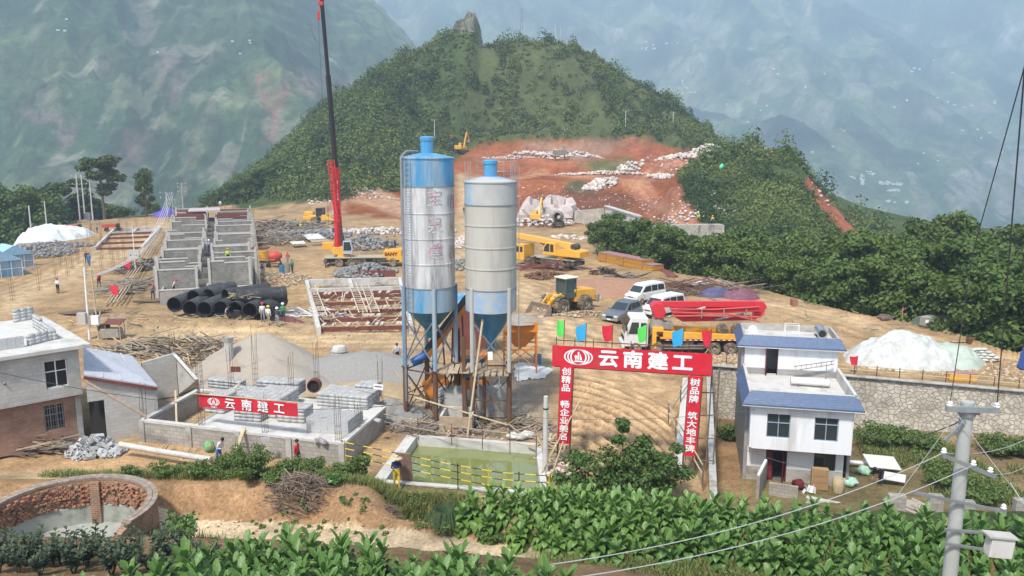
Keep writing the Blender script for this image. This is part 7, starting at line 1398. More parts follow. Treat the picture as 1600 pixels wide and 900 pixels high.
v=GP(1505,535);tag(MB().box((0,0,.1),(2.2,.3,.08)).build('plank',M_WOOD,loc=v,rz=.1),'plank lying on the bank below the fuel tank','plank')
# ---------------------------------------------------------------- rocks and walls at the red cut
def rocks(n,px,py,rx,ry,sz,lb,seed,m=M_ROCKW,h=0):return heapstones('rocks',lb,px,py,rx,ry,h,sz,n,m,seed)
rocks(360,870,246,16,6,.8,'heap of pale blasted rock on the red bench',90,h=3);rocks(200,800,246,10,4,.5,'pale rock strewn along the bench left part',91,h=.5)
rocks(240,940,272,14,3,.6,'line of pale rocks along the red track edge',92,h=1);rocks(260,1085,243,12,6,1.0,'pale boulders beside the saddle track',93,h=2);rocks(120,1110,250,20,5,.5,'pale rubble along the saddle',94);rocks(70,985,262,4,3,.8,'rock patch on the red slope',95);rocks(60,1032,277,4,3,.9,'pale rock outcrop beside the track',96,h=1)
rocks(140,840,350,9,6,.6,'white broken rock below the boulders',97,h=2);rocks(160,1050,347,14,4,.5,'white stones on top of the far stone wall',98,h=.5);rocks(100,940,288,5,3,.9,'white boulders below the track bend',99,h=1);rocks(220,900,320,22,18,.35,'stones scattered on the red slope',100);rocks(120,1070,320,10,14,.4,'stones along the right edge of the red slope',101)
rocks(80,545,302,12,4,.6,'white rocks at the left red slope',102);rocks(60,1225,240,12,5,.7,'red and pale rocks along the knoll top',103);rocks(50,905,372,5,3,.5,'white stones in front of the small trees',104)
for(px,py,d,s,lb,sd)in[(862,325,176,(3.6,3,4.0),'largest pale angular boulder below the red cut',1),(884,332,174,(3.2,2.5,3.6),'pale leaning boulder right of the largest',2),(852,338,172,(2.6,2,2.2),'low pale boulder in front of the largest',3),(830,318,182,(2.5,2,3.2),'pale boulder behind the small excavator',4)]:
    v=dp(px,py,d);b=MB();blob(b,(0,0,s[2]*.25),s,sd*7,11,8,.28);tag(b.build('boulder',mat('boulder_stone',(.52,.45,.42),.9,var=.2,scale=.6,bump=.6,dirt=(.33,.22,.18),dirt_amt=.2),loc=(v.x,v.y,gz(v.x,v.y))),lb,'boulder')
v=dp(738,48,328);b=MB();[blob(b,(x,0,z),s,k+3,10,8,.3)for k,(x,z,s)in enumerate([(0,-1,(3.2,4,7)),(-5,-2,(4,4,5)),(2,-7,(2.2,3,8)),(-9,-4.5,(3,3,4))])];tag(b.build('summit_crag',mat('dark_crag',(.20,.19,.15),.95,var=.35,scale=.5,bump=1,dirt=(.07,.09,.04),dirt_amt=.45),loc=v),'dark craggy rock standing on the hill summit','rock')
p0,p1=dp(946,345,166),dp(998,357,152);z0=p0.z;t=T('slab_wall','tall pale concrete wall slab below the red slope','wall',(0,0,0));b=MB();q0,q1=dp(946,322,166),dp(998,338,152);n_=Vector((.4,.6,0));b.add([q0,q1,Vector((q1.x,q1.y,-2)),Vector((q0.x,q0.y,-2)),q0+n_,q1+n_,Vector((q1.x,q1.y,-2))+n_,Vector((q0.x,q0.y,-2))+n_],[(0,1,2,3),(0,4,5,1),(4,7,6,5),(0,3,7,4),(1,5,6,2)]);b.build('slab',M_CONCL,t);b=MB();b.bar(q0+n_*.5,q1+n_*.5,1.0,.25);b.build('coping',M_CONCL,t)
def swall(name,lb,a,c,zb,th=1.2):
    b=MB();n_=Vector((0,th,0));b.add([a,c,Vector((c.x,c.y-.5,zb)),Vector((a.x,a.y-.5,zb)),a+n_,c+n_,Vector((c.x,c.y,zb))+n_,Vector((a.x,a.y,zb))+n_],[(0,1,2,3),(0,4,5,1),(4,7,6,5),(0,3,7,4),(1,5,6,2)]);return tag(b.build(name,M_STONE),lb,'wall')
swall('stone_wall','low stone wall left of the tall concrete slab',dp(898,330,170),dp(944,326,168),-1);swall('stone_wall','stone wall under the track end, right of concrete slab',dp(998,352,150),dp(1132,352,138),-6,3)
b=MB();[b.bar(at(1290,392,0)*0+dp(1291+k*4,380,128),Vector((dp(1291+k*4,398,126).x,126,dp(1291,398,126).z-1)),.25)for k in range(3)];
# ---------------------------------------------------------------- far settlements
rngv=np.random.default_rng(17);M_H1=mat('far_white_wall',(.75,.75,.74),.8);M_H2=mat('far_grey_roof',(.45,.43,.42),.8);NH=[]
def hfar(px,py):
    r=ray(px,py);r=r/r.y;d=np.linspace(700,4200,1800);hz=FAR(r.x*d,d);zz=CAMZ+r.z*d;k=np.argmax(zz<hz);return Vector((r.x*d[k],d[k],float(hz[k])))if zz[k]<hz[k]else None
vil=[((1165,288),(1362,276)),((1345,275),(1350,290)),((1372,285),(1410,290)),((1355,268),(1375,275)),((1385,298),(1405,300)),((1320,325),(1345,330)),((1384,315),(1420,318)),((1060,150),(1090,110)),((1375,150),(1560,170)),((840,55),(870,75)),((1000,65),(1060,80)),((1400,90),(1500,120)),((1100,160),(1200,200)),((1200,100),(1300,140)),((1500,200),(1600,250)),((20,30),(120,90)),((240,60),(420,130)),((1260,200),(1330,240)),((1430,225),(1480,260))]
cnt=[10,12,22,6,12,16,8,8,10,6,9,5,5,4,6,3,5,3,4]
proto=None
for(a,c),n_ in zip(vil,cnt):
    for k in range(n_):
        v=hfar(rngv.uniform(min(a[0],c[0]),max(a[0],c[0])),rngv.uniform(min(a[1],c[1]),max(a[1],c[1])))
        if v is None:continue
        if proto is None:
            proto=T('valley_house','tiny white house in a village across the valley','house',v,0,'white houses scattered across the valley');b=MB();b.box((0,0,3),(11,9,7));b.build('wall',M_H1,proto);b=MB();b.box((0,0,6.9),(12,10,.8));b.build('roof',M_H2,proto);o=proto
        else:o=dup(proto,v,rngv.random()*3)
        s=v.y/4200;o.scale=(s*rngv.uniform(.7,1.5),s,s*rngv.uniform(.7,1.3));o['label']='tiny white house on the left mountain side' if v.x<0 else 'tiny white house in a village across the valley'
# ---------------------------------------------------------------- near utility pole and its lines
d0=17.5;top=dp(1512,628,d0);bot=dp(1480,900,d0);t=T('big_utility_pole','big concrete utility pole with crossarms at lower right','utility pole',(top.x,d0,bot.z-2.5));zt=top.z-(bot.z-2.5)
b=MB();b.cyl((0,0,0),(0,0,zt),.175,.14,24);b.build('shaft',mat('pole_concrete',(.40,.41,.38),.8,var=.08,scale=3,dirt=(.32,.33,.30),dirt_amt=.3),t,smooth=True)
M_GALV=mat('galvanised',(.36,.38,.38),.5,.5,var=.15,scale=5)
b=MB();b.cyl((0,0,zt-.32),(0,0,zt-.18),.19,n=20);b.box((.24,0,zt-.25),(.12,.08,.1));b.build('collar',M_STEEL,t)
def arm(x0,x1,z,yy=-.18,tilt=0.0,ins=(),w=.07,nm='crossarm',m=None):
    b=MB();b.bar((x0,yy,z-tilt*x0),(x1,yy,z-tilt*x1),w,w*1.2);a=b.build(nm,m or M_GALV,t)
    for x in ins:b=MB();b.lathe([(.02,0),(.05,.02),(.065,.06),(.035,.08),(.055,.11),(.03,.15),(0,.16)],(x,yy,z-tilt*x+.03),n=12);b.build('insulator',M_WSH,a,smooth=True)
arm(-.58,.62,zt-.12,-.18,.03,(-.5,.56),.1);arm(-.62,.62,zt-1.42,-.3,.42,(-.6,.1,.5),.07,m=M_STEEL);arm(-1.2,1.0,zt-2.35,-.22,.22,(.95,),.055,m=M_STEEL);arm(-.35,1.15,zt-3.05,-.2,.1,(),.05,m=M_STEEL);arm(-.3,1.05,zt-3.42,-.2,.16,(),.05,m=M_STEEL)
b=MB();b.bar((-.1,-.15,zt-.4),(-.55,-.2,zt-.85),.05);b.build('strut',M_STEEL,t)
b=MB();b.box((.88,-.32,zt-3.38),(.54,.28,.46),ry=.1);bx=b.build('meter_box',mat('box_enamel',(.58,.57,.53),.5,var=.08,dirt=(.45,.42,.36),dirt_amt=.2),t,bevel=.015);b=MB();b.box((.88,-.32,zt-3.1),(.68,.36,.04),ry=.1);b.build('lid',M_BEIGE,bx)
def pw(x,y,z):return Vector((top.x+x,d0+y,bot.z-2.5+z))
M_WIRE=mat('pale_cable',(.55,.55,.54),.5,.2);M_WIRED=mat('dark_cable',(.10,.10,.10),.6)
wire('cable','thick dark cable rising from pole top to upper right corner',pw(.56,-.18,zt+.05),dp(1602,95,11.5),.05,.012,M_WIRED);wire('cable','dark cable rising from left end of the top crossarm',pw(-.5,-.18,zt+.05),dp(1520,395,16.0),0,.010,M_WIRED);wire('cable','dark cable continuing up to the corner',dp(1520,395,16.0),dp(1602,100,12),0,.010,M_WIRED)
wire('cable','pale cable from top crossarm down across the pole',pw(-.5,-.2,zt+.02),pw(1.05,-.35,zt-1.95),.05,.0085,M_WIRE);wire('cable','pale cable running on from the pole to lower right',pw(.95,-.35,zt-1.8),dp(1640,840,15.5),.05,.0085,M_WIRE)
wire('cable','pale cable from pole to left crossing the tobacco field, upper one',pw(-.6,-.3,zt-1.1),dp(860,882,12.5),.35,.0085,M_WIRE);wire('cable','pale cable from pole to left crossing the tobacco field, lower one',pw(.1,-.3,zt-1.4),dp(880,905,12.0),.35,.0085,M_WIRE)
wire('cable','pale cable leaving the pole towards the right edge, upper',pw(-.6,-.3,zt-1.1),dp(1640,665,22),.3,.0075,M_WIRE);wire('cable','pale cable leaving the pole towards the right edge, lower',pw(.5,-.3,zt-1.6),dp(1640,695,22),.3,.0075,M_WIRE)
wire('cable','dark cable along the stone wall from the house to the pole',Vector(hp(5.8,2,4.2)),pw(.1,0,zt-.35),1.0,.014,M_WIRED);wire('cable','dark cable across the front of the white house',dp(1112,680,30),dp(1330,740,28),.3,.010,M_WIRED)
wire('cable','thin dark cable across the grey house and foundation',dp(-20,578,26),dp(700,622,34),.9,.013,M_WIRED);wire('cable','thin dark cable over the pond railings',dp(560,610,33),dp(1180,640,30),.8,.010,M_WIRED)
wire('cable','pale guy cable from pole top to ground on left',pw(-.3,-.1,zt-.3),pw(-1.3,.4,zt-2.6),0,.007,M_WIRE)
tag(MB().cyl(dp(134,596,39.8),dp(230,652,40.5),.07,n=7).build('long_pole',M_WOOD,smooth=True),'long brown pole slanting down from the grey house corner','pole')
# ---------------------------------------------------------------- litter on the site
q=np.concatenate([pix_scatter(900,[(60,440),(330,345),(900,420),(1330,500),(1500,545),(1000,560),(150,545)],0,31),pix_scatter(500,[(150,500),(480,500),(640,520),(640,545),(150,545)],0,32),pix_scatter(260,[(640,640),(850,660),(850,690),(640,680)],0,33)]);rubble('litter','small stones and crumbs strewn over the site',q,.085,MATS['tan_rock'],34)
for k,(px,py,rx,ry)in enumerate([(560,450,30,24),(300,500,14,5),(900,445,18,12),(1250,500,14,6)]):v=at(px,py);sticks('scrap_timber','scattered sticks and offcuts on the bare ground, patch %s'%['beyond the footing grid','before the black pipes','round the loader','behind the white house'][k],70,v.x,v.y,rx,ry,.05,1.6,.07,[M_WOOD,M_DUST,M_BAMB],90+k)
# ---------------------------------------------------------------- place the hollow blocks
hb=hollow_block().build('hollow_block',M_BLOCK);BLK.sort(key=lambda M:M.to_translation().y);near,far=BLK[:296],BLK[296:]
print('blocks',len(BLK));gb='hollow grey concrete blocks'
def blabel(p):
    if p.y<40.5 and p.x<-16.5:return 'hollow grey block in the loose heap before the grey house'
    if p.z>4:return 'hollow grey block laid loose on the white roof slab'
    return 'hollow grey block in the neat stacks on the foundation slab'
for i,M in enumerate(near):
    o=hb if i==0 else hb.copy()
    if i:C.objects.link(o)
    o.matrix_world=M;tag(o,blabel(M.to_translation()),'concrete block',gb)
me=hb.data;v=np.empty(len(me.vertices)*3);me.vertices.foreach_get('co',v);v=v.reshape(-1,3);f=np.array([tuple(p.vertices)for p in me.polygons]);Vs=[];Fs=[];o_=0
for M in far:Mn=np.array(M);Vs.append(v@Mn[:3,:3].T+Mn[:3,3]);Fs.append(f+o_);o_+=len(v)
tag(npmesh('block_stacks',np.concatenate(Vs),np.concatenate(Fs),M_BLOCK),'remaining hollow blocks of stacks and parapets',None,None,'stuff')
# ---------------------------------------------------------------- vehicles
M_RIM=mat('dusty_rim',(.34,.29,.22),.7,.2,var=.2,scale=5)
M_TYRE=mat('dusty_tyre',(.11,.09,.07),.9,var=.35,scale=4,dirt=(.34,.26,.17),dirt_amt=.45)
M_CHAS=mat('dark_chassis',(.07,.065,.06),.7,.2,var=.3,dirt=(.25,.19,.13),dirt_amt=.35)
M_RED=mat('pump_red',(.62,.035,.05),.35,var=.06,spec=.5)
M_CRED=mat('crane_red',(.60,.03,.035),.4,var=.06)
M_VWHT=mat('vehicle_white',(.70,.70,.69),.35,var=.04,spec=.5,dirt=(.5,.44,.35),dirt_amt=.15)
M_LAMP=mat('lamp_glass',(.7,.7,.65),.2,spec=.7)
M_REDL=mat('red_lamp',(.45,.02,.02),.3)
def wheel(t,x,y,r,w,z=None,rimm=None,tread=False):
    z=r if z is None else z;b=MB();M=Matrix.Translation((x,y,z))@Matrix.Rotation(PI/2,4,'X')
    b.lathe([(r*.55,-w/2),(r*.9,-w/2),(r,-w*.36),(r,w*.36),(r*.9,w/2),(r*.55,w/2)],n=24,M=M)
    if tread:
        for k in range(20):a=2*PI*k/20;b.box((x+math.cos(a)*r,y,z+math.sin(a)*r),(.08,w*.8,.14),ry=-a)
    o=b.build('wheel',M_TYRE,t,smooth=True);b=MB();b.lathe([(r*.57,-w*.4),(r*.5,-w*.25),(r*.25,-w*.2),(r*.22,-w*.42),(0,-w*.42)],n=16,M=M);b.lathe([(r*.57,w*.4),(r*.5,w*.25),(r*.25,w*.2),(r*.22,w*.42),(0,w*.42)],n=16,M=M);b.build('rim',rimm or M_RIM,o,smooth=True);return o
def part(t,name,m,fn,bevel=0,smooth=False):b=MB();fn(b);return b.build(name,m,t,bevel=bevel,smooth=smooth)
def lamp(t,x,y,z,s=(.05,.3,.16),m=None,nm='headlight'):b=MB();b.box((x,y,z),s);return b.build(nm,m or M_LAMP,t,bevel=.01)
p0,p1=at(538,414),at(612,413);v=at(572,414);az=math.atan2(p1.y-p0.y,p1.x-p0.x)
t=T('mobile_crane','orange truck crane with tall red and black boom raised','crane',(v.x,v.y,gz(v.x,v.y)),az);P=part
P(t,'chassis',M_CHAS,lambda b:(b.box((0,0,.85),(10.6,1.1,.5)),b.box((2.2,0,.95),(1.4,2.4,.7)),b.box((-5.3,0,.8),(.4,2.6,.5)),b.box((-.8,0,.9),(1.8,2.3,.6))))
P(t,'deck',mat('dusty_deck',(.42,.36,.26),.8,var=.2),lambda b:b.box((-1.2,0,1.3),(8.6,2.5,.18)),.03)
P(t,'engine_hood',M_YELL,lambda b:b.prism([(2.3,1.2),(2.6,2.2),(4.1,2.35),(5.6,2.35),(5.6,.9),(2.6,.9)],-1.2,1.2),.05)
cb_=P(t,'cab',M_YELL,lambda b:b.prism([(4.6,.6),(4.6,2.5),(6.1,2.45),(6.5,1.6),(6.5,.6)],-1.25,.2),.06);P(cb_,'side_window',M_GLASS,lambda b:b.box((5.35,-1.26,1.85),(.85,.03,.75)),.02);P(cb_,'windscreen',M_GLASS,lambda b:b.box((6.32,-.5,1.98),(.04,1.2,.8),ry=-.42))
text_mesh('SANY',.62,'lettering',mat('dark_red_letter',(.18,.02,.02),.6),t,(3.5,-1.22,1.72),(PI/2,0,0),.05,.004,sx=1.1)
for x in(-3.5,-1.9,3.7):
    for y in(-1.1,1.1):wheel(t,x,y,.58,.42)
for x in(-5.2,1.3):
    for y in(-1.35,1.35):P(t,'outrigger',M_CHAS,lambda b,x=x,y=y:(b.box((x,y*1.15,.95),(.3,.8,.3)),b.box((x,y*1.4,.5),(.16,.16,.9)),b.cyl((x,y*1.4,.0),(x,y*1.4,.06),.25,n=12)))
P(t,'turntable',M_YELL,lambda b:(b.cyl((-3.0,0,1.35),(-3.0,0,1.7),.95,n=20),b.prism([(-4.4,1.7),(-4.4,2.6),(-2.6,2.8),(-1.9,2.3),(-1.9,1.7)],-.7,1.1)),.04)
oc=P(t,'operator_cab',mat('crane_grey',(.45,.46,.46),.4),lambda b:b.prism([(-3.0,1.8),(-2.9,3.6),(-1.9,3.6),(-1.6,2.6),(-1.7,1.8)],-1.2,-.72),.04);P(oc,'window',M_GLASS,lambda b:b.prism([(-2.85,2.3),(-2.78,3.45),(-2.0,3.45),(-1.78,2.6),(-1.85,2.3)],-1.22,-1.19))
CI=(Matrix.Translation(t.location)@Matrix.Rotation(az,4,'Z')).inverted();dB=t.location.y
base=Vector((-3.7,.15,2.5));tipr=CI@dp(525,262,dB-.3);tipb=CI@dp(502,-6,dB-1.2);mid_=base.lerp(tipr,.5)
P(t,'boom_base_section',M_CRED,lambda b:b.bar(base,tipr,.78,.62),.04);P(t,'boom_middle_section',mat('boom_black',(.028,.02,.022),.5,var=.15),lambda b:b.bar(tipr-(tipr-base).normalized()*.5,tipr.lerp(tipb,.55),.54,.44));P(t,'boom_top_section',MATS['boom_black'],lambda b:b.bar(tipr.lerp(tipb,.5),tipb,.40,.34));P(t,'boom_head',M_CRED,lambda b:(b.box(tuple(tipb-Vector((.1,0,.9))),(.6,.5,.5)),b.box(tuple(tipb-Vector((.45,0,2.4))),(.28,.3,1.1))))
P(t,'luffing_cylinder',M_CHAS,lambda b:(b.cyl((-2.8,.1,2.1),base.lerp(tipr,.18)+Vector((.5,0,.0)),.24,n=10),b.cyl(base.lerp(tipr,.18)+Vector((.5,0,0)),base.lerp(tipr,.48)+Vector((.35,0,0)),.15,n=10)))
def lattice(b,a,c,w,n=14):
    ax=(c-a).normalized();s1=ax.orthogonal().normalized()*w;s2=ax.cross(s1)
    K=[s1+s2,s1-s2,-s1-s2,-s1+s2]
    for k in K:b.bar(a+k,c+k,.09)
    for i in range(n):
        p,q=a.lerp(c,i/n),a.lerp(c,(i+1)/n)
        for j in range(4):b.bar(p+K[j],q+K[(j+1)%4],.05)
P(t,'lattice_jib',M_CRED,lambda b:lattice(b,CI@dp(517,250,dB-1.5),CI@dp(529,347,dB-1.7),.3));P(t,'boom_text',M_WHITE,lambda b:[b.box(tuple(base.lerp(tipr,.62+.05*k)+Vector((.05,-.33,0))),(.34,.02,.42))for k in range(5)])
P(t,'hoist_rope',M_DARK,lambda b:b.cyl(tipb-Vector((.5,0,2.8)),Vector((tipb.x-.3,0,4)),.02,n=4))
p0,p1=at(826,412),at(885,419);az=math.atan2(p1.y-p0.y,p1.x-p0.x);v=at(862,417)
t=T('truck_crane','yellow truck crane with lowered boom right of the beige silo','crane',(v.x,v.y,gz(v.x,v.y)),az)
P(t,'chassis',M_CHAS,lambda b:(b.box((0,0,.95),(9.4,1.1,.5)),b.box((.6,0,1.0),(3.5,2.4,.5)),b.box((4.1,0,.9),(.9,2.5,.5))));P(t,'deck',MATS['dusty_deck'],lambda b:b.box((.9,0,1.35),(7.2,2.4,.12)))
cb_=P(t,'cab',M_YELL,lambda b:b.prism([(-5.5,.7),(-5.3,2.9),(-3.9,2.9),(-3.9,.7)],-1.2,1.2),.06)
for(x,w)in((-5.0,.5),(-4.35,.45)):P(cb_,'window',M_GLASS,lambda b,x=x,w=w:b.box((x,-1.22,2.2),(w,.03,.75)),.02)
for x in(-3.2,1.2,2.5):
    for y in(-1.1,1.1):wheel(t,x,y,.56,.42)
P(t,'turntable',M_YELL,lambda b:(b.cyl((1.9,0,1.4),(1.9,0,1.75),.9,n=18),b.prism([(1.2,1.75),(1.2,2.4),(3.0,2.9),(5.4,2.6),(5.4,1.8)],-1.15,1.15)),.06)
oc=P(t,'operator_cab',M_YELL,lambda b:b.prism([(-.6,1.8),(-.45,2.9),(.1,3.55),(1.5,3.55),(1.7,1.8)],-1.35,-.6),.07);P(oc,'window',M_GLASS,lambda b:b.prism([(-.35,2.3),(-.2,2.9),(.2,3.35),(.6,3.35),(.6,2.3)],-1.38,-1.34));P(oc,'window',M_GLASS,lambda b:b.prism([(.75,2.3),(.75,3.3),(1.25,3.3),(1.3,2.3)],-1.38,-1.34))
P(t,'boom',mat('boom_yellow',(.78,.42,.09),.45,var=.08),lambda b:(b.bar((3.6,.1,3.1),(-5.9,.1,3.9),.75,.7),b.bar((-5.6,.1,3.88),(-7.6,.1,4.05),.5,.5)),.04);P(t,'luffing_cylinder',M_DUST,lambda b:b.cyl((1.0,.1,1.9),(-2.2,.1,3.3),.17,n=10));P(t,'winch',M_CHAS,lambda b:b.cyl((3.9,-.6,3.1),(3.9,.6,3.1),.4,n=14));P(t,'outrigger',M_CHAS,lambda b:(b.box((3.9,-1.5,1.0),(.4,.4,.8)),));P(t,'outrigger',M_CHAS,lambda b:b.box((-1.9,-1.4,1.0),(.35,.4,.9)))
v=at(883,484,.1);t=T('wheel_loader','yellow wheel loader with wide dusty bucket facing lower left','loader',(v.x,v.y,gz(v.x,v.y)),R(180+38))
for x,y in((1.35,-1.0),(1.35,1.0),(-1.75,-1.0),(-1.75,1.0)):wheel(t,x,y,.82,.62,tread=True)
P(t,'front_frame',M_YELL,lambda b:b.prism([(.3,.7),(.3,1.7),(1.4,2.0),(2.1,1.6),(2.1,.8)],-.5,.5),.05);P(t,'rear_body',M_YELL,lambda b:(b.prism([(-.6,1.0),(-.6,2.3),(-3.2,2.15),(-3.5,1.9),(-3.5,.9)],-.75,.75),),.08);P(t,'engine_box',mat('pale_yellow',(.78,.50,.12),.5),lambda b:[b.box((-2.3-.28*k,0,1.75),(.1,1.56,.7))for k in range(4)]);P(t,'counterweight',M_DUST,lambda b:b.box((-3.6,0,1.15),(.5,1.9,.8)),.08)
P(t,'axle',M_CHAS,lambda b:(b.box((1.35,0,.8),(.5,1.5,.45)),b.box((-1.75,0,.8),(.5,1.5,.45)),b.box((0,0,.85),(1.6,.6,.4))))
for y in(-1.0,1.0):P(t,'mudguard',M_CHAS,lambda b,y=y:[b.box((1.35+math.cos(a)*.95,y,.82+math.sin(a)*.95),(.3,.6,.05),ry=PI/2-a)for a in np.linspace(.9,2.7,7)])
c_=P(t,'cab',mat('loader_cab',(.10,.12,.11),.4),lambda b:[b.bar((x,y,1.6),(x*1.0,y,3.4),.1)for x in(-.75,.55)for y in(-.7,.7)]+[b.box((-.1,0,1.75),(1.4,1.5,.5))]);P(c_,'glass',mat('green_glass',(.06,.09,.08),.15,spec=.6),lambda b:b.box((-.1,0,2.65),(1.22,1.34,1.35)));P(c_,'cab_roof',mat('cream_roof',(.72,.66,.52),.5,var=.05),lambda b:b.box((-.1,0,3.48),(1.75,1.75,.16)),.06)
for y in(-.45,.45):P(t,'lift_arm',M_YELL,lambda b,y=y:(b.bar((.9,y,1.9),(2.3,y,1.35),.2,.3),b.bar((2.3,y,1.35),(3.1,y,.45),.2,.28)),.02)
P(t,'tilt_link',M_YELL,lambda b:(b.bar((1.2,0,2.0),(2.3,0,1.9),.18,.2),b.bar((2.3,0,2.0),(2.3,0,.9),.16,.2),b.bar((2.3,0,1.9),(3.1,0,1.1),.14)))
b=MB();pr=[(3.2,1.25),(3.05,.8),(3.15,.3),(3.5,.08),(4.3,.02),(4.3,.0),(3.4,.0),(3.05,.25),(2.95,.8),(3.1,1.3)];b.prism(pr,-1.4,1.4);b.prism([(3.15,1.25),(3.05,.3),(3.5,.05),(4.2,.02)],-1.42,-1.38);b.prism([(3.15,1.25),(3.05,.3),(3.5,.05),(4.2,.02)],1.38,1.42);bk=b.build('bucket',mat('dusty_bucket',(.30,.24,.19),.75,.2,var=.3,scale=2,dirt=(.42,.32,.2),dirt_amt=.3),t);P(bk,'tooth',M_STEEL,lambda b:[b.box((4.4,-1.3+k*.37,.03),(.25,.1,.06))for k in range(8)])
for y in(-.5,.5):lamp(t,1.9,y,1.95,(.1,.2,.18))
rubble('bucket_earth','loose earth in front of the loader bucket',disc(260,v.x+1.6,v.y-2.2,3.2,1.6,8),.14,MATS['tan_rock'],110,0,(v.x+1.8,v.y-2.2,3.4,1.8,.5))
v=at(1080,549,-.4);g0=gz(v.x,v.y);t=T('pump_truck','concrete pump truck with white cab, orange deck and folded red boom','pump truck',(v.x,v.y+1.2,g0),R(180-1))
P(t,'chassis',M_CHAS,lambda b:(b.box((-.3,0,.95),(10,1.0,.4)),b.box((.6,0,.85),(1.6,2.3,.6)),b.box((-1.4,0,.8),(1.8,2.35,.35))))
cb_=P(t,'cab',M_VWHT,lambda b:b.prism([(3.5,.65),(3.5,3.05),(4.9,3.1),(5.25,2.3),(5.42,1.6),(5.42,.65)],-1.2,1.2),.08)
P(cb_,'windscreen',M_GLASS,lambda b:b.add([(5.0,-1.08,2.96),(5.0,1.08,2.96),(5.285,1.1,2.3),(5.285,-1.1,2.3),(5.425,1.1,1.74),(5.425,-1.1,1.74)],[(0,1,2,3),(3,2,4,5)]))
for y,s in((1.21,1),(-1.21,1)):P(cb_,'side_window',M_GLASS,lambda b,y=y:b.prism([(4.3,1.75),(4.3,2.7),(4.85,2.7),(5.12,1.75)],y-.01,y+.03));P(cb_,'rear_window',M_GLASS,lambda b,y=y:b.box((3.9,y,2.25),(.45,.02,.8)),.01)
P(cb_,'bumper',M_VWHT,lambda b:(b.box((5.5,0,.72),(.25,2.4,.4)),),.05);P(cb_,'grille',M_DARK,lambda b:(b.box((5.45,0,1.25),(.03,1.5,.3)),));P(cb_,'step',M_CHAS,lambda b:b.box((4.6,0,.5),(.5,2.3,.3)));P(cb_,'mirror',M_DARK,lambda b:(b.box((5.3,1.4,2.3),(.08,.2,.5)),));P(cb_,'wiper',M_DARK,lambda b:b.bar((5.42,-.4,1.85),(5.2,.1,2.3),.02))
for y in(-.85,.85):lamp(cb_,5.63,y,.78)
for x in(4.5,2.75,-1.9+.0,-3.2):
    for y in(-1.05,1.05):wheel(t,x,y,.52,.32 if x>0 else.5)
P(t,'deck',M_YELL,lambda b:(b.prism([(2.3,1.35),(2.3,2.0),(-2.6,1.75),(-5.1,1.7),(-5.1,1.3)],1.0,1.28),b.prism([(2.3,1.35),(2.3,2.0),(-2.6,1.75),(-5.1,1.7),(-5.1,1.3)],-1.28,-1.0),b.box((-1.2,0,1.35),(7.4,2.2,.1))),.02)
P(t,'front_outrigger',M_YELL,lambda b:(b.box((3.0,1.05,1.25),(.35,.3,1.6)),b.box((3.0,-1.05,1.25),(.35,.3,1.6)),b.box((2.7,0,2.05),(.9,2.2,.35))),.03);P(t,'spare_tyre',M_TYRE,lambda b:(b.cyl((-2.6,.5,2.0),(-2.6,.8,2.0),.5,n=20),b.cyl((-3.8,.5,2.0),(-3.8,.8,2.0),.5,n=20)),smooth=True)
P(t,'side_guard',M_STEEL,lambda b:[b.box((.6,y,z),(3.2,.05,.1))for y in(-1.22,1.22)for z in(.55,.8)]);P(t,'stripe',M_RW,lambda b:b.box((-1.4,1.29,1.27),(7.2,.01,.08)));P(t,'hopper',M_DUST,lambda b:b.lathe([(.6,.7),(1.0,1.7),(1.05,1.75)],(-5.6,0,0),n=4,a0=PI/4,a1=PI/4+2*PI))
P(t,'boom_pedestal',M_DUST,lambda b:(b.lathe([(.75,1.6),(.7,2.2),(.45,2.9),(.5,3.1)],(2.6,0,0),n=18),b.box((2.1,0,2.25),(1.4,1.2,.5))))
P(t,'boom_turret',M_RED,lambda b:b.prism([(2.2,2.9),(2.9,2.9),(3.25,3.9),(2.9,4.2),(2.3,4.1),(2.0,3.4)],-.6,.6),.06)
P(t,'boom_section',M_RED,lambda b:b.bar((2.9,.1,4.0),(-5.4,.1,4.05),.34,.5),.03);P(t,'boom_section',M_RED,lambda b:(b.bar((1.4,.62,3.35),(-5.6,.62,3.75),.26,.42),),.03);P(t,'boom_section',M_RED,lambda b:b.bar((1.0,-.5,3.4),(-5.9,-.5,3.6),.28,.4),.03);P(t,'boom_section',M_RED,lambda b:b.bar((.6,.1,2.75),(-5.0,.1,2.9),.3,.4),.03)
P(t,'boom_joint',M_RED,lambda b:(b.prism([(-5.2,2.7),(-5.9,3.2),(-6.2,3.9),(-5.9,4.3),(-5.2,4.3)],-.25,.45),b.prism([(.6,2.6),(1.3,3.0),(1.6,3.7),(1.0,3.7),(.4,3.1)],-.3,.5)),.04)
P(t,'delivery_pipe',mat('pipe_red',(.55,.10,.09),.5,var=.2),lambda b:(b.tube([(1.6,.85,3.15),(-1,.85,3.2),(-5.6,.85,3.1),(-5.9,.85,3.4)],.07,8),b.tube([(1.8,.85,3.75),(-2,.85,3.72),(-5.4,.85,3.95)],.06,8),b.tube([(1.6,.9,3.5),(-3,.9,3.35),(-5.5,.9,2.75)],.06,8)),smooth=True);P(t,'boom_cylinder',M_STEEL,lambda b:(b.cyl((1.8,.4,3.0),(-1.2,.4,3.8),.11,n=10),b.cyl((-2.0,.5,2.75),(-4.3,.5,3.3),.09,n=10)));P(t,'pipe_clamp',M_DUST,lambda b:[b.box((x,.88,3.4),(.08,.16,.75))for x in(-.8,-2.6,-4.4)])
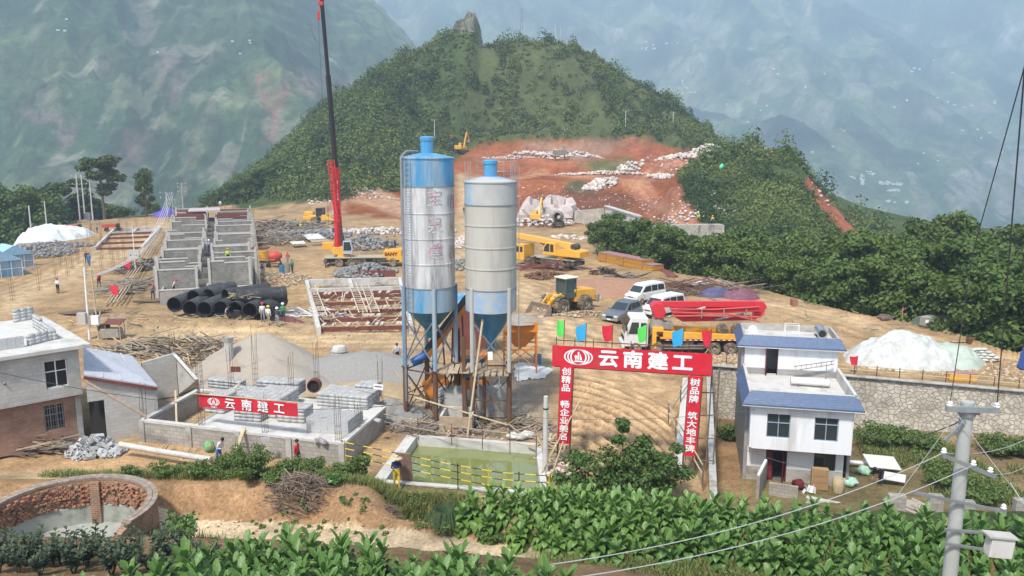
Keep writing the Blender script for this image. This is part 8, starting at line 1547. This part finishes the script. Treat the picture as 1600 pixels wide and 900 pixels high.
def car(name,lb,px,py,z,rz,kind,body,cat):
    v=at(px,py,z);t=T(name,lb,cat,(v.x,v.y,gz(v.x,v.y)),rz)
    if kind=='suv':
        low=[(-2.3,.38),(-2.32,.95),(-2.2,1.05),(.85,1.08),(1.9,.98),(2.28,.8),(2.32,.38)];top=[(-2.25,1.03),(-1.95,1.72),(-.1,1.76),(.95,1.07)];w=.92;wt=.74;W_L=1.38,-1.38;r=.37
        wins=[[(-1.95,1.12),(-1.78,1.6),(-1.15,1.64),(-1.15,1.12)],[(-1.07,1.12),(-1.07,1.64),(-.3,1.66),(-.22,1.12)],[(-.14,1.12),(-.22,1.66),(-.02,1.62),(.66,1.12)]]
    else:
        low=[(-2.35,.35),(-2.38,1.0),(-2.3,1.12),(1.6,1.12),(2.2,.98),(2.35,.75),(2.36,.35)];top=[(-2.33,1.1),(-2.15,1.95),(-1.9,2.02),(.7,1.98),(1.05,1.85),(1.75,1.1)];w=.88;wt=.76;W_L=1.5,-1.35;r=.33
        wins=[[(-2.1,1.22),(-2.0,1.78),(-1.05,1.82),(-1.05,1.22)],[(-.97,1.22),(-.97,1.82),(-.05,1.82),(-.05,1.22)],[(.03,1.22),(.03,1.82),(.85,1.76),(1.45,1.22)]]
    P(t,'body',body,lambda b:b.prism(low,-w,w),.07)
    def cabin(b):
        n=len(top);vs=[(x,-w+.02 if z<1.2 else-wt,z)for x,z in top]+[(x,w-.02 if z<1.2 else wt,z)for x,z in top];b.add(vs,[tuple(range(n)),tuple(range(2*n-1,n-1,-1))]+[(i,i+n,(i+1)%n+n,(i+1)%n)for i in range(n)])
    cab=P(t,'cabin',body if kind!='suv' else body,cabin,.05)
    zt=top[1][1]
    for sgn in(-1,1):
        for q in wins:
            def f(b,q=q,sgn=sgn):
                yy=lambda z:sgn*((w-.02)+(wt-(w-.02))*(z-1.05)/(zt-1.05)+.012);b.add([(x,yy(z),z)for x,z in q],[tuple(range(len(q)))])
            P(cab,'window',M_GLASS,f)
    a,c=top[-1],top[-2];g=lambda p,q,f,o:(p[0]+(q[0]-p[0])*f+o[0],p[1]+(q[1]-p[1])*f+o[1]);q0,q1=g(a,c,.12,(.012,.012)),g(a,c,.9,(.012,.012));P(cab,'windscreen',M_GLASS,lambda b:b.add([(q0[0],-w*.85,q0[1]),(q0[0],w*.85,q0[1]),(q1[0],wt*.9,q1[1]),(q1[0],-wt*.9,q1[1])],[(0,1,2,3)]))
    a,c=top[0],top[1];q2,q3=g(a,c,.2,(-.014,.005)),g(a,c,.85,(-.014,.005));P(cab,'rear_window',M_GLASS,lambda b:b.add([(q2[0],-w*.82,q2[1]),(q2[0],w*.82,q2[1]),(q3[0],wt*.88,q3[1]),(q3[0],-wt*.88,q3[1])],[(0,1,2,3)]))
    for x in W_L:
        for y in(-w+.08,w-.08):wheel(t,x,y,r,.22)
    for y in(-.62,.62):lamp(t,2.33 if kind!='suv' else 2.25,y,.78,(.1,.36,.17));lamp(t,-2.36,y*1.2,.85,(.05,.14,.3),M_REDL,'tail_lamp')
    P(t,'grille',M_DARK,lambda b:b.box((2.33,0,.7),(.04,.7,.2)));P(t,'bumper',M_DUST if kind=='suv' else body,lambda b:(b.box((2.34,0,.47),(.14,1.75,.2)),b.box((-2.38,0,.5),(.12,1.7,.2))),.03)
    for sgn in(-1,1):P(t,'mirror',body,lambda b,sgn=sgn:b.box((.72 if kind=='suv' else 1.4,sgn*(w+.1),1.15),(.12,.2,.13)),.02)
    if kind=='suv':P(t,'roof_rail',M_STEEL,lambda b:[b.bar((-1.7,y,1.79),(-.2,y,1.79),.04)for y in(-.66,.66)]);P(t,'number_plate',M_WSH,lambda b:b.box((2.42,0,.5),(.02,.4,.12)))
    return t
M_SILV=mat('dark_silver_paint',(.22,.24,.26),.3,.5,var=.08,spec=.5,dirt=(.34,.28,.2),dirt_amt=.2)
car('parked_suv','dark silver off-road car parked facing the camera, left of the white cab',972,500,-.1,R(180+52),'suv',M_SILV,'car')
car('parked_van','white van parked behind, farther of the two white vans',1008,470,0,R(180+40),'van',M_VWHT,'van')
car('parked_van','white van parked right behind the pump truck cab',1036,492,-.1,R(180+40),'van',M_VWHT,'van')
v=GP(500,350);t=T('road_roller','yellow road roller with cab parked under the hill','roller',v,R(-4));P(t,'drum',M_DUST,lambda b:b.cyl((2.2,-1,.8),(2.2,1,.8),.8,n=24),smooth=True);P(t,'drum_frame',M_YELL,lambda b:(b.prism([(.7,.9),(.7,1.9),(1.6,2.0),(3.4,1.1),(3.3,.8)],-1.15,-1.02),b.prism([(.7,.9),(.7,1.9),(1.6,2.0),(3.4,1.1),(3.3,.8)],1.02,1.15),b.prism([(.7,1.2),(.7,2.0),(1.6,2.0),(1.6,1.7)],-1,1)),.03);P(t,'engine_body',M_YELL,lambda b:(b.prism([(-.5,.8),(-.5,2.0),(-3.4,1.7),(-3.4,.9)],-.95,.95),b.box((-2.2,0,2.2),(2.0,1.3,.9))),.15)
for y in(-.9,.9):wheel(t,-.9,y,.8,.5)
c_=P(t,'cab',M_CHAS,lambda b:[b.bar((x,y,1.6),(x,y,3.3),.12)for x in(-.5,.9)for y in(-.75,.75)]+[b.box((.2,0,3.35),(1.7,1.8,.12))]);P(c_,'glass',M_GLASS,lambda b:b.box((.2,0,2.5),(1.3,1.45,1.5)))
def excavator(name,lb,px,py,d,rz,arm,s=1.0):
    v=dp(px,py,d);t=T(name,lb,'excavator',(v.x,v.y,gz(v.x,v.y)),rz);t.scale=(s,)*3
    for y in(-1.0,1.0):P(t,'track',M_CHAS,lambda b,y=y:b.prism([(-1.9,.2),(-2.1,.5),(-1.8,.85),(1.8,.85),(2.1,.5),(1.9,.2),(1.5,0),(-1.5,0)],y-.28,y+.28))
    P(t,'house',M_YELL,lambda b:(b.box((-.6,0,1.5),(3.2,2.3,.9)),b.cyl((0,0,.8),(0,0,1.1),.8,n=14),b.box((-1.9,0,1.7),(.9,2.4,1.2))),.1)
    c_=P(t,'cab',M_YELL,lambda b:b.prism([(-.3,1.9),(-.2,3.0),(.9,3.0),(1.2,2.3),(1.1,1.2),(-.3,1.2)],.2,1.1),.05);P(c_,'window',M_GLASS,lambda b:(b.prism([(-.1,2.0),(-.05,2.85),(.8,2.85),(1.05,2.3),(1.0,2.0)],1.11,1.13),b.prism([(-.1,2.0),(-.05,2.85),(.8,2.85),(1.05,2.3),(1.0,2.0)],.17,.19)))
    P(t,'boom',M_YELL,lambda b:(b.bar((.8,-.2,1.7),arm[0],.4,.5),b.bar(arm[0],arm[1],.36,.42)),.04);P(t,'stick',M_YELL,lambda b:b.bar(arm[1],arm[2],.3,.34),.03);P(t,'bucket',M_DUST,lambda b:b.prism([(arm[2][0]-.4,arm[2][2]),(arm[2][0]+.4,arm[2][2]),(arm[2][0]+.3,arm[2][2]-.9),(arm[2][0]-.6,arm[2][2]-.8)],-.6,.3))
excavator('excavator','small yellow excavator with raised arm up on the red bench',722,250,278,R(60),[(1.6,-.2,4.2),(2.4,-.2,6.2),(3.6,-.2,4.0)],1.15);excavator('excavator','yellow excavator digging at the pale boulders',840,344,168,R(75),[(1.8,-.2,4.0),(3.0,-.2,5.6),(4.3,-.2,3.2)],.95)
v=dp(872,352,162);t=T('rock_truck','pale truck mixer end below the boulders','truck',(v.x,v.y,gz(v.x,v.y)),R(80));P(t,'drum',M_DUST,lambda b:b.lathe([(.4,-1.6),(1.1,-.8),(1.2,.3),(.7,1.5),(.65,1.7)],n=16,M=Matrix.Translation((0,0,2.2))@Matrix.Rotation(R(-80),4,'Y')),smooth=True);P(t,'chassis',M_CHAS,lambda b:b.box((0,0,1),(4.4,1.9,.4)))
for x in(-1.4,1.2):
    for y in(-.9,.9):wheel(t,x,y,.5,.35)
v=GP(875,250);t=T('crusher','grey machine standing among rocks on the red bench','machine',v);P(t,'body',M_DUST,lambda b:(b.box((0,0,2.2),(3.4,2,1.6),taper=1.3),b.box((1.2,0,3.6),(1.2,1.2,1.4))));P(t,'leg',M_RUST,lambda b:[b.bar((x,y,0),(x,y,1.6),.25)for x in(-1.4,1.4)for y in(-.8,.8)])
v=at(364,499,.75);t=T('scooter','dark scooter parked in front of the black pipes','scooter',(v.x,v.y,gz(v.x,v.y)),R(165))
for x in(-.62,.62):wheel(t,x,0,.28,.12)
P(t,'body',MATS['boom_black'],lambda b:(b.prism([(-.75,.35),(-.85,.75),(-.2,.72),(.05,.4),(.4,.35),(.5,.9),(.58,.88),(.55,.25),(-.4,.22)],-.13,.13),),.03);P(t,'seat',M_BLK,lambda b:b.box((-.45,0,.8),(.65,.26,.1)),.03);P(t,'handlebar',M_STEEL,lambda b:(b.bar((.5,0,.8),(.42,0,1.08),.05),b.bar((.42,-.32,1.08),(.42,.32,1.08),.04)));P(t,'front_shield',M_VWHT,lambda b:b.box((.62,0,.75),(.08,.3,.4),ry=-.3),.03)
# ---------------------------------------------------------------- people: one skinned body each
M_SKIN=mat('skin',(.42,.24,.16),.6,var=.05);M_HAIR=mat('black_hair',(.02,.018,.017),.6);M_SHOE=mat('dark_shoes',(.06,.05,.045),.7)
CLOTH={'white':(.68,.68,.66),'red':(.58,.05,.06),'dark':(.045,.05,.065),'navy':(.03,.045,.11),'blue':(.06,.16,.42),'grey':(.28,.28,.29),'green':(.05,.26,.13),'tan':(.35,.28,.19),'orange':(.75,.22,.04),'lime':(.45,.62,.05),'black':(.02,.02,.022),'yellow':(.75,.5,.04),'pink':(.6,.25,.3)}
def cloth(c):
    if c=='striped':
        if 'cloth_striped' not in MATS:MATS['cloth_striped']=stripemat('cloth_striped',(.72,.72,.74),(.12,.13,.17),14,2)
        return MATS['cloth_striped']
    return mat('cloth_'+c,CLOTH[c],.85,var=.1,scale=6)
def person(lb,px=None,py=None,pos=None,rz=0,shirt='white',pants='dark',hat=None,pose='stand',h=1.7,fingers=False,group=None,arms='down',z=None):
    v=pos if pos is not None else(GP(px,py)if z is None else at(px,py,z));rr=random.Random(int(v.x*13+v.y*7))
    k=h/1.7;st=rr.uniform(.05,.16);L={}
    J={'pelvis':(0,0,.93),'waist':(0,-.01,1.08),'chest':(0,-.01,1.30),'neck':(0,.0,1.46),'head':(0,-.02,1.56),'crown':(0,-.015,1.68)}
    for s,sg in(('l',-1),('r',1)):
        J['hip'+s]=(sg*.095,0,.90);J['knee'+s]=(sg*.11,-.03-sg*st*.5,.49);J['ankle'+s]=(sg*.12,.03-sg*st,.09);J['toe'+s]=(sg*.14,-.14-sg*st,.04)
        J['sho'+s]=(sg*.185,.0,1.39);J['elb'+s]=(sg*.245,.02,1.12);J['wri'+s]=(sg*.25,-.05,.88);J['hand'+s]=(sg*.245,-.07,.80)
    if arms=='front':
        for s,sg in(('l',-1),('r',1)):J['elb'+s]=(sg*.24,-.05,1.13);J['wri'+s]=(sg*.14,-.24,1.16);J['hand'+s]=(sg*.10,-.31,1.19)
    if arms=='hip':J['elbr']=(.36,.06,1.15);J['wrir']=(.2,-.05,1.0);J['handr']=(.14,-.08,.98)
    def bend(names,c,a):
        for n_ in names:
            x,y,z=J[n_];y-=c[1];z-=c[2];J[n_]=(x,c[1]+y*math.cos(a)-z*math.sin(a),c[2]+y*math.sin(a)+z*math.cos(a))
    up=[n_ for n_ in J if n_[:3]in('wai','che','nec','hea','cro','sho','elb','wri','han')]
    if pose=='bend':
        bend(up,J['pelvis'],R(68));
        for s,sg in(('l',-1),('r',1)):sh=J['sho'+s];J['elb'+s]=(sg*.2,sh[1]-.04,sh[2]-.27);J['wri'+s]=(sg*.17,sh[1]-.12,sh[2]-.5);J['hand'+s]=(sg*.16,sh[1]-.15,sh[2]-.58)
    if pose=='stoop':bend(up,J['pelvis'],R(28))
    if pose=='sit':
        for n_ in list(J):x,y,z=J[n_];J[n_]=(x,y,z-.45)
        for s,sg in(('l',-1),('r',1)):J['knee'+s]=(sg*.13,-.42,.50);J['ankle'+s]=(sg*.13,-.38,.09);J['toe'+s]=(sg*.14,-.54,.04)
    if pose=='walk':
        for s,sg in(('l',-1),('r',1)):J['knee'+s]=(sg*.1,-.08+sg*.16,.50);J['ankle'+s]=(sg*.1,.04+sg*.30,.10 if sg<0 else.14);J['toe'+s]=(sg*.11,-.12+sg*.30,.05);J['wri'+s]=(sg*.24,-.06-sg*.18,.9);J['hand'+s]=(sg*.24,-.09-sg*.21,.83)
    E=[('pelvis','waist'),('waist','chest'),('chest','neck'),('neck','head'),('head','crown')];RD={'pelvis':.135,'waist':.125,'chest':.15,'neck':.055,'head':.088,'crown':.07}
    for s in 'lr':
        E+=[('pelvis','hip'+s),('hip'+s,'knee'+s),('knee'+s,'ankle'+s),('ankle'+s,'toe'+s),('chest','sho'+s),('sho'+s,'elb'+s),('elb'+s,'wri'+s),('wri'+s,'hand'+s)]
        RD.update({'hip'+s:.10,'knee'+s:.065,'ankle'+s:.045,'toe'+s:.04,'sho'+s:.07,'elb'+s:.045,'wri'+s:.028,'hand'+s:.036})
        if fingers:
            hx_,hy_,hz_=J['hand'+s];wx,wy,wz=J['wri'+s];d=Vector((hx_-wx,hy_-wy,hz_-wz)).normalized()
            for q in range(4):o=Vector((0,(q-1.5)*.021,0));f1=Vector(J['hand'+s])+d*.055+o*1.2;f2=f1+d*(.035+.008*(1.5-abs(q-1.5)))+Vector((0,-.012,0));J['f%d%s'%(q,s)]=tuple(f1);J['g%d%s'%(q,s)]=tuple(f2);E+=[('hand'+s,'f%d%s'%(q,s)),('f%d%s'%(q,s),'g%d%s'%(q,s))];RD['f%d%s'%(q,s)]=.009;RD['g%d%s'%(q,s)]=.008
            f=Vector(J['hand'+s])+Vector((0,-.045,-.012));J['t'+s]=tuple(f);E.append(('hand'+s,'t'+s));RD['t'+s]=.011
    names=list(J);idx={n_:i for i,n_ in enumerate(names)};me=bpy.data.meshes.new('p');me.from_pydata([tuple(c*k for c in J[n_])for n_ in names],[(idx[a],idx[b])for a,b in E],[])
    o=bpy.data.objects.new('p',me);C.objects.link(o);sk=o.modifiers.new('s','SKIN');sk.use_smooth_shade=True;su=o.modifiers.new('u','SUBSURF');su.levels=1
    for n_,i in idx.items():r=RD[n_]*k;me.skin_vertices[0].data[i].radius=(r*(1.25 if n_ in('chest','waist','pelvis')else 1),r*.85 if n_ in('chest','waist','pelvis')else r)
    me.skin_vertices[0].data[idx['pelvis']].use_root=True
    dg=bpy.context.evaluated_depsgraph_get();m2=bpy.data.meshes.new_from_object(o.evaluated_get(dg));bpy.data.objects.remove(o)
    m2.materials.clear();[m2.materials.append(x)for x in(cloth(shirt),cloth(pants),M_SKIN,M_SHOE)]
    segs=[(Vector(J[a])*k,Vector(J[b])*k,{'pelvis':1,'waist':0,'chest':0,'neck':2,'head':2}.get(a,3 if a[:3]=='ank' else 1 if a[:3]in('hip','kne')else 0 if a[:3]in('sho',)else(0 if pose!='tee' else 2)if a[:3]=='elb' else 2))for a,b in E]
    for p in m2.polygons:
        c=p.center;best=(9,0)
        for a,b,mi in segs:
            d=b-a;f=max(0,min(1,(c-a).dot(d)/max(d.length_squared,1e-9)));best=min(best,((c-a-d*f).length,mi))
        p.material_index=best[1]
    m2.name='person';t=bpy.data.objects.new('person',m2);C.objects.link(t);t.location=v;t.rotation_euler[2]=rz;tag(t,lb,'person',group)
    H0=Vector(J['head'])*k;dH=(Vector(J['crown'])-Vector(J['head'])).normalized();Mh=Matrix.Translation(H0+dH*.05*k)@dH.to_track_quat('Z','Y').to_matrix().to_4x4()
    b=MB();b.lathe([(.100*k,.0),(.105*k,.05*k),(.085*k,.10*k),(.04*k,.125*k),(0,.13*k)],n=14,M=Mh@Matrix.Translation((0,.012,0)));b.build('hair',M_HAIR,t,smooth=True)
    if hat in('red','yellow','white','orange','blue'):
        b=MB();b.lathe([(.155*k,.03),(.135*k,.045),(.13*k,.09),(.10*k,.15),(.05*k,.18),(0,.185)],n=18,M=Mh);b.build('helmet',mat('helmet_'+hat,{'red':(.6,.03,.03),'yellow':(.75,.5,.02),'white':(.8,.8,.78),'orange':(.75,.2,.03),'blue':(.1,.2,.5)}[hat],.3,var=.02),t,smooth=True)
    if hat=='straw':b=MB();b.lathe([(.30,.02),(.2,.06),(.12,.07),(.11,.15),(.06,.18),(0,.18)],n=20,M=Mh);b.build('straw_hat',M_BAMB,t,smooth=True)
    nz_=MB();[nz_.box((x,-.098*k,z_*k),s_)for x,z_,s_ in((0,.0,(.02,.03,.035)),)];nz_.f and nz_.build('nose',M_SKIN,t).__setattr__('matrix_local',Mh)
    e=MB();[e.box((x,-.092*k,.02*k),(.02,.01,.008))for x in(-.032,.032)];e.build('eyes',M_HAIR,t).__setattr__('matrix_local',Mh)
    return t
PE=person
PE('person in striped white shirt standing at the gravel heap edge',621,572,rz=R(200),shirt='striped',pants='black',fingers=True,arms='hip',pose='stand',z=.15)
PE('person in white shirt and yellow helmet among four by the pipes',420,508,rz=R(160),shirt='white',pants='tan',hat='yellow')
PE('person in white shirt and red helmet beside the pipe ends',411,503,rz=R(20),shirt='white',pants='grey',hat='red')
PE('person in dark clothes and white helmet, nearest of four by the pipes',434,512,rz=R(170),shirt='dark',pants='grey',hat='white',arms='front')
PE('person in green shirt and white helmet by the pipes',443,503,rz=R(190),shirt='green',pants='dark',hat='white')
def bank(px,py,z):v=at(px,py,z);return Vector((v.x,v.y,gz(v.x,v.y)))
PE('person in red shirt standing behind weeds at the foundation wall',pos=bank(465,731,.15),rz=R(80),shirt='red',pants='dark',fingers=True,h=1.62)
t_=PE('person in pale shirt carrying green and red bundle at the foundation',pos=bank(342,718,.3),rz=R(70),shirt='white',pants='blue',fingers=True,pose='stoop',h=1.55,arms='front')
b=MB();blob(b,(0,0,0),(.28,.22,.3),3,amp=.2);tag(b.build('bundle',mat('bundle_green',(.15,.42,.16),.8,var=.3,scale=6,dirt=(.6,.1,.08),dirt_amt=.35),loc=t_.location+Vector((-.42,0,.95)),smooth=True),'green and red bundle carried beside the pale shirted person','bundle')
hv=bank(620,757,.2);t_=PE('person in straw hat and navy coat at the pond corner',pos=hv,rz=R(10),shirt='navy',pants='yellow',hat='straw',fingers=True,h=1.6,arms='front')
b=MB();b.box((0,0,.75),(.75,.06,1.55),rx=.18);o=tag(b.build('woven_mat',mat('brown_mat',(.27,.17,.13),.9,var=.25,scale=8,bump=.3),loc=hv+Vector((.28,.7,.05)),rz=-.2),'upright brown woven mat behind the straw hatted person','mat')
PE('dark clothed person bending over rubbish beside the white house',pos=Vector((at(1376,755,-4.1).x,at(1376,755,-4.1).y,gz(at(1376,755,-4.1).x,at(1376,755,-4.1).y))),rz=R(-60),shirt='black',pants='dark',pose='bend',fingers=True)
PE('person in white shirt and red cap standing in excavated plot',91,459,rz=R(180),shirt='white',pants='black',hat='red');PE('person in red shirt stooping near the brown pole',155,449,rz=R(70),shirt='red',pants='dark',hat='red',pose='stoop');PE('person in blue overalls standing by the excavated plot',140,416,rz=R(0),shirt='blue',pants='blue',h=1.8);PE('person in dark clothes beside the person in blue overalls',136,412,rz=R(30),shirt='dark',pants='dark')
PE('person in grey on the left site road',152,364,rz=R(160),shirt='grey',pants='dark');PE('person in tan clothes left of the grey one on the road',142,360,rz=R(10),shirt='tan',pants='tan')
def ubp(x,y,z):return UBM@Vector((x,y,z))
PE('person in lime vest and orange helmet inside the long building',pos=ubp(6.5,9.2,2.85),rz=R(20),shirt='lime',pants='dark',hat='orange');PE('person in grey shirt in the long building middle corridor',pos=ubp(4.2,21.5,2.6),rz=R(10),shirt='grey',pants='dark',hat='white');PE('person in white on the far end of the long building',pos=ubp(5.0,93,3.2),rz=R(0),shirt='white',pants='tan')
PE('person in red cap working at the low front wall',pos=ubp(-.9,.6,.6),rz=R(40),shirt='grey',pants='dark',hat='red',pose='stoop');PE('person in pale shirt bending at left side of long building',pos=ubp(.9,3.0,.6),rz=R(90),shirt='white',pants='dark',pose='stoop',hat='red')
CM=Matrix.Translation(bpy.data.objects['mobile_crane'].location)@Matrix.Rotation(bpy.data.objects['mobile_crane'].rotation_euler[2],4,'Z')
PE('person in dark clothes standing on the crane deck, left of two',pos=CM@Vector((2.9,.3,2.3)),rz=R(20),shirt='grey',pants='dark');PE('person in brown standing on the crane hood, right of two',pos=CM@Vector((4.0,.5,2.36)),rz=R(-30),shirt='tan',pants='dark')
PE('person in grey standing behind the crane boom',521,366,rz=R(0),shirt='grey',pants='dark');PE('person in pale blue shirt right of the crane boom foot',527,369,rz=R(0),shirt='blue',pants='grey');PE('person in ochre standing on the timber heap',470,362,rz=R(0),shirt='yellow',pants='tan',hat='yellow')
PE('person in green beside the grey barrel',457,426,rz=R(-20),shirt='green',pants='dark');PE('person in blue shirt beside the cement mixer',411,432,rz=R(0),shirt='blue',pants='grey',pose='stoop');PE('person in orange helmet behind the cement mixer',450,414,rz=R(0),shirt='red',pants='grey',hat='red')
PE('person in dark clothes walking down the tan track between silos',725,334,rz=R(0),shirt='dark',pants='dark',pose='walk');PE('person in white shirt on the red track, left of pair',1012,253,rz=R(10),shirt='white',pants='blue',pose='walk');PE('person in pale shirt on the red track, right of pair',1017,249,rz=R(0),shirt='pink',pants='grey',pose='walk')
PE('person in lime vest standing on the far stone wall',pos=dp(1091,349,140),rz=0,shirt='lime',pants='dark',hat='yellow');PE('person in dark clothes at right end of the stone wall',pos=dp(1108,352,139),rz=0,shirt='dark',pants='dark');PE('person in yellow vest at right end of the stone wall',pos=dp(1113,352,139),rz=0,shirt='yellow',pants='dark',hat='yellow')
PE('loader driver in dark clothes seated in the cab',pos=bpy.data.objects['wheel_loader'].location+Vector((0,0,1.5)),rz=R(130),shirt='dark',pants='dark',pose='sit')
for(px,py,c,lb)in[(484,272,'white','white windblown plastic bag on the green hillside'),(1127,271,'mint','bright green bag caught on the knoll'),(600,254,'pinkbag','small red cloth on the hillside above the crane'),(705,222,'pinkbag','small pink cloth above the red bench')]:
    v=GP(px,py);b=MB();blob(b,(0,0,1.5),(.45,.3,.6),px,amp=.3);tag(b.build('plastic_bag',mat('bag_'+c,{'white':(.8,.82,.75),'mint':(.1,.75,.45),'pinkbag':(.6,.12,.12)}[c],.5),loc=v,smooth=True),lb,'bag')
v=GP(1290,395);t=T('post_shelter','small white box on leaning posts at the knoll foot','box',dp(1291,392,118));P(t,'box',M_WSH,lambda b:b.box((0,0,1.2),(.9,.6,.6),ry=.4));P(t,'post',M_WOOD,lambda b:[b.bar((x,0,-2.5),(x*.4,0,1),.12)for x in(-.6,0,.6)])
